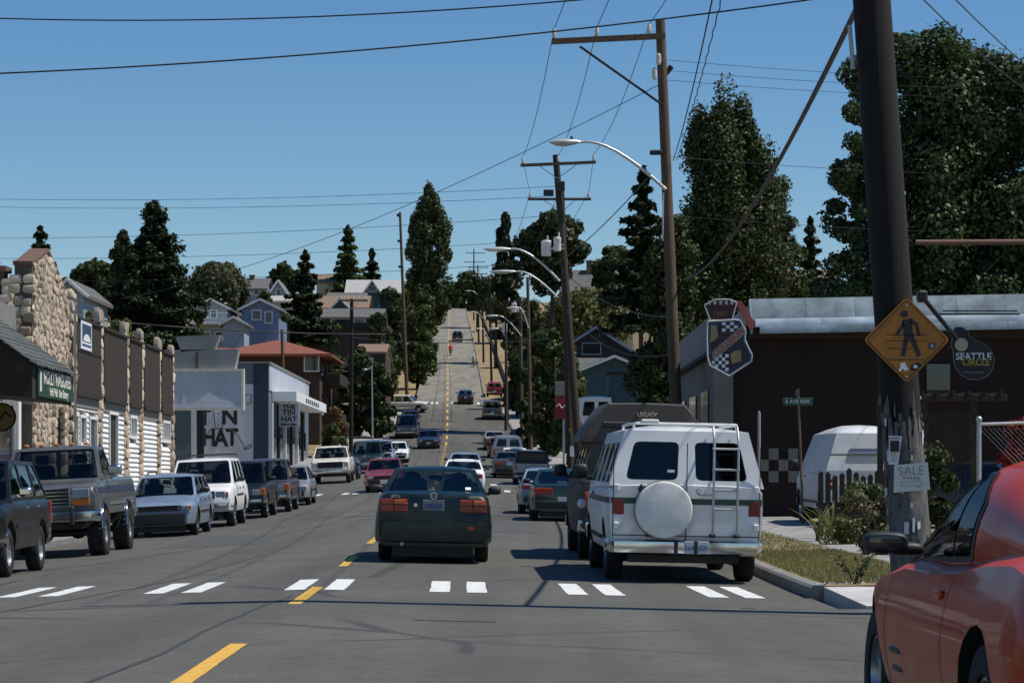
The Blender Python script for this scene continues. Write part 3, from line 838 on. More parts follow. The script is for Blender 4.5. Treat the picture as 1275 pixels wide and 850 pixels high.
    def ends(c):
        S = c.S
        if 'bump' in S:
            z0, z1, dp, bm_ = S['bump']; c.bumper(True, z0, z1, dp, bm_); z0, z1, dp, bm_ = S.get('rbump', S['bump']); c.bumper(False, z0, z1, dp, bm_)
        if 'grille' in S:
            w, z0, z1, gm, k = S['grille']; q = MB(); q.box((0, c.L/2 + .002, (z0+z1)/2), (2*w, .02, z1 - z0)); gr = q.build('grille', M['black'], c.o)
            q = MB(); fw = .022
            for zz in (z0, z1): q.bbox((0, c.L/2 + .012, zz), (2*w + fw, .03, fw), .006)
            for s in (-1, 1): q.bbox((s*w, c.L/2 + .012, (z0+z1)/2), (fw, .03, z1 - z0), .006)
            for i in range(k): q.box((0, c.L/2 + .008, lerp(z0, z1, (i+1)/(k+1))), (2*w, .02, .012))
            q.build('slats', gm, gr)
        if 'head' in S:
            x0, x1, z0, z1 = S['head']; c.onface(True, 'headlight', x0, x1, z0, z1, M['lens_clear'], .015)
        if 'turn' in S:
            x0, x1, z0, z1 = S['turn']; c.onface(True, 'indicator', x0, x1, z0, z1, M['lens_orange'], .012)
        if 'tail' in S:
            x0, x1, z0, z1 = S['tail']; c.onface(False, 'taillight', x0, x1, z0, z1, S.get('tail_mat', M['lens_red']), .012, uoff=S.get('tu', 0))
        if S.get('fplate'): c.plate(True, S['fplate'], S.get('ftxt'), off=S.get('foff', .06))
        if S.get('rplate'): c.plate(False, S['rplate'], S.get('rtxt'), off=S.get('roff', .015))

BK, CHR = M['plastic'], M['chrome']
M['plate_shaded'] = plain('plate_shaded', (0.22, 0.24, 0.28), 0.5)  # plate colour darkened to hold the shade at the sedan's rear
def spec(**k): return k
SED = spec(L=4.40, W=1.69, H=1.41, wb=2.50, fo=.85, wr=.30, ww=.19, sill=.22, rim='steel', ef=.16, er=.10,
    top=[(0,.58),(.05,.68),(.2,.74),(1.15,.90),(1.4,.93),(3.3,.97),(3.7,1.0),(4.25,.98),(4.36,.92),(4.4,.84)],
    cab=(1.2, 1.95, 3.0, 3.72), pil=[2.55], tum=.15, bump=(.34,.54,.06,BK), grille=(.40,.58,.68,BK,2), head=(.42,.66,.56,.68), turn=(.66,.72,.56,.66),
    tail=(.42,.74,.68,.84), fplate=.44, rplate=.75, molding=(.50,.56,BK))
HATCH = dict(SED, L=4.0, W=1.66, H=1.37, wb=2.45, fo=.80, top=[(0,.56),(.06,.66),(.2,.72),(1.1,.87),(1.3,.90),(3.4,.93),(3.85,.95),(3.96,.9),(4.0,.8)],
    cab=(1.1, 1.85, 2.95, 3.84), pil=[2.4], tail=(.36,.74,.70,.83), rplate=.55)
WAGON = dict(SED, L=4.40, W=1.66, H=1.43, wb=2.47, fo=.85, top=[(0,.56),(.06,.68),(.2,.74),(1.15,.89),(1.35,.92),(3.3,.95),(4.25,.97),(4.36,.93),(4.4,.8)],
    cab=(1.15, 1.92, 3.95, 4.32), pil=[2.5, 3.35], tail=(.58,.76,.62,.9), rplate=.62, tum=.14)
SUV = dict(SED, L=4.45, W=1.76, H=1.74, wb=2.6, fo=.78, wr=.35, ww=.22, sill=.36, ef=.08, er=.05, az=.36, tum=.13,
    top=[(0,.80),(.05,.92),(.2,1.0),(1.2,1.08),(1.35,1.10),(4.2,1.13),(4.42,1.10),(4.45,1.0)],
    cab=(1.2, 1.85, 4.05, 4.38), pil=[2.4, 3.25], bump=(.48,.64,.09,CHR), grille=(.45,.74,.92,CHR,3), head=(.48,.72,.76,.92), turn=(.74,.80,.76,.90),
    tail=(.66,.8,.75,1.0), fplate=.56, rplate=.70, molding=(.68,.74,BK), foff=.1)
PICK = dict(SED, L=4.75, W=1.70, H=1.62, wb=2.9, fo=.75, wr=.33, ww=.2, sill=.36, ef=.08, er=.02, az=.34, tum=.13,
    top=[(0,.74),(.05,.86),(.2,.92),(1.2,1.0),(1.4,1.03),(4.7,1.03),(4.75,1.0)],
    cab=(1.15, 1.8, 2.62, 2.80), pil=[], bump=(.44,.58,.09,CHR), grille=(.42,.68,.84,CHR,3), head=(.45,.7,.68,.84), turn=(.71,.78,.7,.82),
    tail=(.68,.8,.68,.92), fplate=.50, rplate=.50, seat_u=[2.35], crown=.0, foff=.1, seams=[1.25, 2.72], handles=[2.72])
VAN = dict(SED, L=5.25, W=2.0, H=2.02, wb=3.5, fo=.78, wr=.37, ww=.23, sill=.36, ef=.12, er=.03, nose=.6, az=.37, ra=1.13, tum=.20, tuck=.06, lean=.02, zm=.75,
    top=[(0,.85),(.04,1.0),(.2,1.08),(.75,1.18),(.95,1.24),(5.2,1.24),(5.25,1.22)],
    cab=(.72, 1.45, 5.12, 5.235), pil=[2.1, 3.1, 4.15], wc=.985, rc=.09, rp=3.2, bump=(.42,.62,.10,CHR), grille=(.52,.76,.98,CHR,4), head=(.55,.8,.78,.98), turn=(.82,.87,.8,.95),
    tail=(.80,.94,.82,1.06), fplate=None, rplate=None, seat_u=[2.0], crown=.02, rearwin=[[(-.80,.12),(-.12,.12),(-.12,.80),(-.80,.80)], [(.12,.12),(.80,.12),(.80,.80),(.12,.80)]],
    side_glass=M['dark_glass'], seams=[.95, 2.1], handles=[2.1], msz=(.22,.22), ap=.14, cp=.18, wt1=.78)

P_white = paint('paint_white', (0.74, 0.75, 0.74), .4, .5, coat=.3)
P_offwhite = paint('paint_offwhite', (0.74, 0.71, 0.62), .35, .3)
P_black = paint('paint_black', (0.005, 0.005, 0.006), .3, .06, coat=.15)
P_char = paint('paint_charcoal', (0.05, 0.053, 0.058), .3, .35)
P_green = paint('paint_green', (0.002, 0.010, 0.010), .3, .0, coat=.15)
P_dkgreen = paint('paint_dark_green', (0.010, 0.028, 0.022), .25, .3)
P_silver = paint('paint_silver', (0.36, 0.37, 0.38), .35, .3, metal=.5)
P_blue = paint('paint_blue_grey', (0.16, 0.22, 0.33), .35, .35, metal=.3)
P_ltblue = paint('paint_light_blue', (0.24, 0.31, 0.42), .35, .3, metal=.3)
P_red = paint('paint_red', (0.26, 0.018, 0.018), .3, .3)
P_maroon = paint('paint_maroon', (0.20, 0.03, 0.03), .35, .35)
P_hot = paint('paint_orange_red', (0.50, 0.040, 0.006), .3, .02, coat=.30)
P_hot.node_tree.nodes['Principled BSDF'].inputs['Specular IOR Level'].default_value = .10
P_orange = paint('paint_orange', (0.45, 0.16, 0.05), .4, .3)
P_brown = paint('paint_brown', (0.070, 0.056, 0.046), .6, .35, coat=.0)
P_grey = paint('paint_grey', (0.16, 0.165, 0.17), .4, .35)
P_navy = paint('paint_navy', (0.012, 0.02, 0.035), .25, .3)

# --- white camper van at the right kerb
van = Car('camper_van', 'white camper van with round spare wheel cover and rear ladder, parked at right kerb', 'van', dict(VAN, rb=.44, tail=(.79,.945,.86,1.06), rear_glass=M['dark_glass'], rbump=(.36,.55,.11,CHR), seats=False, tail_mat=plain('lens_red_shaded', (.16,.012,.010), .3, coat=.4)), P_white, 2.19, 30.55)  # tail lens is the red one with shade darkened into its colour
c = van; yb = -c.L/2
q = MB()
for s in (-1, 1): c.strip(q, s, .9, 5.22, 1.0, 1.075, .004)
q.box((0, yb - .004, 1.037), (1.92, .012, .075)); q.build('green_stripe', plain('stripe_green', (0.02, 0.06, 0.05), .4), c.o)
q = MB(); q.box((0, yb - .002, 1.15), (.012, .014, 1.25))
for x in (-.93, .93): q.box((x, yb + .005, 1.15), (.01, .02, 1.2))
q.box((0, yb - .002, .60), (1.86, .012, .012)); q.build('door_gap', M['black'], c.o)
sp = MB(); sp.lathe([(-.015, .335), (-.02, .35), (-.05, .36), (-.19, .36), (-.215, .345), (-.225, .30), (-.23, .05), (-.23, .001)], 36, 'y', (-.30, yb - .03, .93))
sp = sp.build('spare_wheel_cover', plain('vinyl_white', (0.66, 0.66, 0.63), .55, var=.12, scale=5, bump=.15, bscale=9), c.o, smooth=35)
q = MB(); q.lathe([(-.06, .357), (-.03, .372), (.0, .357)], 36, 'y', (-.30, yb - .03, .93)); q.build('rubber_edge', plain('grime', (.10,.085,.06), .8), sp, smooth=40)
q = MB(); q.bbox((-.30, yb - .03, .93), (.5, .06, .12), .02); q.box((-.45, yb - .02, .66), (.12, .05, .15)); q.build('spare_bracket', M['black'], c.o)
ld = MB()
for x in (.33, .635): ld.tube([(x, yb - .05, .60), (x, yb - .12, .66), (x, yb - .12, 1.70), (x, yb - .08, 1.86), (x, yb + .10, 2.0)], .016, 8)
ladder = ld.build('ladder', M['steel'], c.o, smooth=50)
for z in (.95, 1.19, 1.45, 1.71): q = MB(); q.tube([(.31, yb - .12, z), (.655, yb - .12, z)], .015, 8); q.build('rung', M['steel'], ladder, smooth=50)
for x in (.33, .635): pbox('ladder_foot', M['plastic'], ladder, (x, yb - .05, .61), (.08, .08, .05), .01)
q = MB(); q.bbox((.23, yb - .04, 1.13), (.18, .05, .03), .01); q.bbox((.15, yb - .03, 1.17), (.06, .04, .06), .01); q.build('door_handle', CHR, c.o)
for z in (1.2, .72):
    for x in (-.93, .93): pbox('hinge', M['white_metal'], c.o, (x*.955, yb - .02, z), (.07, .05, .09), .012)
pbox('hinge_bracket', M['black'], c.o, (-.58, yb - .06, 1.2), (.06, .12, .1), .02, Matrix.Rotation(.5, 3, 'Y'))
for x in (-.13, .12): pbox('bumper_guard', M['plastic'], c.o, (x*1.0, yb - .125, .455), (.05, .05, .2), .015)
c.plate(False, .46, '364-NSN', w=.31, h=.16, off=.13, x=.0+.30-.17)
for s in (-1, 1):
    q = MB(); q.tube([(s*.66, yb + .4, c.H - .06), (s*.66, yb + .4, c.H), (s*.66, yb + 2.4, c.H), (s*.66, yb + 2.4, c.H - .06)], .018, 8); q.build('roof_rail', M['white_metal'], c.o, smooth=50)
q = MB(); q.tube([(-.66, yb + .42, c.H + .005), (.66, yb + .42, c.H + .005)], .018, 8); q.build('roof_bar', M['white_metal'], c.o)
q = MB(); q.bbox((-.45, yb + .42, c.H + .03), (.24, .06, .06), .02); q.build('roof_clamp', M['steel'], c.o)
pbox('window_sticker', M['white'], c.o, (-.20, yb - .012 + .055, 1.42), (.09, .004, .035))
pbox('wing_mirror', M['white_metal'], c.o, (-1.12, c.Y(1.1), .92), (.12, .2, .14), .04)

# --- brown high-top van in front of it
bv = Car('high_top_van', 'brown high-top conversion van parked ahead of the white van', 'van', dict(VAN, H=2.0, side_glass=M['dark_glass'], roof_mat=P_brown, seats=False, rear_glass=M['dark_glass']), P_brown, 2.04, 37.4)
c = bv; yb = -c.L/2
ht = MB(); secs = []
for u, w, z in ((1.0, .80, .02), (1.5, .70, .42), (2.4, .64, .60), (5.12, .63, .60), (5.2, .62, .575), (5.22, .64, .1)):
    y = c.Y(u); b0 = c.Hr - .06
    secs.append([(-.97, y if u > 1.4 else c.Y(1.15), b0), (-.95, y, b0 + z*.25), (-w - .03, y, b0 + z*.9), (-w + .03, y, b0 + z), (0, y, b0 + z + .015), (w - .03, y, b0 + z), (w + .03, y, b0 + z*.9), (.95, y, b0 + z*.25), (.97, y if u > 1.4 else c.Y(1.15), b0)])
secs.append([(x, c.Y(5.23), c.Hr - .06) for x, _, _ in secs[-1]])
ht.loft(secs); hto = ht.build('high_top', P_brown, c.o, smooth=40)
q = MB(); q.bbox((0, yb + .02, c.Hr + .2), (1.36, .04, .10), .02); q.build('vent_slot', M['black'], hto)
q = MB(); q.tube([(-.15 + .3*k/24 + .02*math.sin(k*1.9), yb + .015, c.Hr + .37 + .035*math.sin(k*1.35)) for k in range(25)], .009, 5); q.build('script_emblem', plain('script_silver', (.55, .5, .4), .4), hto)
q = MB()
for s in (-1, 1): c.strip(q, s, 1.0, 5.2, .62, .95, .004)
q.build('lower_panel', P_brown, c.o)

# --- dark green sedan in the lane ahead
JET = dict(SED, L=4.38, W=1.695, H=1.42, wb=2.47, fo=.86, ef=.14, er=.05, rb=.25, sill=.22, ub=.07, roff=.02,
    top=[(0,.60),(.05,.70),(.2,.76),(1.15,.91),(1.4,.94),(3.3,.99),(3.72,1.035),(4.2,1.02),(4.33,.985),(4.365,.93),(4.38,.86)],
    cab=(1.15, 1.9, 3.02, 3.74), pil=[2.5], tum=.17, tail=(.38,.77,.745,.93), tail_mat=M['lens_red'], bump=(.36,.56,.07,P_green), rbump=(.30,.62,.08,P_green), rplate=None, grille=(.42,.6,.7,BK,3), crown=.02, seat_u=[2.25], wt1=.88,
    rearwin=[[(-.90,.05),(.90,.05),(.88,.90),(-.88,.90)]])
jx = (541 - CX) / 83.5
jet = Car('sedan', 'dark green sedan with red tail lights driving ahead in our lane', 'car', JET, P_green, jx, 35.0, glass=M['glass'])
c = jet; yb = -c.L/2
for s in (-1, 1):
    pbox('tail_indicator', M['lens_orange'], c.o, (s*.50 if s < 0 else .66, yb - .016, .888), (.17, .02, .06), .004)
    pbox('lens_divider', M['black'], c.o, (s*.575, yb - .017, .838), (.014, .02, .185))
    pbox('lens_divider', M['black'], c.o, (s*.575, yb - .0185, .846), (.39, .018, .012))
pl_ = c.plate(False, .845, None, w=.31, h=.155, x=0.0, off=.008, mat='plate_shaded')
for k in range(6): pbox('plate_mark', M['plate_blue'], pl_, (-.105 + .04*k + (.012 if k > 2 else 0), yb - .016, .84), (.026, .004, .06))
q = MB(); q.lathe([(-.0, .028), (-.012, .028), (-.012, .001)], 16, 'y', (-.26, yb - .004, .845)); q.build('lock', CHR, c.o)
em = MB(); em.lathe([(.0, .052), (-.012, .052), (-.012, .043), (0, .043)], 24, 'y', (0, yb - .0, .985))
for pts in ([(-.022,.040),(0,.006),(.022,.040)], [(-.038,.014),(-.019,-.034),(0,.002),(.019,-.034),(.038,.014)]):
    for a, b in zip(pts[:-1], pts[1:]): em.cyl((a[0], yb - .008, .985 + a[1]), (b[0], yb - .008, .985 + b[1]), .005, n=6)
em.build('emblem', CHR, c.o)
text_on(c.o, 'JETTA', .05, M['chrome'], Matrix.Translation((-.55, yb - .004, .965)) @ Matrix.Rotation(R(90), 4, 'X'), ext=.002)
text_on(c.o, 'GLS', .045, M['chrome'], Matrix.Translation((.55, yb - .004, .965)) @ Matrix.Rotation(R(90), 4, 'X'), ext=.002)
pbox('bumper_sticker', M['lens_red'], c.o, (.545, yb - .093, .525), (.10, .006, .05))
pbox('sticker', M['white'], c.o, (.50, yb + .78 - .02, 1.09), (.08, .004, .07), 0, Matrix.Rotation(R(-58), 3, 'X'))
q = MB(); q.tube([(-.5, yb + .02, .56), (.5, yb + .02, .56)], .006, 5); q.build('bumper_line', CHR, c.o)
q = MB(); q.bbox((0, c.Y(2.0), c.Hr - .13), (.22, .04, .07), .02); q.build('rear_view_mirror', M['black'], c.o)
q = MB(); q.cyl((-.45, yb + .1, .29), (-.45, yb - .06, .28), .03, n=10); q.build('exhaust_pipe', M['steel'], c.o)

# --- red coupe at the right edge
CO = spec(L=4.55, W=1.79, H=1.375, wb=2.60, fo=.95, wr=.33, ww=.22, sill=.20, rim='seven', ef=.36, er=.2, nose=1.2, ra=1.10, tuck=.10, lean=.09, zm=.62, fb=.2, rb=.28, crown=.05,
    top=[(0,.50),(.05,.58),(.3,.70),(.8,.83),(1.3,.91),(1.7,.955),(2.4,.955),(2.9,.975),(3.3,1.02),(3.8,1.04),(4.3,.99),(4.5,.90),(4.55,.75)],
    cab=(1.68, 2.42, 3.05, 4.2), pil=[2.88], wc=.86, tum=.24, rc=.05, ap=.12, cp=.62, rline=(3.26, 3.02), wt0=.06, wt1=.90, head=(.4,.66,.5,.58), turn=(.66,.62,.48,.5) if False else (.3,.4,.36,.42),
    tail=(.3,.7,.72,.84), fplate=None, rplate=None, side_glass=M['sky_glass'], msz=(.25,.125), mu=.30, seams=[1.62, 3.15], handles=[3.1], mirror=True, seat_u=[2.5], cabin=False, sh=2.6)
CO.pop('head'); CO.pop('turn')
red = Car('coupe', 'glossy orange-red sports coupe at the right edge, closest to us', 'car', CO, P_hot, 2.68, 8.35)
c = red
_zr = Interp([(1.15,.86),(1.4,1.0),(1.65,1.15),(1.95,1.30),(2.2,1.38),(2.45,1.41),(2.8,1.40),(3.2,1.335),(3.7,1.20),(4.1,1.07),(4.4,.93)])
def dome(u, q, off=0.0):
    """greenhouse surface: q runs 0 at the belt to 1 at the roof centre"""
    zb = c.top(u) - .065; xb = c.sidex(u, c.top(u)) - .045; h = max(.01, _zr(u) - zb); t = q * math.pi / 2
    return (xb * math.cos(t)**.50 + off, zb + h * math.sin(t)**.88 + off * .6)
gh = MB(); secs = []
for i in range(41):
    u = lerp(1.15, 4.4, i/40); R_ = [dome(u, k/12) for k in range(13)]
    secs.append([(x, c.Y(u), z) for x, z in R_] + [(-x, c.Y(u), z) for x, z in R_[-2::-1]])
gh.loft(secs, closed=False, caps=False); gh.build('roof', P_hot, c.o, smooth=80)
def patch(name, s, us, qlo, qhi, mat, off=.004, n=8, parent=None):
    m = MB(); sc_ = []
    for u in us: sc_.append([(s*dome(u, lerp(qlo(u), qhi(u), k/n), off)[0], c.Y(u), dome(u, lerp(qlo(u), qhi(u), k/n), off)[1]) for k in range(n + 1)])
    m.loft(sc_, closed=False, caps=False); return m.build(name, mat, parent or c.o, smooth=80)
for s in (-1, 1):
    qh = lambda u: min(.58, .07 + max(0, u - 1.42)*1.30) if u < 2.4 else .58 - max(0, u - 2.5)*.9
    ql = lambda u: .055
    patch('window_surround', s, [lerp(1.40, 2.80, k/24) for k in range(25)], lambda u: .03, lambda u: min(qh(u) + .035, .63), M['plastic'], .003)
    patch('window', s, [lerp(1.48, 2.42, k/18) for k in range(19)], ql, qh, M['sky_glass'], .007)
    patch('window', s, [lerp(2.46, 2.75, k/8) for k in range(9)], ql, qh, M['sky_glass'], .007)
    for k in range(3):
        u = 1.72; z = .50 - .085*k; q = MB(); q.super((s*(c.sidex(u, z) - .004), c.Y(u), z), (.012, .15 - .015*k, .016), .7); q.build('side_vent', M['black'], c.o)
    q = MB(); mu = 1.98; q.super((s*(c.hw(mu) + .09), c.Y(mu), c.top(mu) + .045), (.105, .07, .05), .62); q.super((s*(c.hw(mu) + .0), c.Y(mu), c.top(mu) + .02), (.09, .04, .03), .8); mo_ = q.build('mirror', M['plastic'], c.o, smooth=50)
    q = MB(); q.super((s*(c.hw(mu) + .09), c.Y(mu) - .069, c.top(mu) + .045), (.088, .004, .038), .7); q.build('mirror_glass', M['pane'], mo_)
    for u in (1.45, 2.85):
        q = MB(); c.strip(q, s, u - .005, u + .005, .30, c.top(u) - .10, .003); q.build('door_seam', M['black'], c.o)
    u = 2.68; z = .80; q = MB(); q.super((s*(c.sidex(u, z) + .006), c.Y(u), z), (.012, .085, .022), .7); q.build('door_handle', P_hot, c.o, smooth=50)
patch('windscreen', 1, [lerp(1.30, 2.08, k/12) for k in range(13)], lambda u: .60, lambda u: 1.0, M['sky_glass'], .006); patch('windscreen', -1, [lerp(1.30, 2.08, k/12) for k in range(13)], lambda u: .60, lambda u: 1.0, M['sky_glass'], .006)
patch('rear_window', 1, [lerp(3.25, 4.1, k/12) for k in range(13)], lambda u: .55, lambda u: 1.0, M['sky_glass'], .006); patch('rear_window', -1, [lerp(3.25, 4.1, k/12) for k in range(13)], lambda u: .55, lambda u: 1.0, M['sky_glass'], .006)

# --- lifted pickup on the left
LIFT = dict(PICK, L=5.2, W=2.0, H=2.04, wb=3.1, fo=.80, wr=.42, ww=.32, win=-.03, rim='big', sill=.72, fb=.80, rb=.8, az=.50, ra=1.12, ef=.05, nose=.3, lean=.07, tuck=.03,
    top=[(0,1.12),(.04,1.24),(.15,1.29),(1.1,1.38),(1.3,1.42),(5.15,1.42),(5.2,1.38)], cab=(1.12, 1.72, 2.55, 2.68), tum=.17, bump=(.62,.84,.10,CHR), rbump=(.62,.8,.08,CHR),
    grille=(.50,.92,1.24,CHR,4), head=(.55,.86,1.06,1.23), turn=(.55,.86,.93,1.04), fplate=None, rplate=.7, seat_u=[2.3], seams=[1.2, 2.6], handles=[2.6], handle_mat=CHR, mirror_mat=CHR, msz=(.26,.17), molding=(.90,.99,M['chrome']))
LIFT['top'] = [(0,1.14),(.04,1.25),(.15,1.30),(1.1,1.38),(1.3,1.42),(5.15,1.42),(5.2,1.38)]
P_two = paint('paint_pickup_grey', (0.085, 0.086, 0.084), .42, .4, metal=.1)
pk = Car('lifted_pickup', 'grey and blue lifted pickup truck on oversized tyres with amber roof lights', 'truck', LIFT, P_two, -8.35, 43.0, away=False)
c = pk
q = MB()
for s in (-1, 1): c.strip(q, s, .05, 5.15, 1.14, 1.24, .005)
q.build('blue_stripe', paint('paint_stripe_blue', (.03,.05,.11), .35, .2), c.o)
for x in (-.55, -.28, 0, .28, .55): pbox('roof_light', M['lens_orange'], c.o, (x, c.Y(1.86), c.H + .012), (.09, .1, .05), .02)
for s in (-1, 1):
    for u in (c.S['fo'], c.S['fo'] + c.S['wb']):
        q = MB(); ra = .42*1.12; q.tube([(s*(c.sidex(u, .9) + .012), c.Y(u - ra*math.cos(t)), .50 + ra*math.sin(t)) for t in [math.pi*k/12 for k in range(13)]], .014, 6); q.build('arch_trim', CHR, c.o, smooth=60)
q = MB(); q.bbox((.38, c.Y(.5), 1.36), (.36, .55, .09), .04); q.build('hood_scoop', M['black'], c.o)
pbox('bumper_guard', M['plastic'], c.o, (.55, c.L/2 + .13, .75), (.08, .08, .34), .02); pbox('bumper_guard', M['plastic'], c.o, (-.55, c.L/2 + .13, .75), (.08, .08, .34), .02)
q = MB(); q.cyl((-.8, c.Y(.8), .42), (.8, c.Y(.8), .42), .06); q.cyl((-.8, c.Y(3.9), .42), (.8, c.Y(3.9), .42), .07); q.sphere((.1, c.Y(.8), .42), .16); q.sphere((0, c.Y(3.9), .42), .18); q.box((0, c.Y(2.4), .62), (.9, 4.4, .14)); q.build('axles', M['black'], c.o)

# --- black sport utility at the left edge
SB = dict(SUV, L=4.4, W=1.74, H=1.72, rim='alloy', tail=(.70,.84,.7,1.05), cab=(1.15, 1.8, 3.75, 4.34), pil=[2.35, 3.3], mirror_mat=CHR, wc=.80, handle_mat=CHR, side_glass=M['dark_glass'], ra=1.2)
Car('sport_utility', 'black sport utility with chrome mirror, cut off by the left edge', 'car', SB, P_black, -7.95, 33.5, away=False)
SUB = dict(WAGON, bump=(.27,.55,.08,BK), grille=(.52,.60,.70,BK,1), head=(.44,.70,.585,.70), turn=(.70,.76,.60,.70), fplate=.45, mirror_mat=BK)
sb = Car('station_wagon', 'light blue estate car with roof rack, parked behind the lifted pickup', 'car', SUB, P_ltblue, -8.0, 54.6, away=False)
for s in (-1, 1): q = MB(); q.tube([(s*.5, sb.Y(2.3), 1.43), (s*.5, sb.Y(2.35), 1.48), (s*.5, sb.Y(3.8), 1.48), (s*.5, sb.Y(3.85), 1.43)], .018, 6); q.build('roof_rail', BK, sb.o)
pbox('dash_paper', M['white'], sb.o, (-.1, sb.Y(1.55), 1.02), (.3, .02, .12), 0, Matrix.Rotation(.6, 3, 'X'))
ws = Car('white_sport_utility', 'white sport utility with grey side stripe, behind the light blue estate car', 'car', dict(SUV, W=1.8, H=1.80, molding=(.78,.83,BK), L=4.6), P_white, -8.0, 61.5, away=False)
q = MB()
for y in (-1.2, -.3, .3): q.tube([(-.7, y, 1.80), (-.7, y, 1.87), (.7, y, 1.87), (.7, y, 1.80)], .02, 6)
for x in (-.5, -.2, .1, .4): q.tube([(x, -1.2, 1.87), (x, .3, 1.87)], .014, 5)
q.build('roof_rack', BK, ws.o)
Car('dark_pickup', 'black compact pickup with amber corner light, behind the white sport utility', 'truck', dict(PICK, H=1.68, turn=(.70,.84,.68,.88)), P_black, -7.9, 69.3, away=False)
Car('charcoal_pickup', 'charcoal pickup with amber corner light, second behind the white sport utility', 'truck', dict(PICK, H=1.72, W=1.78, turn=(.72,.88,.70,.9)), P_char, -7.85, 75.8, away=False)
Car('silver_hatchback', 'small silver hatchback, last of the parked row before the crossing', 'car', dict(HATCH, H=1.42, turn=(.62,.72,.56,.68)), P_silver, -7.9, 84.5, away=False)
lot = Car('lot_van', 'white vehicle in the lot behind the stone-trimmed pub', 'car', dict(SUV, H=1.9), P_white, -16.8, 101.0, away=False, yaw=.5)
# --- beyond the second crosswalk, left
WT = dict(PICK, L=5.3, W=2.0, H=1.88, wb=3.2, fo=.85, wr=.38, ww=.24, sill=.46, az=.4, top=[(0,1.0),(.05,1.12),(.15,1.18),(1.1,1.24),(1.3,1.27),(5.25,1.27),(5.3,1.2)], cab=(1.15,1.75,2.6,2.75), tum=.16, bump=(.50,.70,.1,CHR), grille=(.62,.80,1.08,BK,2), head=(.66,.9,.84,1.06), fplate=None)
WT.pop('turn')
Car('white_pickup', 'white full-size pickup facing us by the left pavement past the second crosswalk', 'truck', WT, P_offwhite, mx(414, 121.5), 120.5, away=False)
Car('green_minivan', 'dark green minivan parked behind the motorcycle', 'van', dict(SUV, H=1.85, W=1.9), P_dkgreen, mx(458, 139), 138, away=False)
Car('blue_grey_pickup', 'pale blue pickup with dark grille in the left parked row', 'truck', dict(PICK, H=1.78, W=1.9, grille=(.72,.66,.95,BK,1)), P_ltblue, mx(473, 146), 145, away=False)
Car('small_white_car', 'small white car tucked behind the pale blue pickup', 'car', HATCH, P_white, mx(494, 157), 156, away=False)
Car('dark_blue_truck', 'dark blue pickup with chrome grille at the foot of the hill', 'truck', dict(PICK, H=1.9, W=1.95, fplate=None), P_navy, mx(506, 197), 197, away=False)
Car('dark_wagon', 'dark car parked behind the dark blue pickup at the hill foot', 'car', dict(SUV, H=1.7), P_navy, mx(510, 208), 208, away=False)
Car('turning_utility', 'white and brown sport utility seen side-on, turning at the hill foot', 'car', dict(SUV, H=1.75, L=4.9), P_offwhite, mx(504, 236), 234, away=False, yaw=1.35)
# --- moving
Car('maroon_sedan', 'faded red sedan coming towards us past the second crosswalk', 'car', SED, P_maroon, mx(480, 101.5), 100.5, away=False)
Car('oncoming_hatchback', 'dark hatchback coming down alone in the far oncoming lane', 'car', dict(HATCH, W=1.72), P_navy, mx(534, 181), 180, away=False)
Car('white_sedan', 'white sedan just ahead of the dark green sedan', 'car', dict(SED, H=1.40), P_white, mx(577, 93), 92)
Car('silver_sedan', 'silver blue sedan two cars ahead in our lane', 'car', dict(SED, W=1.72), P_ltblue, mx(579, 117), 116)
Car('climbing_sedan', 'dark blue sedan starting up the hill in our lane', 'car', SED, P_navy, mx(580, 250), 248)
Car('hilltop_car', 'dark sport utility high up on the hill road', 'car', SUV, P_black, mx(570, 395), 392)
Car('crest_car', 'tiny dark car at the crest of the hill', 'car', SED, P_navy, mx(556, 540), 538, away=False)
# --- parked right
Car('green_hatchback', 'dark green hatchback with broad red tail lights, parked ahead of the brown van', 'car', dict(HATCH, tail=(.30,.77,.70,.86), W=1.70), P_dkgreen, mx(700, 63.5), 62.0)
Car('silver_hatch', 'silver grey hatchback parked ahead of the dark green hatchback', 'car', dict(HATCH, tail=(.32,.76,.72,.84), H=1.34), P_ltblue, mx(681, 70), 69.0)
cap = Car('canopy_pickup', 'silver pickup with black canopy in the right parked row', 'truck', dict(PICK, L=4.9, tail=(.72,.82,.72,.95), rbump=(.46,.58,.08,BK)), P_silver, mx(662, 113.5), 112.5)
q = MB(); q.loft([[(-.80, cap.Y(u), 1.035), (.80, cap.Y(u), 1.035), (.70, cap.Y(u + k), 1.58), (-.70, cap.Y(u + k), 1.58)] for u, k in ((2.84, .0), (4.86, -.12))]); cn = q.build('canopy', M['plastic'], cap.o)
q = MB(); q.box((0, cap.Y(4.83), 1.30), (1.15, .03, .34), Matrix.Rotation(.2, 3, 'X')); q.build('canopy_window', M['pane'], cn)
Car('dark_sedan_right', 'dark grey sedan parked ahead of the canopy pickup', 'car', SED, P_char, mx(634, 126), 125)
Car('white_hatch_right', 'white hatchback parked two ahead of the canopy pickup', 'car', dict(WAGON, H=1.5), P_white, mx(641, 134), 133)
Car('silver_panel_van', 'silver van with twin rear windows in the right parked row', 'van', dict(VAN, H=2.0, W=1.9, wc=.93, L=4.9, seats=False), P_silver, mx(632, 148), 147)
Car('orange_wagon', 'orange brown car parked ahead of the silver van', 'car', WAGON, P_orange, mx(622, 166), 165)
Car('silver_sedan_right', 'silver sedan parked farthest along the right row before the hill', 'car', SED, P_silver, mx(616, 180), 179)
Car('dark_van_hill', 'dark sport utility parked alone by the hill corner on the right', 'car', dict(SUV, H=1.8, W=1.85), P_char, mx(613, 226), 225)
Car('red_pickup', 'red car parked on the right across from the hill corner', 'car', dict(SUV, H=1.6), P_red, mx(616, 262), 261)
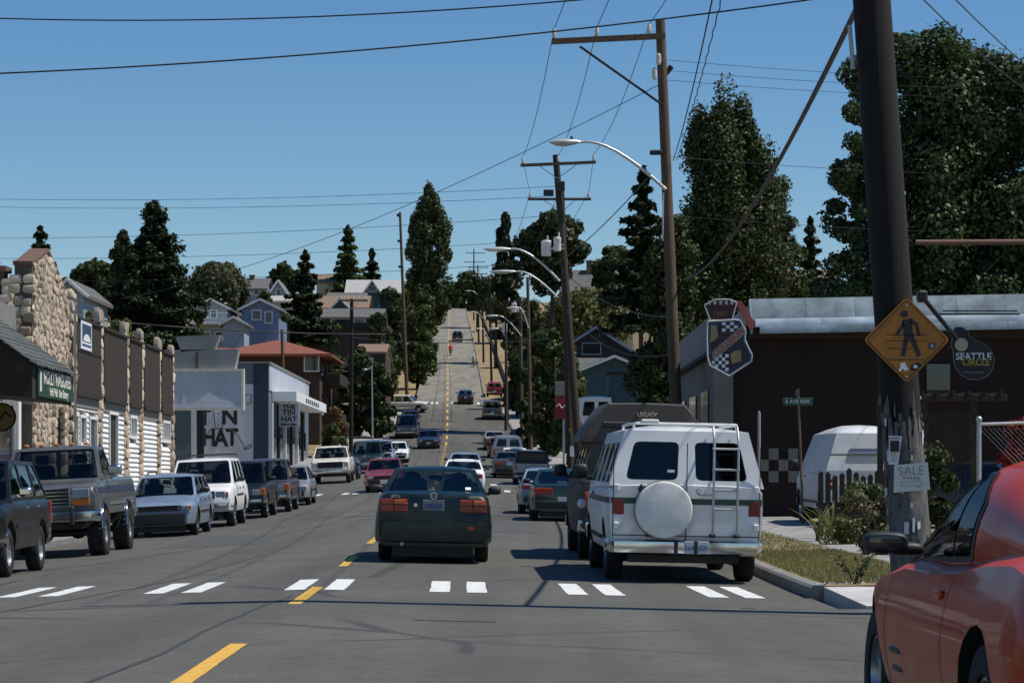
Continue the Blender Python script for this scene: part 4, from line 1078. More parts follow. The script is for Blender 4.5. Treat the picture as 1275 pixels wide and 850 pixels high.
# ---------------------------------------------------------------- buildings
M['stone'] = stonemat('stone', (0.22, 0.16, 0.11), (0.70, 0.58, 0.44))
M['stone_rubble'] = leafmat('stone_rubble', (0.22, 0.16, 0.11), (0.66, 0.55, 0.42), 0.0)
M['mortar'] = plain('mortar', (0.11, 0.09, 0.07), .95, bump=.4)
M['brown_panel'] = plain('brown_panel', (0.032, 0.021, 0.014), .8, scale=1.2, var=.25)
M['brown_dark'] = plain('brown_dark', (0.022, 0.016, 0.012), .85)
M['siding'] = plain('siding', (0.82, 0.81, 0.77), .6, scale=1.5, var=.07)
M['trim_grey'] = plain('trim_grey', (0.22, 0.215, 0.2), .7)
M['sign_green'] = plain('sign_green', (0.012, 0.06, 0.035), .5)
M['cream'] = plain('cream', (0.72, 0.69, 0.58), .6)
M['shingle_grey'] = shinglemat('shingle_grey', (0.05, 0.058, 0.056), (0.13, 0.14, 0.135))
M['brick_cap'] = plain('brick_cap', (0.15, 0.085, 0.06), .85, bump=.3)
M['wall_blue'] = plain('wall_blue', (0.11, 0.15, 0.19), .75, scale=.8)
M['wall_navy'] = plain('wall_navy', (0.022, 0.036, 0.062), .7, scale=.8)
M['mural_white'] = plain('mural_white', (0.60, 0.62, 0.66), .8, scale=.7, var=.12)
M['sign_grey'] = plain('sign_grey', (0.20, 0.21, 0.215), .6, scale=.9, var=.3)
M['sign_pale'] = plain('sign_pale', (0.44, 0.48, 0.54), .55, scale=.8, var=.15)
M['brick_brown'] = plain('brick_brown', (0.050, 0.028, 0.020), .9, scale=2, var=.3)
M['roof_red'] = shinglemat('roof_red', (0.16, 0.045, 0.026), (0.27, 0.085, 0.05))
M['roof_grey'] = shinglemat('roof_grey', (0.07, 0.07, 0.07), (0.15, 0.148, 0.142))
M['roof_tan'] = shinglemat('roof_tan', (0.15, 0.10, 0.065), (0.26, 0.18, 0.12))
M['roof_pale'] = shinglemat('roof_pale', (0.30, 0.30, 0.29), (0.46, 0.45, 0.42))
M['wall_dull'] = plain('wall_dull', (0.07, 0.06, 0.05), .85, scale=.6)
M['wall_paleblue'] = plain('wall_paleblue', (0.26, 0.33, 0.38), .75)
M['wall_brightblue'] = plain('wall_brightblue', (0.15, 0.20, 0.30), .7)
M['wall_teal'] = plain('wall_teal', (0.035, 0.075, 0.095), .75)
M['wall_cream'] = plain('wall_cream', (0.42, 0.38, 0.30), .8)
M['wall_char'] = plain('wall_char', (0.035, 0.035, 0.036), .85)
M['wall_red'] = plain('wall_red', (0.030, 0.008, 0.007), .8, scale=1.5, var=.3, bump=.15)
def bricks(name, a, b2, mortar, scale=1.0):
    m, nt, b = nodes(name); br = N(nt, 'TexBrick', Scale=scale); br.inputs['Color1'].default_value = (*a, 1); br.inputs['Color2'].default_value = (*b2, 1); br.inputs['Mortar'].default_value = (*mortar, 1)
    br.inputs['Mortar Size'].default_value = .012; br.inputs['Brick Width'].default_value = .4; br.inputs['Row Height'].default_value = .2
    tc = N(nt, 'TexCoord'); sp = N(nt, 'SeparateXYZ'); cm = N(nt, 'CombineXYZ'); ad = N(nt, 'Math', operation='ADD'); nt.links.new(tc.outputs['Object'], sp.inputs[0])
    nt.links.new(sp.outputs['X'], ad.inputs[0]); nt.links.new(sp.outputs['Y'], ad.inputs[1]); nt.links.new(ad.outputs[0], cm.inputs[0]); nt.links.new(sp.outputs['Z'], cm.inputs[1]); nt.links.new(cm.outputs[0], br.inputs['Vector'])
    n = N(nt, 'TexNoise', Scale=0.8, Detail=7.0, Roughness=.7); nt.links.new(tc.outputs['Object'], n.inputs['Vector'])
    nt.links.new(mixc(nt, 1.0, br.outputs['Color'], ramp(nt, n.outputs['Fac'], [(.3, (.6, .6, .6)), (.7, (1.35, 1.3, 1.3))]), 'MULTIPLY'), b.inputs['Base Color']); b.inputs['Roughness'].default_value = .9
    bp = N(nt, 'Bump', Strength=.4, Distance=.01); bp.invert = True; nt.links.new(br.outputs['Fac'], bp.inputs['Height']); nt.links.new(bp.outputs[0], b.inputs['Normal']); return m
M['wall_red'] = bricks('wall_red_brick', (0.017, 0.006, 0.005), (0.013, 0.005, 0.004), (0.010, 0.005, 0.004))
M['brick_brown'] = bricks('brick_brown_b', (0.06, 0.030, 0.021), (0.042, 0.024, 0.017), (0.07, 0.06, 0.05))
M['wall_conc'] = plain('wall_conc', (0.15, 0.135, 0.12), .85, scale=.7, var=.25)
M['sheet'] = plain('sheet', (0.24, 0.30, 0.33), .5, .3, scale=1.4, var=.5)
M['fence_wood'] = woodpole('fence_wood', (0.012, 0.009, 0.007), (0.05, 0.036, 0.026), (8, 8, 1))

# ---- pub on the left with stone pillars
WK = -0.0096
def WX(d): return -12.4 + WK * d
pub = thing('pub', 'long pub with white siding, brown upper panels, stone pillars and shingled canopy', 'building', (WX(70), 70, 0), 0.0096)
zg = lambda d: gz(XL(d), d) + .15
pbox('wall', M['trim_grey'], pub, (-6.06, 2.0, 2.6), (12, 43.6, 6.4))
pbox('roof', M['roof_grey'], pub, (-6.1, 11.5, 5.86), (12.2, 24.4, .12))
_st = []
def stone_mesh(i):
    rr = np.random.default_rng(100 + i); m = MB(); n, k = 8, 5; ph = rr.uniform(0, 6, 6); sz = rr.uniform(.8, 1.15, 3)
    for a in range(k + 1):
        p = math.pi * a / k
        for b in range(n):
            t = 2*math.pi*b/n; rad = 1 + .16*math.sin(2*t + ph[0])*math.sin(p*2 + ph[1]) + .12*math.sin(3*t + ph[2])
            x, y, z = math.sin(p)*math.cos(t)*rad, math.sin(p)*math.sin(t)*rad, math.cos(p)*(1 + .1*math.sin(2*t + ph[3]))
            f = lambda q: math.copysign(abs(q)**.55, q) * rr.uniform(.86, 1.1)
            m.v.append((f(x)*sz[0], f(y)*sz[1], f(z)*sz[2]))
    for a in range(k):
        for b in range(n): m.f.append([a*n + b, (a+1)*n + b, (a+1)*n + (b+1) % n, a*n + (b+1) % n]); m.mi.append(0)
    return m.mesh('stone', M['stone'], smooth=35)
STM = [stone_mesh(i) for i in range(7)]
def stone(parent, p, sx, sy, sz):
    mm = Matrix.Translation(p) @ Matrix.Rotation(random.uniform(-.2, .2), 4, random.choice('XYZ')) @ Matrix.Diagonal((sx, sy, sz, 1))
    return obj('stone', random.choice(STM), parent, mm)
PIL = [70.1, 76.4, 81.9, 85.4, 90.0, 93.7]
for i, d in enumerate(PIL):
    y = d - 70; w = .62 if i else .75; top = 6.25 if i else 6.55
    ex = .0 if i else .16
    pil = pbox('stone_pillar', M['mortar'], pub, (.03 + ex, y, top/2), (.17 + ex, w - .16, top))
    z = zg(d) + .2; back = MB(); k = 0
    while z < top:
        h = random.uniform(.30, .46)
        stone(pil, (.09 + ex, y + random.uniform(-.05, .05), z + h/2), random.uniform(.05, .09), w*random.uniform(.36, .48), h*.5)
        for s in (-1, 1):
            mm = Matrix.Translation((.02 + ex*.8 + random.uniform(-.02, .02), y + s*w*.36, z + h/2 + random.uniform(-.06, .06))) @ Matrix.Diagonal((.11 + ex*.7, .10, h*.48, 1))
            vs = [mm @ v.co for v in STM[k % 7].vertices]; back.add(vs, [list(p.vertices) for p in STM[k % 7].polygons]); k += 1
        z += h
    bo = back.build('side_stones', M['stone'], pil, smooth=35); bo['kind'] = 'stuff'
for i in range(5):
    y0, y1 = PIL[i] - 70 + .32, PIL[i+1] - 70 - .30; L_ = y1 - y0; yc = (y0 + y1)/2
    pbox('brown_panel', M['brown_panel'], pub, (.05, yc, 4.97), (.22, L_, 2.18), .01)
    pbox('panel_cap', M['brown_dark'], pub, (.07, yc, 6.09), (.30, L_ + .1, .08))
    pbox('beam', M['brown_dark'], pub, (.07, yc, 3.83), (.26, L_, .10))  # dark strip put in as the shadow line under the panel
    pbox('frieze', M['trim_grey'], pub, (-.01, yc, 3.62), (.16, L_, .30))
    if i == 0: pbox('panel_joint', M['brown_dark'], pub, (.166, yc, 5.15), (.03, L_, .07))
    # openings: (y0, y1, z0, z1)
    ops = {0: [(71.5,72.35,1.2,3.22), (72.8,73.8,2.35,3.2), (72.8,73.8,1.2,2.2), (74.55,75.85,.6,3.2)], 1: [(78.4,80.1,.45,3.46)], 2: [(83.0,84.4,2.75,3.46)], 3: [], 4: [(91.3,93.2,2.75,3.5)]}[i]
    b = MB(); z = zg(PIL[i]) + .05
    while z < 3.46:
        segs = [(y0, y1)]
        for a, c_, z0, z1 in ops:
            if z + .16 > z0 - .06 and z < z1 + .06:
                ns = []
                for s0, s1 in segs:
                    a_, b_ = a - 70 - .1, c_ - 70 + .1
                    if b_ <= s0 or a_ >= s1: ns.append((s0, s1)); continue
                    if a_ > s0: ns.append((s0, a_))
                    if b_ < s1: ns.append((b_, s1))
                segs = ns
        for s0, s1 in segs:
            if s1 - s0 < .05: continue
            zt = min(z + .165, 3.47)
            b.add([(-.06, s0, z), (.055, s0, z), (.055, s0, z + .02), (.0, s0, zt), (-.06, s0, zt), (-.06, s1, z), (.055, s1, z), (.055, s1, z + .02), (.0, s1, zt), (-.06, s1, zt)],
                  [(0,1,2,3,4), (9,8,7,6,5), (0,5,6,1), (1,6,7,2), (2,7,8,3), (3,8,9,4)])
        z += .165
    sdg = b.build('siding', M['siding'], pub); sdg['kind'] = 'stuff'
    for a, c_, z0, z1 in ops:
        ya, yb_ = a - 70, c_ - 70; dr = (i == 1 or z0 < .7); nm = 'door' if dr else 'window'
        p = pbox(nm, M['pane'] if not (i == 1) else M['brown_dark'], pub, (-.03, (ya+yb_)/2, (z0+z1)/2), (.06, yb_ - ya, z1 - z0))
        q = MB()
        for zz in (z0, z1): q.box((.03, (ya+yb_)/2, zz), (.12, yb_ - ya + .18, .09))
        for yy in (ya, yb_): q.box((.028, yy, (z0+z1)/2), (.115, .09, z1 - z0 - .09))
        if i == 4:
            for t in (1/3, 2/3): q.box((.026, lerp(ya, yb_, t), (z0+z1)/2), (.11, .06, z1 - z0 - .09))
        if i == 2: q.box((.026, (ya+yb_)/2, (z0+z1)/2), (.11, .05, z1 - z0 - .09))
        q.build('frame', M['siding'], p)
# the blue poster on the first bay
ps = pbox('poster', M['white'], pub, (.19, 3.0, 5.62), (.05, 1.9, .86), .01)
pbox('poster_field', plain('poster_blue', (.03,.055,.14), .5), ps, (.218, 3.0, 5.70), (.01, 1.6, .52)); pbox('poster_line', plain('poster_blue2', (.03,.07,.22), .5), ps, (.218, 3.0, 5.33), (.01, 1.6, .06))
q = MB(); q.prism([(.62*math.cos(t), .22*math.sin(t)) for t in [math.pi*k/14 for k in range(15)]], lambda x, y, dd: (.224 + dd, 3.0 + x, 5.45 + y), .008); q.build('poster_arch', M['white'], ps)
# stone gable
gy0, gy1 = -6.4, -1.05; pk_y = -4.1
gpoly = [(gy0, -.3), (gy1, -.3), (gy1, 6.4), (pk_y + 1.4, 7.0), (pk_y, 7.45), (gy0 + .35, 6.98), (gy0, 6.92)]
arch = [(-3.55, .35), (-2.15, .35), (-2.15, 2.55)] + [(-2.85 + .7*math.cos(t), 2.55 + .7*math.sin(t)) for t in [math.pi*k/10 for k in range(1, 10)]] + [(-3.55, 2.55)]
fr, pn = panel(gpoly, [arch], lambda y, z, q: (.34 - q, y, z), .5, .45)
fr.add([(.34, y, z) for y, z in gpoly] + [(-.12, y, z) for y, z in gpoly], [(i, (i+1) % 7, 7 + (i+1) % 7, 7 + i) for i in range(7)])
gw = fr.build('stone_gable', M['mortar'], pub)
pn[0].build('door', M['brown_dark'], pub)
def inpoly(x, y, P):
    c = False
    for i in range(len(P)):
        (x1, y1), (x2, y2) = P[i-1], P[i]
        if (y1 > y) != (y2 > y) and x < (x2 - x1)*(y - y1)/(y2 - y1) + x1: c = not c
    return c
z = 2.2; rowi = 0; gsm = MB()
def gst(x, y, z, a, b, c):
    mm = Matrix.Translation((x, y, z)) @ Matrix.Rotation(random.uniform(-.4, .4), 4, 'X') @ Matrix.Diagonal((a*random.uniform(.6, 1.4), b, c, 1)); st = random.choice(STM)
    gsm.add([mm @ v.co for v in st.vertices], [list(p.vertices) for p in st.polygons])
while z < 7.4:
    y = gy0 + .22 + (rowi % 2)*.2
    while y < gy1:
        w = random.uniform(.08, .17)
        if inpoly(y, z, gpoly) and not inpoly(y, z, [(-3.75, 0), (-1.95, 0), (-1.95, 3.3), (-3.75, 3.3)]):
            gst(.33, y + random.uniform(-.05, .05), z + random.uniform(-.05, .05), .07, w, random.uniform(.07, .13))
        y += w*1.7
    z += .18; rowi += 1
gsm.build('rubble_stones', M['stone_rubble'], gw, smooth=35)['kind'] = 'stuff'
for k in range(11):
    t = math.pi*k/10; stone(gw, (.37, -2.85 + .86*math.cos(t), 2.55 + .86*math.sin(t)), .14, .15, .15)
for k in range(5):
    for s in (-1, 1): stone(gw, (.37, -2.85 + s*.88, .7 + .4*k), .14, .16, .2)
z = 3.4
while z < 6.7:
    x = .22
    while x > -2.6:
        stone(gw, (x + random.uniform(-.06, .06), gy0 - .02, z + random.uniform(-.07, .07)), random.uniform(.11, .18), .07, random.uniform(.10, .15)); x -= .29
    z += .26
pbox('side_wall', M['mortar'], pub, (-3.0, gy0 + .28, 3.3), (5.2, .5, 6.9))
def rake(a, b):
    n = max(2, int((Vector(b) - Vector(a)).length / .24))
    for i in range(n):
        p = Vector(a).lerp(Vector(b), (i + .5)/n); ang = math.atan2(b[1] - a[1], b[0] - a[0])
        pbox('cap_brick', M['brick_cap'], gw, (.11, p.x, p.y + .05), (.52, .225, .12), .012, Matrix.Rotation(ang, 3, 'X'))
rake((gy0 - .1, 6.92), (gy0 + .4, 7.0)); rake((gy0 + .4, 7.0), (pk_y, 7.48)); rake((pk_y, 7.48), (pk_y + 1.45, 7.02)); rake((pk_y + 1.45, 7.0), (gy1 + .1, 6.42))
pbox('side_coping', M['brick_cap'], gw, (-3.0, gy0 + .2, 6.82), (5.4, .75, .16), .02)
pbox('front_window', M['pane'], pub, (.01, -9.0, 1.7), (.06, 3.4, 1.9)); pbox('front_post', M['siding'], pub, (.06, -6.95, 1.8), (.14, .35, 3.0))
# canopy with shingles and sign
can = MB(); can.prism([(.0, 3.25), (2.35, 3.05), (2.35, 3.80), (0, 5.45)], lambda x, z, dd: (x, -17.0 + dd, z), 5.0)
canopy = can.build('canopy', M['brown_dark'], pub)
sh = MB(); nrow = 13
for i in range(nrow):
    t0, t1 = i/nrow, (i + 1.25)/nrow; y = -17.2
    while y < -11.8:
        w = random.uniform(.16, .3); j = random.uniform(-.03, .03)
        xa, za = lerp(0, 2.5, t0 + j*.3), lerp(5.53, 3.76, t0 + j*.3); xb, zb_ = lerp(0, 2.5, min(t1, 1.0) + j*.3), lerp(5.53, 3.76, min(t1, 1.0) + j*.3)
        y2 = min(y + w - .012, -11.8); th = .035
        sh.add([(xa, y, za), (xa, y2, za), (xb, y2, zb_ + th), (xb, y, zb_ + th), (xa, y, za - .03), (xa, y2, za - .03), (xb, y2, zb_), (xb, y, zb_)], [(0,1,2,3), (7,6,5,4), (2,6,7,3), (0,3,7,4), (1,5,6,2)]); y += w
so_ = sh.build('shingles', M['shingle_grey'], canopy); so_['kind'] = 'stuff'
sg = pbox('sign_board', M['sign_green'], pub, (2.38, -14.3, 3.43), (.05, 4.5, .64), .01)
text_on(sg, 'MOLLY MAGUIRES', .42, M['cream'], face_street(2.41, -14.2, 3.54), bold=.006, sx=1.02)
text_on(sg, 'Irish Pub  Bar-Eatery', .26, M['cream'], face_street(2.41, -14.0, 3.25), bold=.004, sx=1.1)
pbox('sign_figure', M['cream'], sg, (2.41, -16.3, 3.45), (.012, .2, .46), .004)
hs = thing('hanging_sign', 'round yellow hanging sign under the shingled canopy', 'sign', at(2, 519, 56.5))
q = MB(); q.lathe([(-.03, .001), (-.03, .30), (.03, .30), (.03, .001)], 28, 'y'); q.build('board', plain('sign_yellow', (.16,.10,.03), .6), hs)
q = MB(); q.lathe([(-.036, .30), (-.036, .34), (.036, .34), (.036, .30)], 28, 'y'); q.build('rim', M['brown_dark'], hs)
pbox('hanger', M['black'], hs, (0, 0, .62), (.03, .03, .5))
q = MB(); q.tube([(-.22, -.034, -.05), (-.1, -.034, .1), (0, -.034, -.04), (.1, -.034, .12), (.22, -.034, .0)], .03, 5); q.build('emblem', M['brown_dark'], hs)

# ---- pole sign in the lot
sgn = thing('pole_sign', 'weathered blank pole sign with two flared boards above a torn white cabinet', 'sign', (mx(249, 112), 112, zg(112) - .1))
g0 = sgn.location.z; S_ = 112/3000
def L3(px, py): return (mx(px, 112) - sgn.location.x, mz(py, 112) - g0)
pbox('post', M['black'], sgn, (0, .15, (mz(440, 112) - g0)/2), (.32, .28, mz(440, 112) - g0), .02)
x0, z0 = L3(206, 509); x1, z1 = L3(303, 461); cab_ = pbox('cabinet', M['sign_pale'], sgn, ((x0+x1)/2, -.12, (z0+z1)/2), (x1-x0, .5, z1-z0), .01)
q = MB()
for zz in (z0, z1): q.box(((x0+x1)/2, -.15, zz), (x1 - x0 + .12, .54, .12))
for xx in (x0, x1): q.box((xx, -.15, (z0+z1)/2), (.12, .53, z1 - z0 - .12))
q.build('cabinet_frame', plain('frame_cream', (.60,.58,.50), .6), cab_)
q = MB(); pl = [L3(*p) for p in ((208,507),(300,507),(287,499),(276,498),(268,492),(262,489),(256,492),(247,499),(240,503),(232,503),(230,488),(228,503),(222,505),(214,502),(208,504))]
q.prism(pl, lambda x, z, dd: (x, -.378 - dd, z), .012); q.build('torn_vinyl', M['mural_white'], cab_)
for pts in (((190,466),(292,461),(297,435),(196,436)), ((226,438),(267,435),(274,417),(219,419))):
    q = MB(); pl = [L3(*p) for p in pts]; q.prism(pl, lambda x, z, dd: (x, -.2 + dd, z), .35); q.cur = 1
    b_ = q.build('flared_board', M['sign_grey'], sgn)
    a, b2 = Vector(pl[1]), Vector(pl[2]); q = MB(); q.cyl((a.x + .02, -.02, a.y), (b2.x + .02, -.02, b2.y), .09, n=4); q.build('edge_trim', plain('frame_cream', (.6,.58,.5), .6), b_)
pbox('post_stub', plain('rust', (.12,.05,.025), .9), sgn, (L3(246,450)[0], -.23, L3(246,450)[1]), (.09, .05, .9))

# ---- bar with the painted wall
tz0 = zg(135)
TX = mx(334, 135)
bar = thing('corner_bar', 'grey blue corner bar with black lettering painted on its side wall and white canopy', 'building', (TX, 135, tz0), 0.004)
tl = lambda px, py, d=135: (mx(px, d) - TX, mz(py, d) - tz0)
Ht = tl(0, 452)[1]
pbox('wall', M['wall_blue'], bar, (-4.9, 14, Ht/2 - .3), (9.8, 28, Ht + .6))
pbox('corner_panel', M['wall_navy'], bar, (tl(325, 0)[0], -.02, Ht/2), (.85, .06, Ht - .02), .01)
pbox('parapet_cap', M['trim_grey'], bar, (-4.85, 14, Ht + .04), (9.95, 28.2, .1))
x0, z1 = tl(238, 511); x1, z0 = tl(316, 586)
mu = MB(); pl = [(x0, z0), (tl(305,0)[0], z0), (tl(316,0)[0], tl(0, 580)[1]), (tl(316,0)[0], tl(0,478)[1]), (tl(296,0)[0], tl(0,478)[1]), (x0, tl(0,478)[1])]
mu.prism(pl, lambda x, z, dd: (x, -.008 + dd*.5, z), .012); mural = mu.build('mural', M['mural_white'], bar)
def lett(t, px, py, h, sx=1.0):
    x, z = tl(px, py); text_on(mural, t, h, M['black'], face_cam(x, -.016, z), bold=.05, sx=sx)
lett('T', 255, 520, 1.25, .9); lett('N', 286, 519, 1.25, .95)
lett('H', 260, 545, 1.3, .8); lett('A', 275, 546, 1.3, .85); lett('T', 289, 545, 1.3, .85)
def line(pts, r=.025):
    q = MB(); q.tube([(tl(*p)[0], -.014, tl(*p)[1]) for p in pts], r, 5); q.build('painted_line', M['black'], mural)
line([(266,511),(268,531),(276,535),(279,511)]); line([(254,556),(256,543),(262,535),(274,533),(287,534),(296,541),(301,550),(305,558),(312,553),(314,555),(308,559),(303,559)]); line([(305,491),(313,491),(312,502),(307,503)])
for k in range(3): q = MB(); q.sphere((tl(272, 515 + 7*k)[0], -.015, tl(272, 515 + 7*k)[1]), .04, 6, 4); q.build('painted_dot', M['black'], mural)
pbox('teal_patch', plain('patch_teal', (.07,.11,.12), .8), bar, ((tl(219,0)[0] + tl(237,0)[0])/2, -.006, tl(0, 530)[1]), (.8, .02, 1.9))
pbox('base_band', M['wall_navy'], bar, (tl(268, 0)[0], -.012, tl(0, 590)[1]), (4.3, .03, .45))
# street front: canopy, shop front, hanging sign
pbox('canopy_fascia', M['white'], bar, (.72, 13.5, tl(0, 491.5)[1]), (1.40, 23, .56), .01)
pbox('parapet_band', M['sign_pale'], bar, (.02, 14, tl(0, 469)[1]), (.06, 27.5, 1.5), .01)
for k in range(7): pbox('canopy_lettering_block', M['wall_navy'], bar, (1.425, 9 + 1.5*k, tl(0, 492)[1]), (.012, .9, .26))
fb = mz(500, 135) - tz0
for k in range(6):
    y = 1.6 + 4.2*k; w = pbox('shop_window', M['pane'], bar, (.02, y + 1.2, 1.7), (.08, 2.6, 2.2)); pbox('window_sill', M['mural_white'], w, (.05, y + 1.2, .5), (.14, 2.8, .14))
    pbox('pilaster', M['brown_dark'] if k % 2 else M['mural_white'], bar, (.06, y - .45, fb/2), (.2, .45, fb))
sb_ = thing('bar_sign', 'white square hanging sign with black capitals under the bar canopy', 'sign', at(360, 531, 139))
pbox('board', M['sign_pale'], sb_, (0, 0, .66), (1.2, .16, 1.3), .01)
for t, z, h in (('THE', 1.12, .36), ('TIN', .80, .42), ('HAT', .43, .42), ('BAR & GRILL', .12, .15)): text_on(sb_, t, h, M['black'], face_cam(0, -.085, z), bold=.012, sx=1.1)
pbox('hanger', M['black'], sb_, (0, 0, 1.5), (.04, .04, .5))

# ---- generic houses on the slopes
def house(name, label, x0, x1, ye, d, depth, kind, rh, wm, rm, yb=None, wins=(), over=.35, chim=None, trim='white', group='houses on the slopes', rot=0.0):
    X0, X1 = mx(x0, d), mx(x1, d); zc_ = mz(ye, d); Xm = (X0 + X1)/2; base = min(tz(Xm, d), tz(Xm, d + depth)) - .4
    if yb: base = min(base, mz(yb, d))
    h = thing(name, label, 'house', (Xm, d, base), rot, group); w = X1 - X0; e = zc_ - base; rz_ = rh * d / FPX
    pbox('wall', wm, h, (0, depth/2, e/2), (w, depth, e)); q = MB(); hw_, o = w/2, over
    if kind == 'gable_front':
        g_ = MB(); g_.prism([(-hw_, e - .01), (hw_, e - .01), (0, e + rz_)], lambda x, z, dd: (x, .01 + dd, z), depth - .02); g_.build('gable', wm, h)
        t = .22; k = rz_/hw_
        q.prism([(-hw_ - o, e - o*k), (0, e + rz_), (hw_ + o, e - o*k), (hw_ + o, e - o*k + t), (0, e + rz_ + t), (-hw_ - o, e - o*k + t)], lambda x, z, dd: (x, -o + dd, z), depth + 2*o)
    elif kind == 'gable_side':
        t = .2; hd = depth/2; k = rz_/hd
        g_ = MB(); g_.prism([(.01, e - .01), (depth - .01, e - .01), (hd, e + rz_)], lambda y, z, dd: (-hw_ + .01 + dd, y, z), w - .02); g_.build('gable', wm, h)
        q.prism([(-o, e - o*k), (hd, e + rz_), (depth + o, e - o*k), (depth + o, e - o*k + t), (hd, e + rz_ + t), (-o, e - o*k + t)], lambda y, z, dd: (-hw_ - o + dd, y, z), w + 2*o)
    elif kind == 'hip':
        a = [(-hw_ - o, -o, e), (hw_ + o, -o, e), (hw_ + o, depth + o, e), (-hw_ - o, depth + o, e)]; rr = min(hw_, depth/2) * .95
        if w > depth: b = [(-hw_ + rr, depth/2, e + rz_), (hw_ - rr, depth/2, e + rz_)]
        else: b = [(0, depth/2 - .3, e + rz_), (0, depth/2 + .3, e + rz_)]
        low = [(x, y, e - .18) for x, y, _ in a]
        q.add(a + b + low, [(0,1,5,4), (1,2,5), (2,3,4,5), (3,0,4), (6,7,1,0), (7,8,2,1), (8,9,3,2), (9,6,0,3), (9,8,7,6)])
    else:
        q.box((0, depth/2, e + .15), (w + 2*o, depth + 2*o, .5))
    roof = q.build('roof', rm, h)
    if kind == 'gable_front' and trim:
        q = MB(); k = rz_/hw_
        for s in (-1, 1): q.cyl((s*(hw_ + o), -o - .02, e - o*k + .08), (0, -o - .02, e + rz_ + .08), .13, n=4)
        q.build('barge_board', M[trim], roof)
    if chim:
        cx, cy = mx(chim[0], d) - Xm, mz(chim[1], d) - base; ch = MB(); ch.box((cx, depth*.45, cy - .9), (.6, .6, 2.0)); ch.box((cx, depth*.45, cy + .1), (.75, .75, .14)); ch.build('chimney', M['brick_cap'], roof)
    for (a, b, c_, d_) in wins:
        xa, xb, za, zb2 = mx(a, d) - Xm, mx(b, d) - Xm, mz(d_, d) - base, mz(c_, d) - base
        wd = pbox('window', M['pane'], h, ((xa+xb)/2, -.01, (za+zb2)/2), (xb - xa, .06, zb2 - za)); f = MB(); t = max(.08, .012*d/FPX*60)
        for zz in (za, zb2): f.box(((xa+xb)/2, -.035, zz), (xb - xa + t, .08, t))
        for xx in (xa, xb): f.box((xx, -.033, (za+zb2)/2), (t, .075, zb2 - za - t))
        f.build('frame', M[trim] if trim else M['white'], wd)
    return h
house('pale_blue_house', 'pale blue gabled house behind the pub roof', 66, 104, 366, 150, 9, 'gable_front', 16, M['wall_paleblue'], M['roof_grey'], 400, [(84,92,368,380)])
h_ = house('white_balcony_house', 'pale house with white balcony under a low gable', 242, 283, 384, 215, 8, 'gable_front', 10, M['wall_paleblue'], M['roof_grey'], 420, [(247,259,386,396), (262,270,386,396), (248,262,413,424), (268,277,413,424)])
q = MB(); W2 = (mx(283,215) - mx(242,215))/2; zb_ = mz(403, 215) - h_.location.z
q.box((0, -.7, zb_), (2*W2 + .4, 1.4, .18)); q.box((0, -1.35, zb_ + .9), (2*W2 + .4, .08, .08))
for k in range(15): q.box((lerp(-W2, W2, k/14), -1.35, zb_ + .45), (.06, .05, .86))
q.build('balcony', M['white'], h_)
house('blue_house', 'bright blue gabled house right of the white balcony house', 301, 347, 385, 217, 8, 'gable_front', 11, M['wall_brightblue'], M['roof_grey'], 430, [(314,325,386,398), (330,339,388,402)])
house('small_gable_porch', 'small low gable roof between the balcony house and the blue house', 278, 304, 403, 210, 4, 'gable_front', 7, M['wall_paleblue'], M['roof_grey'], 440)
house('ridge_house', 'grey roofed house with chimneys on the left ridge', 303, 330, 360, 300, 8, 'gable_side', 15, M['wall_paleblue'], M['roof_grey'], 400, [(306,312,361,367), (316,323,361,367)], chim=(310, 341))
house('ridge_gable_house', 'small house with steep front gable on the left ridge', 337, 356, 364, 292, 7, 'gable_front', 14, M['wall_paleblue'], M['roof_grey'], 400, [(344,350,360,368)])
house('low_roof_house', 'house with pale roof just left of the dark spruce', 333, 372, 376, 280, 8, 'gable_side', 9, M['wall_cream'], M['roof_pale'], 410)
house('ridge_tan_house', 'tan roofed house beside the ridge spruces', 394, 420, 352, 330, 8, 'gable_side', 12, M['wall_cream'], M['roof_tan'], 400)
house('flat_apartments', 'long dark flat-roofed apartment block below the hillside houses', 244, 474, 407, 236, 9, 'flat', 3, M['wall_dull'], M['brown_dark'], 470, [(252,262,413,428), (276,284,413,428), (290,300,413,428), (310,322,413,428), (350,362,413,426), (372,384,413,426), (425,437,446,462)], over=.6)
house('white_roof_house', 'house with broad pale roof and dark dormer high on the hill', 432, 497, 366, 322, 8, 'gable_side', 19, M['wall_char'], M['roof_pale'], 400)
house('dormer', 'dark front dormer in the broad pale roof', 455, 472, 362, 319, 5, 'gable_front', 12, M['wall_teal'], M['roof_grey'], 372, [(458,469,355,363)], over=.6)
house('brown_roof_house', 'plain grey-brown roof below the broad pale roof', 408, 452, 378, 305, 8, 'gable_side', 15, M['wall_dull'], M['roof_grey'], 410)
house('tan_gable_house', 'tan roofed house with small front gable above the apartment block', 388, 456, 384, 280, 8, 'gable_side', 17, M['wall_char'], M['roof_tan'], 420, chim=(396, 364))
house('tan_house_front_gable', 'small teal gable in front of the tan roof', 410, 437, 386, 276, 4, 'gable_front', 13, M['wall_teal'], M['roof_grey'], 400)
house('grey_gambrel_house', 'grey gambrel-roofed house with wide windows above the tiled mansard', 403, 474, 396, 262, 8, 'gable_side', 13, M['wall_char'], M['roof_grey'], 430, [(412,436,397,404), (441,455,397,412)])
house('brick_corner_block', 'brown brick block with red tiled mansard at the hill foot', 444, 480, 440, 224, 10, 'gable_side', 13, M['brick_brown'], M['roof_tan'], 505, [(446,464,446,460)], over=.1)
hb = house('red_roof_apartments', 'brown brick apartments under a broad red hipped roof', 276, 398, 441, 186, 13, 'hip', 24, M['brick_brown'], M['roof_red'], 520, [(379,397,443,462)], over=1.0)
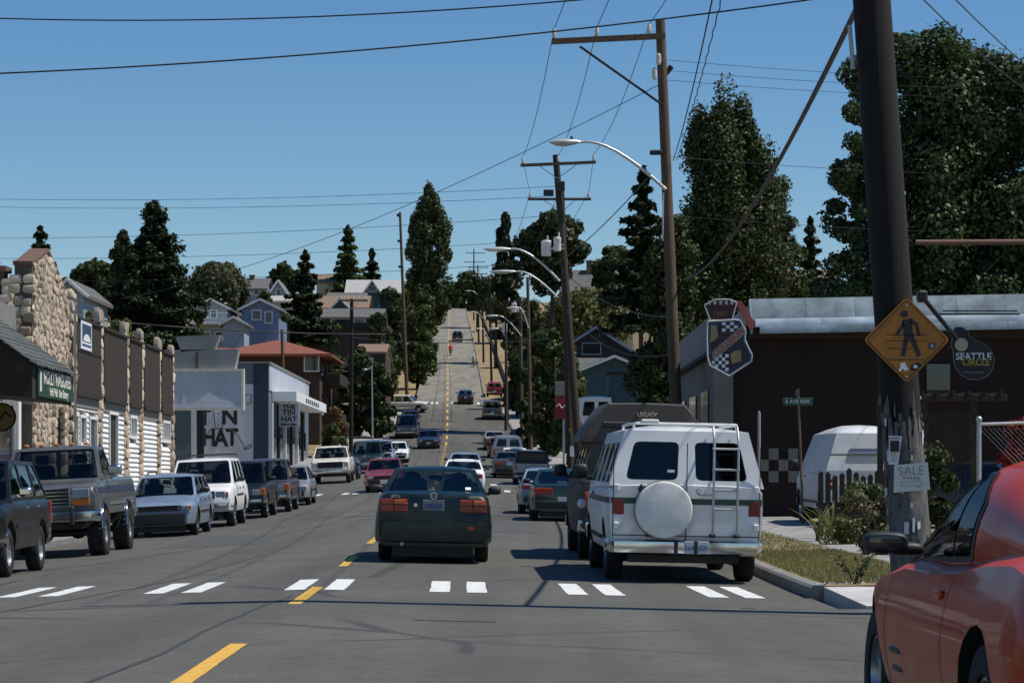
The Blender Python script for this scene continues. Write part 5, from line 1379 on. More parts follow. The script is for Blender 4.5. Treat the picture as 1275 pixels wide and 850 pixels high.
house('red_roof_wing', 'low red roofed wing behind the flared sign boards', 170, 272, 440, 192, 10, 'gable_side', 8, M['brick_brown'], M['roof_red'], 520, group='houses on the slopes')
sf = hb.location; Wb = (mx(398,186) - mx(276,186))/2
for k in range(3):
    for j in range(2):
        w = pbox('window', M['pane'], hb, (Wb + .02, 2.5 + 4*k, 3.4 + 3.1*j), (.08, 1.4, 1.5)); pbox('frame', M['white'], w, (Wb + .03, 2.5 + 4*k, 2.62 + 3.1*j), (.12, 1.6, .12))
for k in range(2): pbox('balcony', M['brown_dark'], hb, (Wb + .7, 7, 2.3 + 3.1*k), (1.4, 9, .9), .03)
# right side
house('grey_roof_house', 'house with wide plain grey roof behind the willow', 702, 788, 374, 262, 9, 'gable_side', 40, M['wall_cream'], M['roof_grey'], 420, chim=(735, 322))
house('far_right_house', 'pale roofed house between the poplar and the big maple', 990, 1032, 352, 170, 9, 'gable_side', 20, M['wall_cream'], M['roof_tan'], 400)
house('craftsman_house', 'dark craftsman house with white framed gable window behind the utility poles', 697, 786, 438, 200, 9, 'gable_front', 29, M['wall_char'], M['roof_grey'], 500, [(725,748,427,441)], over=.6, trim='wall_paleblue')
house('porch_house', 'grey shingled porch roof below the craftsman gable', 716, 768, 466, 193, 4, 'gable_side', 19, M['wall_char'], M['roof_grey'], 510)
house('small_grey_house', 'small pale roofed house left of the utility poles', 650, 696, 428, 278, 8, 'gable_side', 21, M['wall_dull'], M['roof_pale'], 480, [(658,664,430,440)])
house('teal_house', 'dark teal building with white trimmed low gable behind the brown van', 708, 822, 468, 186, 8, 'gable_front', 23, M['wall_teal'], M['roof_grey'], 540, [(781,814,478,488)], over=.4)
tb = thing('teal_box_annex', 'dark teal boxy annex in front of the teal building', 'building', (mx(775, 132), 132, tz(6, 132)))
pbox('wall', M['wall_teal'], tb, (0, 1.2, 2.5), (1.5, 2.4, 5.8)); pbox('door', M['black'], tb, (.25, -.02, 2.6), (.35, .06, 2.0)); pbox('roof', M['brown_dark'], tb, (0, 1.2, 5.47), (1.7, 2.6, .14))
sw = thing('concrete_stub_wall', 'pale concrete wall end with stepped top beside the tall utility pole', 'wall', (mx(822, 112), 112, .4))
q = MB(); t_ = lambda px, py: (mx(px, 112) - mx(822, 112), mz(py, 112) - .4)
q.prism([t_(813, 600), t_(832, 600), t_(832, 456), (t_(829, 450)), t_(824, 442), t_(819, 439), t_(813, 440)], lambda x, z, dd: (x, dd, z), .3); q.build('slab', M['wall_conc'], sw)

# ---- collision repair building on the right
cb = thing('repair_shop', 'dark red repair shop with weathered sheet metal eave', 'building', (5.3, 62, .45))
zc = lambda py, d=62: mz(py, d) - .45
xc = lambda px, d=62: mx(px, d) - 5.3
pbox('wall', M['wall_red'], cb, (5.2, 7, 2.1), (10.3, 14, 5.1))
pbox('roof', M['sheet'], cb, (5.6, 7.3, 4.95), (9.6, 13.5, .7))
pbox('street_wall', M['wall_conc'], cb, (.0, 7.4, 2.2), (.12, 14.6, 5.6))
pbox('street_parapet', plain('parapet_grey', (.22,.21,.2), .8), cb, (-.02, 7.4, 4.62), (.20, 14.8, .95), .01)
pbox('street_ledge', M['brown_dark'], cb, (-.12, 7.4, 4.08), (.3, 14.4, .1)); pbox('corner_pier', M['wall_conc'], cb, (.12, -.12, 2.3), (.5, .3, 4.6))
for k in range(3):
    w = pbox('window', M['pane'], cb, (-.07, 3.2 + 4.3*k, 2.3), (.06, 2.4, 1.8)); pbox('sill', M['wall_conc'], w, (-.1, 3.2 + 4.3*k, 1.36), (.12, 2.6, .1))
# sheet metal eave: three stepped bands of panels
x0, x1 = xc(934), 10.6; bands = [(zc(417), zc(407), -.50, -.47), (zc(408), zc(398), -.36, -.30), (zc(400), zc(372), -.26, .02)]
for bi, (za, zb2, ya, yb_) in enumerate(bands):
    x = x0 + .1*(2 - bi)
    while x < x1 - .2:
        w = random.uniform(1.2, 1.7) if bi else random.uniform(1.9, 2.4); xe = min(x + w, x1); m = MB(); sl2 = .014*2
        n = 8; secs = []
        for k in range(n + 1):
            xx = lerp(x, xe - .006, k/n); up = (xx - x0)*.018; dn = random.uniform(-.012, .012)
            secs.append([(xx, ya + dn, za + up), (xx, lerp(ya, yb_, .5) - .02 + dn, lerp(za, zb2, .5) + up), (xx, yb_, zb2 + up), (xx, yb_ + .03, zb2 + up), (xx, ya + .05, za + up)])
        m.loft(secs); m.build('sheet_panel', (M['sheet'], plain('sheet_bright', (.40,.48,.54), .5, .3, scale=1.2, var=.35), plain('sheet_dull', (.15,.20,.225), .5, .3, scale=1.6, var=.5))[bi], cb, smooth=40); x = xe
q = MB(); q.prism([(zc(417), -.5), (zc(405), -.5), (zc(372), .02), (zc(372), .25), (zc(417), .25)], lambda z, y, dd: (x0 - .02 + .03 - dd, y, z), .03); q.build('eave_end', M['sheet'], cb)
pbox('eave_back', M['brown_dark'], cb, (5.5, .1, 4.75), (9.5, .4, .6))
for i in range(4):
    for j in range(3):
        if (i + j) % 2: pbox('painted_square', plain('square_grey', (.17,.165,.145), .8), cb, (xc(945 + 12.2*i + 6), -.006, zc(558 + 14*j + 7)), (.25, .012, .29))
pbox('lintel', M['wall_conc'], cb, (xc(1190), -.12, zc(494)), (1.7, .2, .06)); pbox('door', M['brown_dark'], cb, (xc(1185), -.02, 1.3), (1.4, .06, 2.6))
wdw = pbox('window', M['pane'], cb, (xc(1168), -.03, zc(470)), (.6, .06, .7)); pbox('frame', M['brown_dark'], wdw, (xc(1168), -.04, zc(487)), (.7, .1, .06))
pbox('rail', M['black'], cb, (xc(1210), -.62, zc(393)), (2.2, .05, .04)); pbox('rail', M['black'], cb, (xc(1215), -.58, zc(389)), (1.9, .05, .03))
# the shield sign
shd = thing('shield_sign', 'checkered racing shield sign with diagonal lettering on the repair shop corner', 'sign', at(912, 470, 59.5))
k_ = 59.5/3000; so2 = lambda px, py: ((px - 912)*k_, (470 - py)*k_)
outl = [so2(*p) for p in ((881,400),(915,398),(921,399),(928,412),(927,423),(932,434),(936,442),(935,450),(908,468),(884,455),(881,445),(880,420))]
q = MB(); q.prism(outl, lambda x, z, dd: (x, -.06 + dd, z), .22); bd = q.build('board', plain('sign_dark', (.010,.012,.022), .5), shd)
q = MB()
for i in range(len(outl)): a, b = outl[i], outl[(i+1) % len(outl)]; q.cyl((a[0], -.065, a[1]), (b[0], -.065, b[1]), .022, n=5)
q.build('rim', plain('rim_silver', (.45,.46,.47), .5, .2), bd)
inn = [(lerp(0, x, .90), lerp(.67, z, .91)) for x, z in outl]; q = MB()
for i in range(len(inn)): a, b = inn[i], inn[(i+1) % len(inn)]; q.cyl((a[0], -.062, a[1]), (b[0], -.062, b[1]), .012, n=4)
q.build('blue_line', plain('line_blue', (.02,.10,.32), .5), bd)
q = MB(); q.prism([so2(*p) for p in ((886,438),(925,404),(928,415),(888,449))], lambda x, z, dd: (x, -.075 + dd, z), .02); q.build('band', plain('band_grey', (.26,.24,.2), .6), bd)
text_on(bd, 'COLLISION', .235, plain('letter_red', (.24,.05,.03), .6), face_cam(*[so2(906.5,426.5)[0], -.08, so2(906.5,426.5)[1]], math.atan2(34, 39)), bold=.004, sx=.80)
q = MB()
for i in range(5):
    for j in range(6):
        if (i + j) % 2 == 0:
            px, py = 886 + 4.2*i + (j*.0), 441 + 4.2*j + 0*i
            if inpoly(*so2(px + 2, py + 2), inn) and (py - 445) > -(px - 886)*.87 + 2: q.box((so2(px+2, 0)[0], -.066, so2(0, py+2)[1]), (4.1*k_, .012, 4.1*k_))
for i in range(4):
    for j in range(3):
        if (i + j) % 2 == 0 and (402 + 4*j) < 430 - (899 + 5*i - 886)*.87 + 6: q.box((so2(901 + 5*i, 0)[0], -.066, so2(0, 403 + 4*j)[1]), (4.8*k_, .012, 3.9*k_))
q.build('checks', M['mural_white'], bd)['kind'] = 'stuff'
for pts in (((885,405),(892,405),(894,420),(884,427)), ((909,441),(914,437),(922,436),(923,449),(911,453))):
    q = MB(); q.prism([so2(*p) for p in pts], lambda x, z, dd: (x, -.068 + dd, z), .01); q.build('yellow_mark', plain('mark_yellow', (.26,.2,.09), .6), bd)
q = MB(); top_ = [so2(*p) for p in ((884,399),(911,399),(917,377),(908,373),(890,373),(877,380))]; q.prism(top_, lambda x, z, dd: (x, -.05 + dd, z), .16); tp = q.build('crest', plain('crest_red', (.05,.012,.012), .6), shd)
q = MB()
for i in range(len(top_)): a, b = top_[i], top_[(i+1) % 6]; q.cyl((a[0], -.055, a[1]), (b[0], -.055, b[1]), .02, n=5)
for i in range(5): q.box((so2(883 + 7*i, 0)[0], -.056, so2(0, 377)[1]), (.07, .02, .09))
q.build('crest_rim', plain('rim_silver', (.45,.46,.47), .5, .2), tp)
text_on(tp, '1955', .17, plain('letter_gold', (.22,.14,.05), .6), face_cam(*[so2(896,391)[0], -.056, so2(896,391)[1]]), sx=1.1)
q = MB(); q.prism([so2(*p) for p in ((915,374),(924,374),(942,404),(936,412),(928,398),(919,381))], lambda x, z, dd: (x, .1 + dd, z), .10); q.build('bracket', plain('bracket_red', (.34,.09,.08), .6), shd)
# ---------------------------------------------------------------- trees and shrubs
def leaves(pts, nrm, size, jitter=.5, up=.0):
    n = len(pts); P = np.asarray(pts); Nn = np.asarray(nrm) + rng.normal(0, jitter, (n, 3)); Nn[:, 2] += up
    Nn /= np.linalg.norm(Nn, axis=1)[:, None] + 1e-9
    a = rng.normal(0, 1, (n, 3)); a -= Nn * np.sum(a*Nn, 1)[:, None]; a /= np.linalg.norm(a, axis=1)[:, None] + 1e-9
    b = np.cross(Nn, a); s = (size * rng.uniform(.6, 1.3, n))[:, None]; bend = Nn * s * .18
    v = np.stack([P - a*s*.5, P + b*s*.32 + bend, P + a*s*.5, P - b*s*.32 + bend], 1).reshape(-1, 3)
    return v
def leaf_mesh(v, mat, name='crown'):
    n = len(v)//4; me = bpy.data.meshes.new(name); me.vertices.add(4*n); me.vertices.foreach_set('co', v.ravel())
    me.loops.add(4*n); me.loops.foreach_set('vertex_index', np.arange(4*n)); me.polygons.add(n); me.polygons.foreach_set('loop_start', np.arange(n)*4)
    me.update(calc_edges=True); me.materials.append(mat); return me
def clump_crown(cs, rs, n_per, size, fill=.35):
    V = []
    for c, r in zip(cs, rs):
        r = np.asarray(r if hasattr(r, '__len__') else (r, r, r)); n = int(n_per)
        u = rng.normal(0, 1, (n, 3)); u /= np.linalg.norm(u, axis=1)[:, None]; k = rng.uniform(fill, 1, n)**.5
        k *= 1 + .22*np.sin(u[:, 0]*5 + c[0]*3)*np.sin(u[:, 1]*5 + c[1])*np.sin(u[:, 2]*4 + c[2])
        p = np.asarray(c) + u * k[:, None] * r; V.append(leaves(p, u, size, .55))
    return np.concatenate(V)
LEAF = {
 'dark': leafmat('leaf_dark', (0.016, 0.028, 0.009), (0.07, 0.092, 0.03), .2),
 'conifer': leafmat('leaf_conifer', (0.010, 0.022, 0.010), (0.044, 0.064, 0.026), .12),
 'mid': leafmat('leaf_mid', (0.025, 0.045, 0.012), (0.10, 0.13, 0.04), .25),
 'light': leafmat('leaf_light', (0.07, 0.09, 0.02), (0.21, 0.20, 0.07), .3),
 'maple': leafmat('leaf_maple', (0.014, 0.026, 0.010), (0.085, 0.12, 0.045), .22),
 'poplar': leafmat('leaf_poplar', (0.016, 0.026, 0.009), (0.085, 0.108, 0.036), .18),
}
def trunk(parent, h, r, limbs=5, spread=2.0, z0=0.35):
    m = MB(); m.tube([(0, 0, -.6), (random.uniform(-.1, .1), .05, h*.3), (random.uniform(-.2, .2), 0, h*.6), (0, 0, h)], [r*1.25, r, r*.7, r*.25], 8)
    for i in range(limbs):
        a = 2*math.pi*i/limbs + random.uniform(-.3, .3); z = h*random.uniform(z0, .75); l = spread*random.uniform(.6, 1)
        m.tube([(0, 0, z), (math.cos(a)*l*.5, math.sin(a)*l*.5, z + l*.45), (math.cos(a)*l, math.sin(a)*l, z + l*.8)], [r*.4, r*.25, r*.08], 6)
    return m.build('trunk', M['bark'], parent, smooth=60)
def tree(name, label, x0, x1, yt, yb, d, kind, mat, n=9000, size=.34, clumps=46, group='trees', seed=None, low=False, lobes=None):
    """crown between photo columns x0..x1 and rows yt..yb, standing at distance d"""
    if seed is not None:
        global rng; rng = np.random.default_rng(seed); random.seed(seed)
    X = mx((x0 + x1)/2, d); base = tz(X, d) - .1; top = mz(yt, d) - base; bot = mz(yb, d) - base; rx = (x1 - x0)*d/FPX/2
    if kind == 'conifer': rx *= 1.28
    bot = max(bot, .3) if bot < top - 1 else .3
    if low and not lobes: lobes = [(x0, x1, yt, 2000)]
    if bot > top * .6: bot = top * .6
    t = thing(name, label, 'tree', (X, d, base), 0, group); H = top - bot; zc_ = (top + bot)/2
    if lobes:
        V = []; tot = sum((l[1] - l[0])*(l[3] - l[2]) for l in lobes)
        for li, (a, b, y0, y1) in enumerate(lobes):
            lt, lb = mz(y0, d) - base, max(.4, mz(y1, d) - base); lr = (b - a)*d/FPX/2; lx = mx((a + b)/2, d) - X; ly = rng.uniform(-.4, .4)*lr; fr_ = (b - a)*(y1 - y0)/tot; nc = max(8, int(clumps*fr_)); cs, rs = [], []
            for i in range(nc):
                f = rng.uniform(0, 1); a_ = rng.uniform(0, 2*np.pi); pr = (1 - abs(2*f - .8)**2.4*.55) if f < .9 else .45; pr = max(.22, pr) if kind == 'broad' else max(.14, 1 - max(0, (f - .3)/.7)**2); k = rng.uniform(.2, .88)
                cs.append((lx + math.cos(a_)*lr*k*pr, ly + math.sin(a_)*lr*k*pr, lb + f*(lt - lb)*.95)); w = (rng.uniform(.24, .44) if kind == 'broad' else rng.uniform(.26, .46))*lr; rs.append((w, w, w*rng.uniform(.7, 1.1)) if kind == 'broad' else (w, w, w*rng.uniform(1.2, 2.2)))
            V.append(clump_crown(cs, rs, n*fr_/nc, size, .25))
        V = np.concatenate(V)
    elif kind == 'broad':
        cs, rs = [], []
        for i in range(clumps):
            u = rng.normal(0, 1, 3); u /= np.linalg.norm(u); k = rng.uniform(.35, .86)
            cs.append((u[0]*rx*k, u[1]*rx*k*.9, zc_ + u[2]*H/2*k)); q = rng.uniform(.20, .36); rs.append((rx*q, rx*q, min(rx, H/2)*q*.85))
        V = clump_crown(cs, rs, n/clumps, size)
    elif kind == 'poplar':
        cs, rs = [], []
        for i in range(clumps):
            f = rng.uniform(0, 1); a = rng.uniform(0, 2*np.pi); prof = (math.sin(math.pi*min(1, .18 + .82*(1 - f)**.62)))**.55 if f > .12 else .75 + f*2
            prof = min(1, max(.12, 1 - max(0, (f - .45)/.55)**2.6)) * (.78 + .22*min(1, f/.2)); k = rng.uniform(.3, .84)
            cs.append((math.cos(a)*rx*k*prof, math.sin(a)*rx*k*prof, bot + f*H*.94)); w = rng.uniform(.15, .25)*rx; rs.append((w, w, H*rng.uniform(.05, .09)))
        V = clump_crown(cs, rs, n/clumps, size)
    elif kind == 'conifer':
        P, Nn = [], []; lev = max(9, int(clumps/4)); nb = 8
        for i in range(lev):
            f = (i + rng.uniform(-.3, .3))/lev; f = min(max(f, 0), .985); r = rx * (1 - f)**.72 * rng.uniform(.78, 1.18) + .012*rx
            for j in range(nb):
                a = 2*np.pi*j/nb + rng.uniform(0, 1) + i; l = r*rng.uniform(.5, 1.2); m_ = max(6, int(n/(lev*nb) * (0.35 + 1.3*(1 - f))))
                s = rng.uniform(.05, 1, m_)**.8; w = .24*l*(1.1 - s) + .05*rx
                x = np.cos(a)*l*s + rng.normal(0, 1, m_)*w*np.sin(a)*.6; y = np.sin(a)*l*s - rng.normal(0, 1, m_)*w*np.cos(a)*.6
                z = bot + f*H - .42*l*s + .22*l*s*s + rng.normal(0, .035*rx, m_) - rng.uniform(0, 1, m_)**2*.55*H/lev*(1.15 - s)
                P.append(np.stack([x, y, z], 1)); Nn.append(np.stack([np.cos(a)*.3 + 0*x, np.sin(a)*.3 + 0*x, 1 + 0*x], 1))
        m_ = int(n*.12); f_ = rng.uniform(0, .96, m_); a_ = rng.uniform(0, 6.28, m_); r_ = rx*.42*(1 - f_)**.8*np.sqrt(rng.uniform(0, 1, m_)); P.append(np.stack([np.cos(a_)*r_, np.sin(a_)*r_, bot + f_*H], 1)); Nn.append(rng.normal(0, 1, (m_, 3)))
        m_ = 60; s = rng.uniform(0, 1, m_); P.append(np.stack([rng.normal(0, .05*rx, m_)*(1-s), rng.normal(0, .05*rx, m_)*(1-s), top - .06*H*(1 - s)], 1)); Nn.append(rng.normal(0, 1, (m_, 3)))
        V = leaves(np.concatenate(P), np.concatenate(Nn), size, .5)
    elif kind == 'willow':
        P, Nn = [], []
        for i in range(clumps):
            a = rng.uniform(0, 2*np.pi); k = rng.uniform(.15, 1)**.6; z0 = top - H*.45*k*k*rng.uniform(.8, 1.1); ln = H*rng.uniform(.25, .6); m_ = int(n/clumps); s = rng.uniform(0, 1, m_)
            x = np.cos(a)*rx*k + rng.normal(0, .09*rx, m_)*(1.2 - s*.5); y = np.sin(a)*rx*k + rng.normal(0, .09*rx, m_); z = z0 - ln*s + rng.normal(0, .1, m_)
            P.append(np.stack([x, y, z], 1)); Nn.append(np.stack([np.cos(a) + 0*x, np.sin(a) + 0*x, .3 + 0*x], 1))
        V = leaves(np.concatenate(P), np.concatenate(Nn), size, .6)
    obj('crown', leaf_mesh(V, LEAF[mat] if isinstance(mat, str) else mat), t)
    trunk(t, top*.86 if kind in ('conifer', 'poplar') else bot + H*.55, max(.12, rx*.075), 0 if kind == 'conifer' else 6, rx*.7)
    return t
T = tree
# right side
T('maple', 'big dark maple towering behind the near pole at far right', 1012, 1320, 28, 470, 78, 'broad', 'maple', 140000, .18, 420, seed=3, lobes=[(1016, 1110, 62, 480), (1070, 1215, 28, 480), (1140, 1300, 55, 480), (1190, 1350, 75, 480), (1024, 1150, 200, 480), (1090, 1300, 100, 480), (1120, 1255, 30, 320)])
T('poplar_clump', 'massive dark many-spired tree behind the repair shop', 838, 985, 104, 480, 112, 'poplar', 'poplar', 95000, .20, 380, seed=4, lobes=[(834, 912, 132, 500), (858, 944, 104, 500), (886, 970, 112, 500), (836, 962, 150, 500), (900, 992, 180, 500)])
T('poplar_shoulder', 'dark bushy tree filling in right of the many-spired tree', 900, 1008, 205, 480, 116, 'broad', 'poplar', 40000, .20, 170, seed=5, lobes=[(915, 1006, 215, 500), (930, 1012, 300, 500)])
T('dark_bushy_tree', 'dark bushy tree behind the tall utility pole', 782, 862, 285, 500, 106, 'broad', 'dark', 38000, .20, 130, seed=6, lobes=[(782, 860, 300, 520), (800, 880, 260, 520)])
T('spruce', 'layered spruce just left of the tall utility pole', 763, 838, 208, 400, 132, 'conifer', 'conifer', 8000, .42, 54, seed=7)
T('small_fir', 'small dark fir between the many-spired tree and the maple', 990, 1028, 272, 400, 165, 'conifer', 'conifer', 4000, .5, 42, seed=8)
T('round_tree', 'large round dark tree behind the double pole crossarms', 642, 734, 250, 360, 205, 'broad', 'dark', 11000, .5, 60, seed=9)
T('cypress', 'narrow dark cypress left of the large round tree', 612, 648, 262, 380, 210, 'poplar', 'conifer', 5000, .45, 50, seed=10)
T('low_dark_tree', 'low dark tree right of the large round tree', 734, 796, 297, 380, 200, 'broad', 'dark', 6000, .5, 34, seed=11)
T('willow', 'pale weeping willow behind the utility poles', 680, 792, 356, 440, 228, 'willow', 'light', 13000, .46, 130, seed=12)
T('pale_hill_tree', 'olive tree on the right of the hill road near the crest', 590, 645, 335, 400, 330, 'broad', 'mid', 6000, .6, 36, seed=13)
T('crest_tree', 'dark tree overhanging the right of the hill crest', 572, 618, 338, 388, 440, 'broad', 'dark', 5000, .7, 30, seed=14)
T('crest_low_tree', 'dark tree at the right edge of the hill road below the crest', 622, 652, 378, 440, 330, 'broad', 'dark', 4500, .55, 26, seed=15, low=True)
T('roadside_tree', 'mid green tree behind the lamp poles on the right', 644, 704, 412, 520, 190, 'broad', 'mid', 9000, .36, 34, seed=16, low=True)
T('roadside_dark_tree', 'dark green tree right of the hill road foot', 630, 668, 420, 500, 246, 'broad', 'dark', 5000, .45, 28, seed=17, low=True)
T('kerb_tree', 'young leafy street tree beside the right parked row', 655, 708, 486, 566, 168, 'broad', 'mid', 8000, .26, 36, seed=18, low=True)
T('hedge_tree', 'dark tree between the small pale house and the utility poles', 668, 712, 395, 470, 165, 'broad', 'dark', 4500, .38, 26, seed=19, low=True)
T('dark_slope_tree', 'dark tree filling the slope right of the hill lamps', 636, 684, 372, 440, 240, 'broad', 'dark', 7000, .42, 36, seed=50, low=True)
T('slope_shrub', 'mid green shrub below the hill lamps', 626, 662, 440, 510, 228, 'broad', 'mid', 5000, .34, 28, seed=51, low=True)
T('slope_dark_shrub', 'dark shrub beside the thin brown pole', 642, 676, 455, 530, 178, 'broad', 'dark', 5000, .3, 28, seed=52, low=True)
T('pole_side_tree', 'leafy tree behind the close pair of poles', 682, 732, 420, 520, 150, 'broad', 'mid', 7000, .26, 36, seed=54, low=True)
T('upper_left_tree', 'olive green tree under the columnar poplar, beside the very tall pole', 486, 520, 350, 400, 335, 'broad', 'mid', 4500, .5, 26, seed=55, low=True)
T('left_bank_tree', 'green tree between the brick block and the side lane', 470, 500, 430, 490, 236, 'broad', 'mid', 4000, .36, 26, seed=56, low=True)
T('crest_left_tree', 'dark tree at the left edge of the hill crest', 506, 552, 344, 400, 450, 'broad', 'dark', 5000, .7, 30, seed=60, low=True)
T('crest_far_tree', 'dark tree closing the view right behind the hill crest', 560, 606, 342, 400, 590, 'broad', 'dark', 5000, .9, 30, seed=61, low=True)
T('crest_back_tree', 'dark tree closing the view left behind the hill crest', 490, 550, 340, 400, 600, 'broad', 'dark', 5000, .9, 30, seed=62, low=True)
T('slope_top_tree', 'dark tree above the olive hill tree on the right', 604, 660, 330, 390, 400, 'broad', 'dark', 6000, .65, 30, seed=63, low=True)
T('slope_mid_tree', 'mid green tree on the right slope under the willow', 640, 700, 392, 450, 255, 'broad', 'mid', 7000, .44, 34, seed=64, low=True)
# left side
T('small_spruce', 'small spruce behind the stone gable', 22, 78, 283, 385, 118, 'conifer', 'conifer', 5000, .34, 45, seed=21)
T('left_round_tree', 'dark round tree left of the big fir', 80, 145, 314, 385, 175, 'broad', 'dark', 7000, .42, 38, seed=22)
T('left_tall_tree', 'dark tall leafy tree touching the left side of the big fir', 128, 180, 288, 420, 170, 'poplar', 'dark', 8000, .4, 60, seed=23)
T('big_fir', 'big dark fir towering over the left hillside', 126, 258, 250, 450, 162, 'conifer', 'conifer', 56000, .32, 96, seed=24)
T('edge_spruce', 'spruce tip at the very left edge of the view', -18, 6, 318, 400, 125, 'conifer', 'conifer', 3000, .36, 36, seed=25)
T('olive_tree', 'olive grey feathery tree right of the big fir', 234, 306, 324, 400, 245, 'willow', leafmat('leaf_olive', (0.035, 0.045, 0.02), (0.105, 0.115, 0.055), .25), 10000, .46, 110, seed=26)
T('mid_spruce', 'dark spruce above the blue house', 352, 408, 312, 420, 235, 'conifer', 'conifer', 8000, .5, 48, seed=27)
T('mid_round_tree', 'round dark tree behind the ridge houses', 334, 376, 322, 372, 310, 'broad', 'dark', 5000, .6, 30, seed=28)
T('tall_spruce', 'tall golden-green spruce on the left ridge', 404, 462, 281, 385, 330, 'conifer', 'mid', 8000, .6, 48, seed=29)
T('ridge_fir', 'dark fir right of the tall ridge spruce', 446, 480, 310, 375, 340, 'conifer', 'conifer', 4000, .6, 36, seed=30)
T('columnar_poplar', 'tall columnar dark poplar left of the hill crest', 504, 566, 229, 390, 365, 'poplar', 'poplar', 26000, .46, 150, seed=31)
T('hill_tree', 'dark green tree left of the hill road', 468, 512, 360, 450, 300, 'broad', 'dark', 6000, .5, 36, seed=32, low=True)
T('hill_pale_tree', 'olive tree below the columnar poplar', 512, 548, 360, 420, 330, 'broad', 'mid', 4500, .5, 28, seed=33, low=True)
T('hill_roadside_tree', 'mid green tree standing closest to the hill road on its left', 494, 546, 378, 450, 285, 'broad', 'mid', 6500, .42, 34, seed=34, low=True)
T('hill_shrub_tree', 'bushy green tree above the side lane', 462, 500, 405, 470, 262, 'broad', 'mid', 4500, .42, 28, seed=35, low=True)
T('lane_tree', 'dark leafy tree in front of the brick block', 424, 470, 430, 545, 200, 'broad', 'mid', 9000, .34, 40, seed=36, low=True)
T('lane_shrub', 'dark green bush at the foot of the side lane', 444, 494, 452, 552, 196, 'broad', 'dark', 9000, .32, 40, seed=37, low=True)
T('yard_tree', 'green tree at the left corner of the white balcony house', 232, 258, 392, 430, 206, 'broad', 'mid', 3500, .3, 22, seed=70, low=True)
T('yard_tree', 'green tree right of the bright blue house', 343, 376, 384, 430, 208, 'broad', 'mid', 4000, .3, 24, seed=71, low=True)
T('yard_tree', 'leafy tree before the right end of the flat apartments', 400, 432, 402, 450, 226, 'broad', 'mid', 4500, .32, 26, seed=72, low=True)
T('yard_tree', 'dark leafy tree beside the grey gambrel house', 452, 486, 386, 440, 232, 'broad', 'dark', 4500, .34, 26, seed=73, low=True)
T('yard_tree', 'small green tree below the ridge houses', 318, 342, 362, 388, 260, 'broad', 'mid', 3000, .36, 18, seed=74)
T('pub_shrub', 'pale yellow-green shrub over the pub parapet', 92, 142, 378, 440, 128, 'broad', 'light', 6000, .26, 36, seed=38, low=True, group='pale shrubs behind the pub')
T('pub_shrub', 'pale yellow-green shrub between the pub parapet and the big fir', 128, 178, 392, 446, 134, 'broad', 'light', 6000, .26, 36, seed=39, low=True, group='pale shrubs behind the pub')
T('blue_house_bush', 'green bush beneath the blue house', 282, 300, 420, 440, 205, 'broad', 'mid', 1500, .3, 12, seed=40, low=True)
T('dark_backdrop_tree', 'dark tree behind the pale blue house', 70, 112, 338, 400, 190, 'broad', 'dark', 4500, .45, 26, seed=41)
T('ridge_mass_tree', 'dark low tree between the tall spruce and the columnar poplar', 470, 508, 352, 385, 345, 'broad', 'dark', 4000, .6, 24, seed=42, low=True)
T('grassy_bank_shrub', 'rust-tipped shrub by the left pavement beyond the bar', 408, 434, 505, 565, 178, 'broad', leafmat('leaf_rust', (0.06, 0.05, 0.02), (0.28, 0.16, 0.07), .2), 2600, .26, 18, seed=43, low=True)
T('side_wall_bush', 'small dark bush behind the motorcycle', 400, 430, 530, 575, 170, 'broad', 'mid', 1800, .26, 14, seed=44, low=True)
T('far_crest_trees', 'dark tree beyond the hill crest', 536, 590, 345, 384, 620, 'broad', 'dark', 4000, .9, 26, seed=45)

# planting in front of the repair shop
def bush(name, label, px, py, d, w, h, mat, n, size, group='shrubs before the repair shop'):
    p = at(px, py, d); t = thing(name, label, 'shrub', (p.x, d, tz(p.x, d) - .02), 0, group)
    cs = [(random.uniform(-w, w)*.7, random.uniform(-w, w)*.5, random.uniform(.15, .85)*h) for _ in range(12)]
    V = clump_crown(cs, [random.uniform(.22, .4)*w for _ in cs], n/12, size, .2)
    obj('foliage', leaf_mesh(V, mat, 'foliage'), t)
    q = MB()
    for i in range(6): a = i*1.05; q.tube([(0, 0, -.05), (math.cos(a)*w*.3, math.sin(a)*w*.3, h*.5), (math.cos(a)*w*.6, math.sin(a)*w*.6, h*.85)], [.025, .016, .006], 5)
    q.build('stem', M['bark'], t)
    return t
L_dry = leafmat('leaf_dry', (0.05, 0.055, 0.02), (0.24, 0.21, 0.10), .2)
bush('leafy_shrub', 'leafy dark shrub against the picket fence', 1082, 600, 45, .6, 1.15, LEAF['mid'], 2600, .08)
bush('leafy_shrub', 'low glossy shrub at the foot of the picket fence', 1050, 640, 42, .5, .45, LEAF['light'], 1800, .07)
bush('dry_shrub', 'dry grassy shrub beside the near pole', 1094, 640, 37, .55, 1.0, L_dry, 2400, .08)
bush('lattice_shrub', 'dark vine behind the near pole', 1150, 580, 47, .8, 2.0, LEAF['dark'], 2600, .11)
bush('red_shrub', 'red flowering shrub over the chain-link fence', 1275, 512, 49, .5, 2.7, leafmat('leaf_red', (0.10, 0.012, 0.012), (0.42, 0.06, 0.035), .25), 2200, .12)
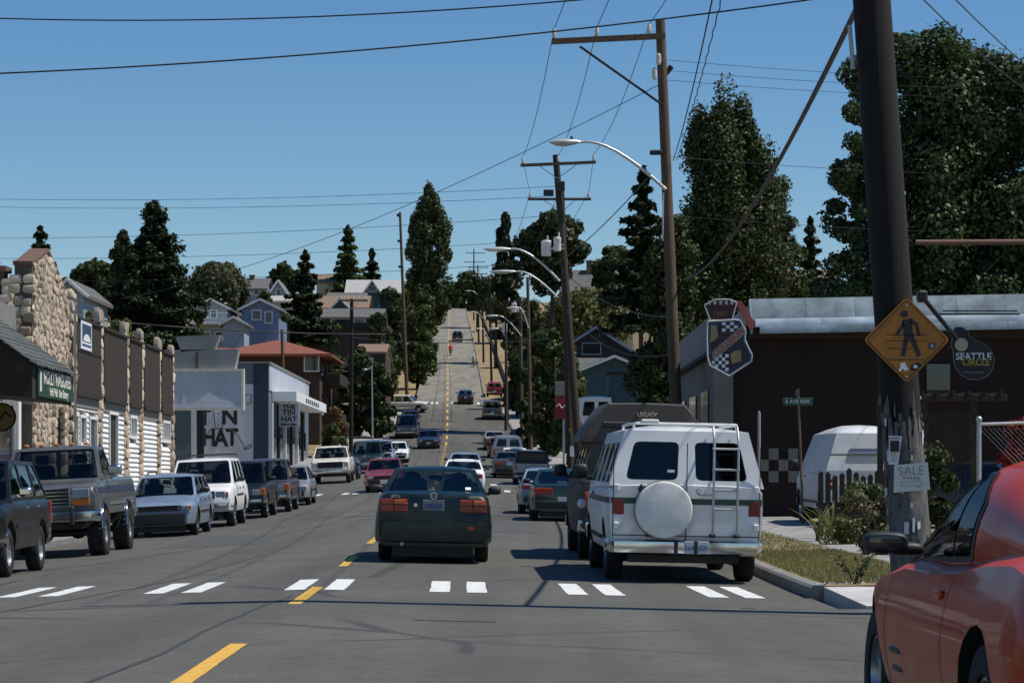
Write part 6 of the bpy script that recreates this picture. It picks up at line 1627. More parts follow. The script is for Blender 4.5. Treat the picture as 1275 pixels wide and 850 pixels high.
def spiky(label, px, py, d, h, n):
    p = at(px, py, d); t = thing('spiky_plant', label, 'plant', (p.x, d, tz(p.x, d) - .02), 0, 'spiky plants by the pavement'); me = None
    q = MB(); q.tube([(0, 0, 0), (0, 0, .06)], .04, 6); q.build('crown_base', M['bark'], t)
    for i in range(n):
        a = random.uniform(0, 6.28); l = h*random.uniform(.6, 1); lean = random.uniform(.25, .8); m = MB(); s = []
        for k in range(5):
            f = k/4; w = .035*(1 - f)**.6*(1 if k else .7); c = Vector((math.cos(a)*lean*l*f*f, math.sin(a)*lean*l*f*f, l*f*(1 - .25*lean*f))); nn = Vector((-math.sin(a), math.cos(a), 0))
            s.append([c - nn*w, c + Vector((0, 0, .01)), c + nn*w])
        m.loft(s, closed=False, caps=False); m.build('leaf', LEAF['light'], t)
spiky('spiky green plant before the fence posts', 1018, 630, 43.5, .8, 16); spiky('second spiky plant, nearer the street sign', 1036, 625, 44.5, .9, 14)
tw = thing('weed', 'thin leafy weed sprouting behind the red coupe', 'plant', (mx(1064, 27.5), 27.5, gz(XR(27.5), 27.5) + .14))
q = MB(); V = []
for i in range(9):
    a = random.uniform(0, 6.28); l = random.uniform(.25, .5); tip = Vector((math.cos(a)*l*.6, math.sin(a)*l*.4, l*.95)); q.tube([(0, 0, 0), tip*.5 + Vector((0, 0, .06)), tip], [.008, .005, .003], 5)
    for k in range(8): V.append(tip*(.3 + .7*k/8) + Vector((random.uniform(-.05, .05), random.uniform(-.05, .05), random.uniform(-.03, .05))))
q.build('stem', M['bark'], tw); obj('foliage', leaf_mesh(leaves([tuple(v) for v in V], [(0, -.5, 1)]*len(V), .07), LEAF['mid'], 'foliage'), tw)
# ---------------------------------------------------------------- utility poles, lamps, wires
class Pole:
    def __init__(s, label, pb, d, pt, r0, r1, mat='pole', cat='utility pole', name='utility_pole', group='utility poles along the street', left=False):
        """pb: base column, pt: (column, row) of the top, both at distance d"""
        X = mx(pb, d); z = gz(min(max(X, XL(d)), XR(d)), d) + .13 if abs(X - CL(d)) < 12 else tz(X, d)
        s.d = d; s.b = Vector((X, d, z)); s.t = at(pt[0], pt[1], d) if not isinstance(pt, Vector) else pt
        s.o = thing(name, label, cat, s.b, 0, group); top = s.t - s.b
        m = MB(); m.tube([(0, 0, -.5)] + [top * (k/6) for k in range(7)], [r0*1.02] + [lerp(r0, r1, k/6) for k in range(7)], 28 if d < 30 else 14); m.build('shaft', M[mat], s.o, smooth=80)
    def L(s, px, py, dd=0): return at(px, py, s.d + dd) - s.b
    def at_z(s, z): k = (z - s.b.z) / (s.t.z - s.b.z); return (s.t - s.b) * k
    def arm(s, x0, y0, x1, y1, ins=(), th=.06, dd=-.2, brace=True, mat='pole'):
        a, b = s.L(x0, y0, dd), s.L(x1, y1, dd); ax = (b - a); m = MB()
        rot = Matrix.Rotation(math.atan2(-ax.z, ax.x), 3, 'Y'); m.box((a + b)/2, (ax.length, .11, th*2), rot); ar = m.build('crossarm', M[mat], s.o)
        P = []
        for t in ins:
            p = a.lerp(b, t) + Vector((0, 0, th)); m = MB(); m.lathe([(0, .03), (.04, .05), (.10, .055), (.16, .06), (.2, .045), (.24, .05), (.27, .03), (.28, .001)], 10, 'z', p); m.build('insulator', M['ceramic'], ar, smooth=40); P.append(s.b + p + Vector((0, 0, .27)))
        if brace:
            mid = (a + b)/2
            for e in (a.lerp(b, .25), a.lerp(b, .75)):
                if (e - mid).length > .2:
                    q = MB(); pz = s.at_z(s.b.z + mid.z - .55); q.cyl(e + Vector((0, 0, -.05)), Vector((pz.x, dd*.8, mid.z - .6)), .018, n=5); q.build('brace', M['steel'], ar)
        return P
    def lamp(s, tx, ty, mx_, my_, h=.55, mat='lamp_metal', hl=None):
        """curved arm from the mount point to the lamp head tip"""
        a = s.L(mx_, my_, -.15); tip = s.L(tx, ty, -.25); hl = hl or .8; n = Vector((1, 0, 0)) if tip.x < a.x else Vector((-1, 0, 0)); e = tip + n*hl
        c1 = Vector((lerp(a.x, e.x, .66), lerp(a.y, e.y, .6), e.z + .12*h)); pts = [a.lerp(c1, t/8).lerp(c1.lerp(e, t/8), t/8) for t in range(9)]
        m = MB(); m.tube(pts, [.05 - .002*k for k in range(9)], 8); ar = m.build('lamp_arm', M[mat], s.o, smooth=50)
        m = MB(); secs = []
        for k, (f, w, z0, z1) in enumerate(((0, .05, -.03, .04), (.15, .10, -.06, .07), (.45, .17, -.12, .09), (.75, .15, -.11, .07), (1.0, .05, -.03, .03))):
            c = e.lerp(tip, f); secs.append([c + Vector((0, math.cos(q)*w, (z1 if math.sin(q) > 0 else -z0)*math.sin(q))) for q in [2*math.pi*j/10 for j in range(10)]])
        m.loft(secs); hd = m.build('lamp_head', M[mat], ar, smooth=50)
        c = e.lerp(tip, .5); q = MB(); q.cyl(c + Vector((n.x*.18, 0, .07)), c + Vector((n.x*.18, 0, .15)), .04, n=8); q.build('photocell', M['black'], hd)
    def can(s, px, py, w, h, dd=-.35):
        p = s.L(px, py, dd); m = MB(); m.lathe([(-h/2, .001), (-h/2, w/2*.93), (-h/2 + .05, w/2), (h/2 - .08, w/2), (h/2 - .06, w/2*1.06), (h/2, w/2*.95), (h/2 + .03, .001)], 16, 'z', p)
        t = m.build('transformer', M['white_metal'], s.o, smooth=35); q = MB(); q.lathe([(0, .03), (.1, .04), (.2, .03), (.21, .001)], 8, 'z', p + Vector((.06, 0, h/2))); q.build('bushing', M['ceramic'], t)
        z = s.at_z(s.b.z + p.z); q = MB(); q.box((p + Vector((z.x, 0, p.z)))/2, (abs(z.x - p.x) + .1, .1, .08)); q.build('bracket', M['steel'], t)
    def collar(s, px, py, w=.5, h=.2):
        p = s.L(px, py, -.2); q = MB(); q.bbox(p, (w, .25, h), .03); q.build('pole_hardware', M['black'], s.o)
def wire(label, a, b, sag=.3, r=.012, n=18, group='overhead wires', twist=0.0, seg=6):
    a, b = Vector(a), Vector(b); P = []
    for i in range(n + 1):
        t = i/n; P.append(a.lerp(b, t) - Vector((0, 0, sag*4*t*(1 - t))) + (Vector((twist*math.sin(i*2.4), 0, twist*math.cos(i*2.4)))))
    m = MB(); m.tube(P, r, seg); return tag(m.build('wire', M['wire'], None, smooth=60), label, 'wire', group)

# near pole with the crossing sign
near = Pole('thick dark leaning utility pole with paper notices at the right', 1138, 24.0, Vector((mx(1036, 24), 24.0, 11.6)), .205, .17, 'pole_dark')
m = MB(); zt = mz(488, 24) - near.b.z; zb_ = .02
P = [(near.t - near.b) * (q / (near.t.z - near.b.z)) for q in np.linspace(zb_, zt, 8)]
m.tube(P, [.213 - .002*i for i in range(8)], 18, caps=False)
for k in range(18):
    x, y, z = m.v[7*18 + k]; m.v[7*18 + k] = (x, y, z - random.uniform(0, .24) - (.22 if k % 5 < 2 else 0))
m.build('worn_sleeve', M['pole_worn'], near.o, smooth=50)
for i in range(60):                                            # peeling strips and old staples
    z = random.uniform(.4, zt); c = (near.t - near.b) * (z / (near.t.z - near.b.z)); a = random.uniform(math.pi*1.02, math.pi*1.98); w = random.uniform(.01, .05); hh = random.uniform(.02, .14)
    pbox('peeling_strip', M['mural_white'] if i % 3 == 0 else M['pole_worn'], near.o, c + Vector((math.cos(a)*.212, math.sin(a)*.212, 0)), (w, .006, hh), 0, Matrix.Rotation(a - 1.5*math.pi + random.uniform(-.2, .2), 3, 'Z'))
near.arm(880, -655, 1180, -655, (.05, .3, .95), brace=True)
q = MB(); q.cyl(near.L(1062, 86, -.1), near.L(1058, 32, -.1), .022, n=8); q.build('conduit', M['steel'], near.o)
q = MB(); q.cyl(near.L(1140, 302, 0), near.L(1560, 300, 0), .028, n=10); q.build('side_arm', plain('pipe_rust', (.16,.08,.05), .7), near.o)
# diamond crossing sign
M['sign_yellow'] = plain('sign_yellow_o', (0.46, 0.16, 0.010), .5, var=.12)
def diamond(label, c, half, detail=True):
    t = thing('crossing_sign', label, 'sign', c); q = MB(); h = half
    q.prism(rnd([(0, -h), (h, 0), (0, h), (-h, 0)], .1*h), lambda x, z, dd: (x, dd, z), .006); pl = q.build('plate', M['sign_yellow'], t)
    q = MB(); P = rnd([(0, -h*.93), (h*.93, 0), (0, h*.93), (-h*.93, 0)], .09*h)
    for i in range(len(P)): a, b = P[i], P[(i+1) % len(P)]; q.cyl((a[0], -.002, a[1]), (b[0], -.002, b[1]), .012*h, n=4)
    q.build('border', M['black'], pl)
    f = lambda x, z, dd: (x*h, -.004 + dd, z*h); q = MB()
    q.prism([(-.06 + .085*math.cos(a), .60 + .085*math.sin(a)) for a in [2*math.pi*k/12 for k in range(12)]], f, .003)
    for pts in ([(-.10,.46),(.10,.50),(.16,.10),(-.06,.06)], [(-.10,.46),(-.12,.36),(-.28,.12),(-.20,.12),(-.04,.34)], [(.10,.50),(.26,.38),(.32,.10),(.25,.08),(.19,.33),(.08,.38)],
                [(-.06,.07),(.06,.07),(-.04,-.38),(-.14,-.38)], [(.04,.08),(.16,.10),(.34,-.36),(.24,-.40)]): q.prism(pts, f, .003)
    q.build('walking_figure', M['black'], pl)
    q = MB()
    for (x0, x1, z) in ((-.42,-.13,-.20), (.02,.12,-.20), (-.42,.42,-.46)): q.box(((x0+x1)/2*h, -.003, z*h), ((x1 - x0)*h, .003, .02*h))
    q.box((0, -.003, .12*h), (.95*h, .002, .018*h)); q.box((0, -.003, -.02*h), (.95*h, .002, .018*h)); q.build('crossing_lines', M['black'], pl)
    if detail:
        q = MB(); q.prism([(-.16,-.55),(-.05,-.52),(0,-.62),(.05,-.68),(-.04,-.72),(-.1,-.66),(-.15,-.74),(-.2,-.70),(-.14,-.62)], f, .003); q.build('sticker', M['white'], pl)
        q = MB(); q.prism([(.2 + .13*math.cos(a), -.62 + .085*math.sin(a) + .05*math.cos(a)) for a in [2*math.pi*k/14 for k in range(14)]], f, .003); st = q.build('sticker', M['black'], pl)
        q = MB(); q.prism([(.2 + .05*math.cos(a), -.62 + .04*math.sin(a)) for a in [2*math.pi*k/10 for k in range(10)]], lambda x, z, dd: (x*h, -.007 + dd, z*h), .003); q.build('sticker_eye', M['white'], st)
        pbox('sticker', M['black'], pl, (.58*h, -.004, -.14*h), (.14*h, .004, .14*h)); pbox('sticker_dot', M['wall_paleblue'], pl, (.58*h, -.007, -.14*h), (.07*h, .003, .09*h))
        for z in (.8, -.86): q = MB(); q.cyl((0, -.006, z*h), (0, .0, z*h), .012, n=8); q.build('bolt', M['steel'], pl)
    return t
diamond('orange yellow diamond crossing sign with walking figure on the near pole', at(1129, 423, 23.72), .425)
# bracket sign on the near pole
gs = thing('palette_sign', 'black guitar-shaped hanging sign with white and yellow lettering', 'sign', at(1212, 472, 24.6)); gk = 24.6/3000
gp = lambda px, py: ((px - 1212)*gk, (472 - py)*gk)
O_ = [(1186,420),(1184,413),(1190,407),(1198,407),(1205,412),(1208,420),(1216,424),(1226,428),(1234,436),(1238,447),(1236,459),(1229,468),(1218,473),(1207,472),(1196,466),(1189,456),(1187,446),(1187,436),(1184,430)][::-1]
q = MB(); q.prism([gp(*p) for p in O_], lambda x, z, dd: (x, dd, z), .03); bd = q.build('board', M['black'], gs)
q = MB(); PP = [gp(*p) for p in O_]
for i in range(len(PP)): a, b = PP[i], PP[(i+1) % len(PP)]; q.cyl((a[0], -.003, a[1]), (b[0], -.003, b[1]), .004, n=4)
q.build('edge', M['trim_grey'], bd)
q = MB(); c0 = gp(1197, 429); q.lathe([(-.006, .001), (-.006, .068), (0, .068)], 20, 'y', (c0[0], 0, c0[1])); q.build('disc', plain('disc_cream', (.42,.36,.24), .6), bd)
x, z = gp(1212, 444); text_on(bd, 'SEATTLE', .098, M['mural_white'], face_cam(x, -.006, z), bold=.002, sx=.98)
x, z = gp(1215, 451); text_on(bd, 'CIRCLE', .098, plain('letter_yellow', (.36,.29,.03), .6), face_cam(x, -.006, z), bold=.002, sx=.88)
x, z = gp(1212, 463.5); [pbox('small_print', M['trim_grey'], bd, (x - .09 + .03*k, -.003, z), (.02, .006, .018)) for k in range(7)]
q = MB(); a, b = gp(1146, 370), gp(1192, 422); q.cyl((a[0], -.1, a[1]), (b[0], .015, b[1]), .024, n=8); q.bbox((a[0], -.1, a[1]), (.1, .14, .12), .02); q.build('bracket', M['black'], gs)
pbox('hinge', M['black'], gs, (*[gp(1184, 432)[0]], .015, gp(1184, 432)[1]), (.05, .02, .03))
# notices
pf = thing('poster_notice', 'white flyer with dark picture on the near pole', 'poster', at(1114, 578, 23.76)); q = MB()
q.prism([(-.06, 0), (.035, 0), (.075, .28), (-.055, .285)], lambda x, z, dd: (x, dd + .02*abs(x)*8, z), .003); sh_ = q.build('sheet', M['mural_white'], pf)
pbox('picture', M['black'], sh_, (.0, -.004, .18), (.09, .003, .11)); pbox('print', M['trim_grey'], sh_, (.0, -.004, .26), (.10, .003, .015))
for k in range(5): pbox('print', M['trim_grey'], sh_, (-.01, -.004, .03 + .02*k), (.07, .003, .006))
sl_ = thing('sale_notice', 'white paper sale notice with arrow on the near pole', 'poster', at(1137, 613, 23.74)); q = MB()
q.prism([(-.19, .0), (.17, .03), (.145, .30), (-.185, .27)], lambda x, z, dd: (x, dd + .35*x*x, z), .004); sh_ = q.build('sheet', plain('paper', (.60,.60,.57), .8, var=.05), sl_)
text_on(sh_, 'SALE', .125, M['trim_grey'], face_cam(-.02, -.006, .21, .04), bold=-.0015, ext=.001); [pbox('print', M['trim_grey'], sh_, (-.09 + .035*k, -.004, .145), (.02, .003, .018)) for k in range(5)]
q = MB()
for a, b in (((-.12,.105),(.05,.113)), ((-.12,.065),(.05,.073)), ((-.12,.105),(-.12,.065)), ((.05,.135),(.05,.113)), ((.05,.073),(.05,.05)), ((.05,.135),(.10,.095)), ((.05,.05),(.10,.095))): q.cyl((a[0], -.004, a[1]), (b[0], -.004, b[1]), .003, n=4)
q.build('arrow', M['trim_grey'], sh_)

# tall pole with lamp
p2 = Pole('tall brown utility pole with one-sided crossarm and long lamp arm', 847, 66.0, (822, 25), .175, .13)
ins2 = p2.arm(687, 52, 828, 45, (.02, .40, .86), th=.075, brace=False)
q = MB(); q.cyl(p2.L(722, 58, -.25), p2.L(824, 130, -.2), .035, n=6); q.build('brace', M['pole_dark'], p2.o)
p2.lamp(684, 177, 829, 236, h=1.3, hl=.85)
q = MB(); q.box(p2.L(829, 92, .1), (.5, .14, .14), Matrix.Rotation(-.9, 3, 'Y')); q.build('short_arm', M['pole_dark'], p2.o)
for px, py in ((815, 92), (820, 74)): q = MB(); q.lathe([(-.16, .04), (-.1, .07), (.1, .07), (.16, .04), (.17, .001)], 10, 'z', p2.L(px, py, -.2)); q.build('insulator', M['ceramic'], p2.o)
p2.collar(817, 190, .35, .12)
q = MB(); q.cyl(p2.L(826, 240, -.2), p2.L(825, 300, -.2), .02, n=6); q.build('ground_conduit', M['steel'], p2.o)
# double poles
pA = Pole('leaning utility pole with grey transformers, front of the close pair', 724, 98.0, (692, 193), .18, .13, 'pole_mid')
insA = pA.arm(648, 206, 742, 202, (.03, .5, .97)); pA.lamp(602, 310, 697, 350, h=1.2, hl=1.1); pA.can(680, 309, .40, .62); pA.can(694, 304, .30, .55, -.5); pA.collar(698, 232, .35, .4)
pB = Pole('upright utility pole, rear of the close pair', 711, 118.0, (699, 232), .18, .14, 'pole_mid')
insB = pB.arm(657, 248, 736, 248, (.04, .5, .96)); pB.lamp(612, 338, 694, 370, h=1.2, hl=1.2); pB.collar(683, 240, .5, .3)
far = []
for lab, pb, d, tx, ty, arms, lamp in (
    ('thin brown pole beyond the close pair, by the street tree', 661, 175, 657, 345, (), (631, 383, 658, 408)),
    ('dark pole left of the thin brown pole', 650, 188, 648, 372, ((632, 668, 376),), (605, 393, 649, 418)),
    ('pole with small grey transformer at the hill foot', 632, 222, 628, 352, ((612, 648, 356), (614, 646, 368)), (608, 409, 629, 418)),
    ('pole on the hill verge above the red car', 612, 288, 609, 345, ((597, 624, 348),), (590, 409, 610, 425)),
    ('pole halfway up the hill verge', 602, 340, 600, 341, ((588, 613, 345),), (583, 388, 601, 396)),
    ('pole near the top of the hill verge', 596, 400, 595, 330, ((583, 608, 333), (584, 607, 341)), (579, 362, 595, 367)),
    ('far pole with stacked crossarms at the crest', 590, 480, 590, 310, ((580, 604, 315), (578, 604, 326)), None)):
    p = Pole(lab + ' on the right', pb, d, (tx, ty), .15, .11, 'pole' if 'brown' in lab else 'pole_dark'); far.append(p)
    for a, b, y in arms: p.arm(a, y, b, y, (.05, .5, .95), mat='pole_mid')
    if lamp: p.lamp(*lamp, h=1.0, hl=.9)
far[2].can(628, 408, .5, .8); far[1].can(628 + 12, 383, .4, .7)
l1 = Pole('thick dark pole with wide crossarm before the tiled mansard on the left', 437, 171, (438, 372), .16, .13, 'pole_dark'); l1.arm(421, 374, 458, 374, (.1, .3, .5, .7, .9))
l2 = Pole('very tall bare pole at the left of the hill foot', 507, 250, (498, 264), .20, .13, 'pole'); l2.collar(496, 268, .35, .3); l2.collar(497, 300, .35, .25); l2.collar(499, 332, .5, .25)
l3 = Pole('short brown pole rising behind the bar', 355, 172, (351, 410), .14, .11)
l4 = Pole('slim grey lamp post before the left bushes', 464, 186, (463, 455), .07, .05, 'steel', 'lamp post', 'lamp_post'); l4.lamp(452, 460, 463, 457, h=.3, mat='steel', hl=.35)

# wires
nt_ = [at(x, y, 24) for x, y in ((895, -690), (970, -690), (1165, -690))]
for i, (a, b) in enumerate(zip(ins2, nt_)): wire(('left', 'middle', 'right')[i] + ' wire from the one-sided crossarm towards the camera', a, b, .5, .011)
for i, (a, b) in enumerate(zip(ins2, insA)): wire(('left', 'middle', 'right')[i] + ' wire between the tall pole and the leaning pole', a, b, .45, .011)
for i, (a, b) in enumerate(zip(insA, insB)): wire(('left', 'middle', 'right')[i] + ' wire between the close pair of poles', a, b, .1, .011)
wire('thick drooping cable from the near pole to the tall pole', at(1068, 8, 24.0), at(852, 348, 66), .6, .030, 26)
wire('cable from the tall pole up past the top edge', at(838, 200, 66), at(905, -90, 30), .25, .012); wire('twisted cable beside the plain cable at the top edge', at(842, 200, 66), at(925, -110, 30), .2, .010, 60, twist=.012)
wire('long wire across the street at the top, lower one', at(-120, 96, 23.7), at(1092, -12, 24), .14, .008, 24); wire('long wire across the top left corner', at(-120, 18, 30), at(1090, -40, 24), .25, .008, 24)
for k, (a, b) in enumerate(((238, 232), (247, 244), (290, 268), (314, 298), (343, 325))):
    wire(('highest', 'second', 'third', 'fourth', 'lowest')[k] + ' thin far wire crossing the left sky', at(-200, a + 4, 150), at(694, b, 118), .5, .011, 20, 'thin far wires')
for k, (a, b) in enumerate(((75, 82), (88, 92), (100, 104), (195, 200), (268, 272))):
    wire(('first', 'second', 'third', 'fourth', 'fifth')[k] + ' thin wire running right from the tall pole', at(832, a, 66), at(1500, b + 14, 90), .3, .007, 12, 'thin wires to the right')
wire('slanting service wire from the tall pole to the left houses', at(820, 106, 66), at(150, 372, 120), .8, .011, 24)
wire('diagonal guy cable left of the tall pole', at(806, 222, 66), at(690, 330, 98), .2, .018); wire('low service drop from the tall pole to the teal house', at(842, 395, 66), at(700, 335, 98), .5, .016); wire('second low service drop behind the first', at(840, 440, 66), at(705, 385, 98), .7, .012)
wire('upper wire at the far top right', at(1150, 0, 30), at(1290, 120, 60), .1, .009, 8); wire('second wire at the far top right', at(1190, 0, 30), at(1330, 120, 60), .1, .009, 8)
wire('cable crossing low before the hillside houses', at(60, 392, 120), at(480, 416, 130), .25, .03, 20); wire('cable spanning the street at the hill foot', l1.b + l1.L(438, 420), at(700, 420, 175), .4, .02)
for i in range(3): wire(('left', 'middle', 'right')[i] + ' wire from the rear pole of the pair up the hill', insB[i], far[2].b + far[2].L(614 + 16*i, 356), .8, .013)
for k, y in enumerate((360, 385, 405)): wire(('upper', 'middle', 'lower')[k] + ' wire along the right hill poles', far[2].b + far[2].L(628, y), far[5].b + far[5].L(595, 335 + 5*k), 1.0, .02)

# ---------------------------------------------------------------- street furniture on the right
d = 55.0; X = mx(1000, d); st = thing('street_sign', 'green street name sign on a thin post by the pavement', 'sign', (X, d, tz(X, d)))
zs = lambda py: mz(py, d) - st.location.z
q = MB(); q.tube([(0, 0, -.2), (-.06, 0, zs(560)), (-.12, 0, zs(484))], .028, 8); q.build('post', plain('post_rust', (.14,.085,.05), .7), st)
bl = pbox('blade', plain('sign_street_green', (.02,.07,.045), .5), st, (-.13, -.02, zs(500)), (.68, .02, .18), .005); text_on(bl, '6 AVE NW', .14, M['mural_white'], face_cam(-.13, -.033, zs(500)), sx=.85)
pbox('cross_blade', plain('sign_street_green', (.02,.07,.045), .5), st, (-.13, -.02, zs(489)), (.02, .6, .16), .005)
rp = thing('marker_post', 'white post with red bands beside the white camper van', 'post', (mx(945, 50), 50, tz(5, 50)))
q = MB(); h = mz(511, 50) - rp.location.z; q.tube([(0, 0, -.2), (0, 0, h - .05), (0, 0, h)], [.036, .036, .015], 10); q.build('post', M['trim_grey'], rp, smooth=40)
for k in range(4): q = MB(); q.cyl((0, 0, h*.38 - .12*k), (0, 0, h*.38 - .12*k + .06), .040, n=10); q.build('red_band', plain('band_red', (.25,.03,.02), .6), rp)
# picket fence
pfn = thing('picket_fence', 'short weathered picket fence before the pale camper', 'fence', (mx(1058, 46), 46, tz(6.3, 46)))
for i in range(13):
    x = -.55 + .135*i; hh = mz(588, 46) - pfn.location.z + random.uniform(-.05, .06) + (.06 if i % 4 == 0 else 0)
    q = MB(); w = .05; q.prism([(x - w, -.1), (x + w, -.1), (x + w, hh - .05), (x, hh), (x - w, hh - .05)], lambda a, z, dd: (a, dd, z), .03); q.build('picket', M['fence_wood'], pfn)
for z in (.25, .62): pbox('fence_rail', M['fence_wood'], pfn, (.27, .05, z), (1.8, .05, .08))
cf = thing('chain_link_fence', 'chain-link fence with grey steel frame at the far right', 'fence', (mx(1219, 44), 44, tz(8.5, 44)))
zf = lambda py: mz(py, 44) - cf.location.z; q = MB(); q.cyl((0, 0, -.2), (0, 0, zf(524)), .045, n=10); q.sphere((0, 0, zf(522)), .06, 8, 6); q.build('post', M['steel'], cf); q = MB(); q.cyl((0, 0, zf(528)), (3.5, .4, zf(520)), .03, n=8); q.build('top_rail', M['steel'], cf)
q = MB()
for k in range(40):
    x = .09*k
    for s in (-1, 1):
        z0_, z1_ = .1, zf(532); hgt = z1_ - z0_
        xa, xb = (x, x + hgt) if s > 0 else (x + hgt, x); xa2, xb2 = max(0, min(3.5, xa)), max(0, min(3.5, xb))
        if xa == xb: continue
        f = lambda xx: z0_ + (xx - xa)/(xb - xa)*hgt
        if abs(xa2 - xb2) > .05: q.cyl((xa2, .02 + xa2*.114, f(xa2)), (xb2, .02 + xb2*.114, f(xb2)), .004, n=3, caps=False)
mesh_ = q.build('wire_mesh', M['steel'], cf); mesh_['kind'] = 'stuff'
# pergola with lattice behind the near pole
pg = thing('pergola', 'dark wooden entrance pergola with lattice sides', 'pergola', (mx(1175, 52), 52, tz(9.3, 52)))
zp = lambda py: mz(py, 52) - pg.location.z
for px in (1096, 1152, 1212): pbox('post', M['fence_wood'], pg, (mx(px, 52) - pg.location.x, 0, zp(497)/2), (.12, .12, zp(497)), .01)
pbox('beam', M['fence_wood'], pg, (0, 0, zp(495)), (2.7, .16, .14), .01)
for k in range(8): pbox('rafter', M['fence_wood'], pg, (-1.2 + .34*k, .3, zp(490)), (.06, 1.4, .1))
for k in range(9):
    pbox('slat', M['fence_wood'], pg, (mx(1156, 52) - pg.location.x + .1*k, .03, zp(560)), (.03, .02, 1.9)); 
for k in range(12): pbox('slat', M['fence_wood'], pg, (mx(1156, 52) - pg.location.x + .4, .05, zp(595) + .14*k), (.9, .02, .03))
# vehicles in the yard
def on_lot(car, dz):
    mm = car.M.copy(); mm.translation.z += dz; car.o.matrix_world = mm
cv = Car('yard_camper', 'pale high-roofed camper parked in the yard behind the picket fence', 'van', dict(VAN, H=2.28, rc=.2, tum=.26, seats=False, blind=(0,1,2,3), seams=[], rearwin=[[(-.6,.2),(.6,.2),(.55,.6),(-.55,.6)]], rear_glass=P_silver), P_white, 7.95, 53.5)
on_lot(cv, tz(7.4, 55) - gz(7.4, 55)); pbox('seam', M['trim_grey'], cv.o, (0, -cv.L/2 - .01, 1.6), (1.8, .03, .04)); pbox('bumper_stripe', M['white'], cv.o, (0, -cv.L/2 - .012, .95), (1.9, .03, .05)); pbox('side_reflector', M['lens_orange'], cv.o, (-.45, -cv.L/2 - .015, .80), (.3, .03, .06))
yc = Car('yard_car', 'dark car with a glinting windscreen edge behind the chain-link fence', 'car', dict(SED, H=1.45), P_navy, 10.8, 50.5, away=False, yaw=.7); on_lot(yc, tz(10.8, 52) - gz(10.8, 52))
# bits beside the tall poles
s2 = diamond('small yellow diamond crossing sign beyond the brown van', at(718, 535, 117.2), .42, False)
q = MB(); q.cyl((.0, .03, -2.6), (0, .03, .4), .03, n=8); q.build('post', M['steel'], s2)
kn = thing('paper_notice', 'white notice on the post under the small crossing sign', 'poster', at(715, 568, 117.1)); pbox('sheet', M['white'], kn, (0, 0, .25), (.42, .02, .5))
cs = thing('shop_sign', 'red and white shop sign half hidden behind the utility poles', 'sign', (mx(702, 128), 128, tz(2.8, 128)))
zq = lambda py: mz(py, 128) - cs.location.z
pbox('post', M['steel'], cs, (0, .1, zq(480)/2), (.12, .12, zq(480))); pbox('red_panel', plain('panel_red', (.22,.018,.015), .6), cs, (0, -.05, (zq(493) + zq(521))/2), (.95, .2, zq(493) - zq(521)), .01); pbox('white_panel', M['trim_grey'], cs, (0, -.05, (zq(475) + zq(492.5))/2), (.95, .2, zq(475) - zq(492.5)), .01)
q = MB(); q.tube([(-.4, -.16, zq(506)), (-.25, -.16, zq(503)), (-.1, -.16, zq(508)), (.1, -.16, zq(504)), (.25, -.16, zq(509)), (.42, -.16, zq(505))], .03, 6); q.build('white_wave', M['white'], cs)
bt = Car('box_truck', 'white and blue truck behind the brown van', 'truck', dict(VAN, H=2.5, seats=False, top=[(0,.9),(.05,1.1),(.8,1.3),(5.25,1.3)]), P_white, mx(742, 132), 131); on_lot(bt, 1.9)
bn = thing('litter_bin', 'dark litter bin on the pavement beyond the brown van', 'bin', (mx(697, 100), 100, tz(2.9, 100))); q = MB(); q.lathe([(0, .001), (0, .26), (.9, .3), (.93, .32), (.97, .3), (1.02, .1), (1.02, .001)], 16, 'z'); q.build('barrel', M['black'], bn, smooth=40); q = MB(); q.lathe([(.9, .31), (.95, .34), (.98, .31)], 16, 'z'); q.build('rim', M['plastic'], bn)
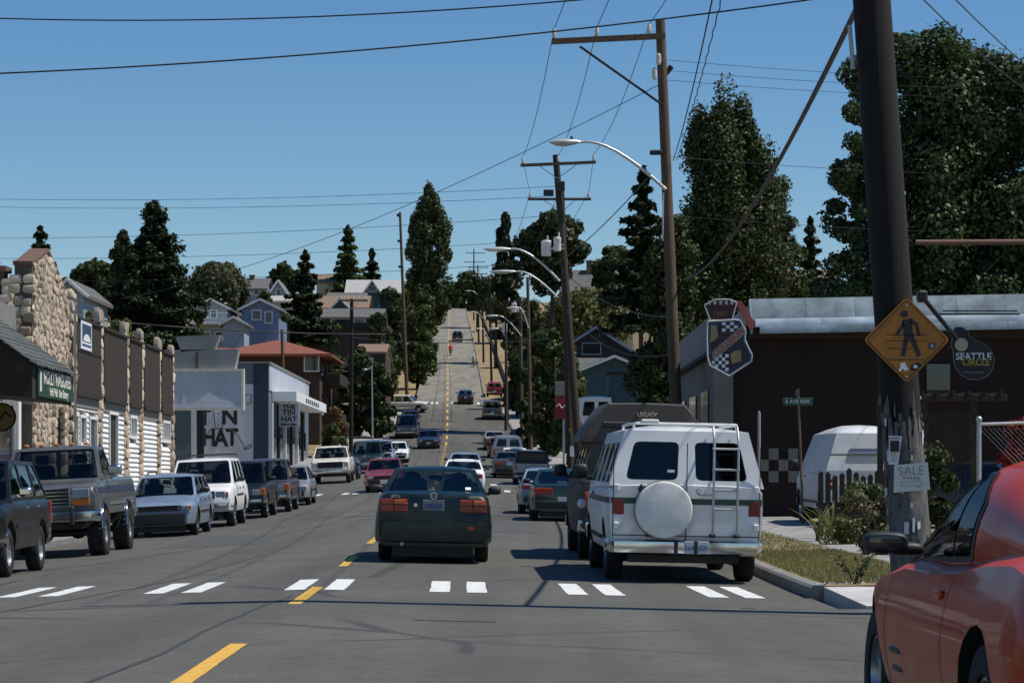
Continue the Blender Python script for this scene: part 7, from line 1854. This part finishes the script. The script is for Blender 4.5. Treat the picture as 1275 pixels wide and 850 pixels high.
# ---------------------------------------------------------------- motorcycles and people
def motorcycle(label, X, d, away, rider=None, mat=None, wide=1.0):
    z = gz(X, d); t = thing('motorcycle', label, 'motorcycle', (X, d, z), 0 if away else math.pi); mat = mat or M['black']
    for y in (.72, -.72):
        q = MB(); q.lathe([(-.06, .22), (-.07, .28), (-.04, .325), (.04, .325), (.07, .28), (.06, .22)], 22, 'x', (0, y, .325)); w = q.build('wheel', M['rubber'], t, smooth=50)
        q = MB(); q.lathe([(-.03, .22), (-.035, .03), (.035, .03), (.03, .22)], 16, 'x', (0, y, .325)); q.build('rim', CHR, w)
        q = MB(); q.tube([(0, y + .34*math.cos(a), .325 + .36*math.sin(a)) for a in [math.pi*(.15 + .7*k/8) for k in range(9)]], .05, 6); q.build('mudguard', mat, t)
    q = MB(); q.sphere((0, .22, .80), (.16, .32, .14)); q.build('tank', mat, t, smooth=60); q = MB(); q.bbox((0, -.30, .74), (.26, .62, .12), .05); q.build('seat', M['seat'], t)
    q = MB(); q.bbox((0, .08, .46), (.3, .4, .34), .05)
    for y in (.2, -.02): q.cyl((0, .08, .5), (0, y + .1, .76), .09, n=10)
    q.build('engine', CHR, t)
    q = MB()
    for s in (-1, 1): q.tube([(s*.09, .72, .325), (s*.09, .55, .72), (s*.1, .44, 1.0)], .028, 8)
    q.build('fork', CHR, t); q = MB(); q.tube([(-.40, .22, 1.06), (-.28, .38, 1.10), (0, .44, 1.02), (.28, .38, 1.10), (.40, .22, 1.06)], .016, 6); q.build('handlebar', CHR, t)
    q = MB(); q.lathe([(-.08, .03), (-.02, .09), (.06, .10), (.07, .001)], 16, 'y', (0, .60, .92)); q.build('headlight', M['lens_clear'], t)
    q = MB(); q.tube([(.14, .15, .36), (.16, -.3, .32), (.17, -.85, .36)], [.035, .045, .05], 8); q.build('exhaust', CHR, t); pbox('taillight', M['lens_red'], t, (0, -.82, .70), (.1, .06, .07), .01)
    for s in (-1, 1): pbox('mirror', CHR, t, (s*.36, .36, 1.22), (.12, .03, .09), .02)
    return t
motorcycle('chrome motorcycle parked behind the white full-size pickup', mx(446, 128), 128, False)
def person(label, mtx, shirt, hair=True, helmet=None, arm=None, ride=False):
    t = thing('person', label, 'person'); t.matrix_world = mtx
    m = MB(); n = 12
    prof = [(-.02, .17, .13), (.12, .165, .125), (.30, .175, .12), (.44, .19, .115), (.52, .17, .10), (.555, .10, .08), (.58, .055, .06), (.64, .052, .058), (.67, .06, .075), (.72, .072, .092), (.78, .076, .098), (.84, .07, .09), (.875, .045, .06), (.885, .005, .006)]
    secs = [[(rx*math.cos(2*math.pi*k/n), ry*math.sin(2*math.pi*k/n) + (.015 if z > .63 else 0), z) for k in range(n)] for z, rx, ry in prof]
    m.loft(secs); 
    for z0, i0 in ((0, 0),):
        pass
    for s in (-1, 1):
        if arm and s == 1: pts = [(.16, 0, .47), (.26, .06, .42), (.40, .24, .36), (.45, .38, .37)]; rr = [.06, .05, .042, .032]
        elif ride: pts = [(s*.16, 0, .47), (s*.26, .12, .26), (s*.28, .34, .17), (s*.30, .46, .18)]; rr = [.062, .052, .042, .034]
        else: pts = [(s*.16, 0, .47), (s*.23, .05, .22), (s*.16, .28, .16), (s*.12, .40, .22)]; rr = [.06, .05, .042, .034]
        m.tube(pts, rr, 8)
        h = Vector(pts[-1]); dr = (h - Vector(pts[-2])).normalized(); sd2 = Vector((-dr.y, dr.x, 0)).normalized(); dn = Vector((0, 0, -1))
        m.tube([h - dr*.01, h + dr*.05, h + dr*.08], [.030, .038, .030], 8)
        for k in range(4):
            b0 = h + dr*.075 + sd2*(.024 - .016*k); l = (.065, .075, .07, .055)[k]; m.tube([b0, b0 + dr*l*.55 + dn*.008, b0 + dr*l*.85 + dn*.035], [.009, .0085, .007], 6)
        b0 = h + dr*.02 + sd2*.032; m.tube([b0, b0 + sd2*.02 + dr*.03, b0 + sd2*.018 + dr*.055 + dn*.015], [.011, .010, .008], 6)
        lp = [(s*.09, 0, .02), (s*.13, .42, .06), (s*.14, .46, -.36)] if not ride else [(s*.10, 0, .0), (s*.22, .34, -.06), (s*.20, .16, -.44), (s*.20, .30, -.47)]
        m.tube(lp, [.085, .065, .045] if not ride else [.085, .065, .045, .04], 8)
    m.cur = 0; b = m.build('body', M['skin'], t, smooth=60)
    q = MB(); q.loft([[(rx*1.07*math.cos(2*math.pi*k/n), ry*1.08*math.sin(2*math.pi*k/n), z) for k in range(n)] for z, rx, ry in prof[:6]])
    for s in (-1, 1):
        if arm and s == 1: q.tube([(.15, 0, .47), (.26, .06, .42), (.30, .11, .40)], [.072, .064, .06], 8)
        elif ride: q.tube([(s*.15, 0, .47), (s*.26, .12, .26), (s*.28, .34, .17), (s*.30, .44, .178)], [.075, .064, .054, .045], 8)
        else: q.tube([(s*.15, 0, .47), (s*.23, .05, .22)], [.072, .064], 8)
    q.build('shirt', shirt, t, smooth=60)
    if ride or True:
        q = MB()
        for s in (-1, 1):
            lp = [(s*.09, 0, .02), (s*.13, .42, .06), (s*.14, .46, -.36)] if not ride else [(s*.10, 0, .0), (s*.22, .34, -.06), (s*.20, .16, -.40)]
            q.tube(lp, [.098, .078, .06], 8)
        q.build('trousers', M['wall_navy'], t, smooth=60)
    if helmet: q = MB(); q.sphere((0, .01, .775), (.125, .145, .135), 14, 9); q.build('helmet', helmet, t, smooth=60); pbox('visor', M['black'], t, (0, .13, .77), (.16, .05, .07), .02)
    elif hair:
        q = MB(); q.sphere((0, -.005, .80), (.092, .105, .10), 12, 8); q.sphere((0, -.05, .72), (.085, .065, .10), 10, 6); q.build('hair', M['hair'], t, smooth=60)
        q = MB(); q.sphere((0, .118, .755), (.014, .022, .024), 6, 4); q.build('nose', M['skin'], b)
        for s in (-1, 1): q = MB(); q.sphere((s*.03, .098, .785), .011, 6, 4); q.build('eye', M['black'], b); q = MB(); q.sphere((s*.08, .01, .765), (.012, .02, .03), 6, 4); q.build('ear', M['skin'], b)
    return t
Mt = jet.M
person('driver with dark hair at the left inside the green sedan', Mt @ Matrix.Translation((-.36, jet.Y(2.12), .43)), plain('shirt_dark', (.06,.05,.05), .9))
person('passenger inside the green sedan with a forearm out of the right window', Mt @ Matrix.Translation((.36, jet.Y(2.12), .43)) , plain('shirt_grey', (.12,.12,.13), .9), arm=True)
mc = motorcycle('motorcycle climbing the hill road at the centre line', mx(561, 352), 352, True)
person('rider in an orange-red jacket on the hill motorcycle', mc.matrix_basis @ Matrix.Translation((0, -.22, .82)), plain('jacket_red', (.75,.06,.03), .7), helmet=plain('helmet_red', (.75,.07,.04), .3), ride=True)
mc = motorcycle('motorcycle on the right side of the hill road', mx(590, 322), 322, True)
person('rider with a white helmet on the right hill motorcycle', mc.matrix_basis @ Matrix.Translation((0, -.22, .82)), plain('jacket_pale', (.5,.45,.3), .7), helmet=M['white'], ride=True)
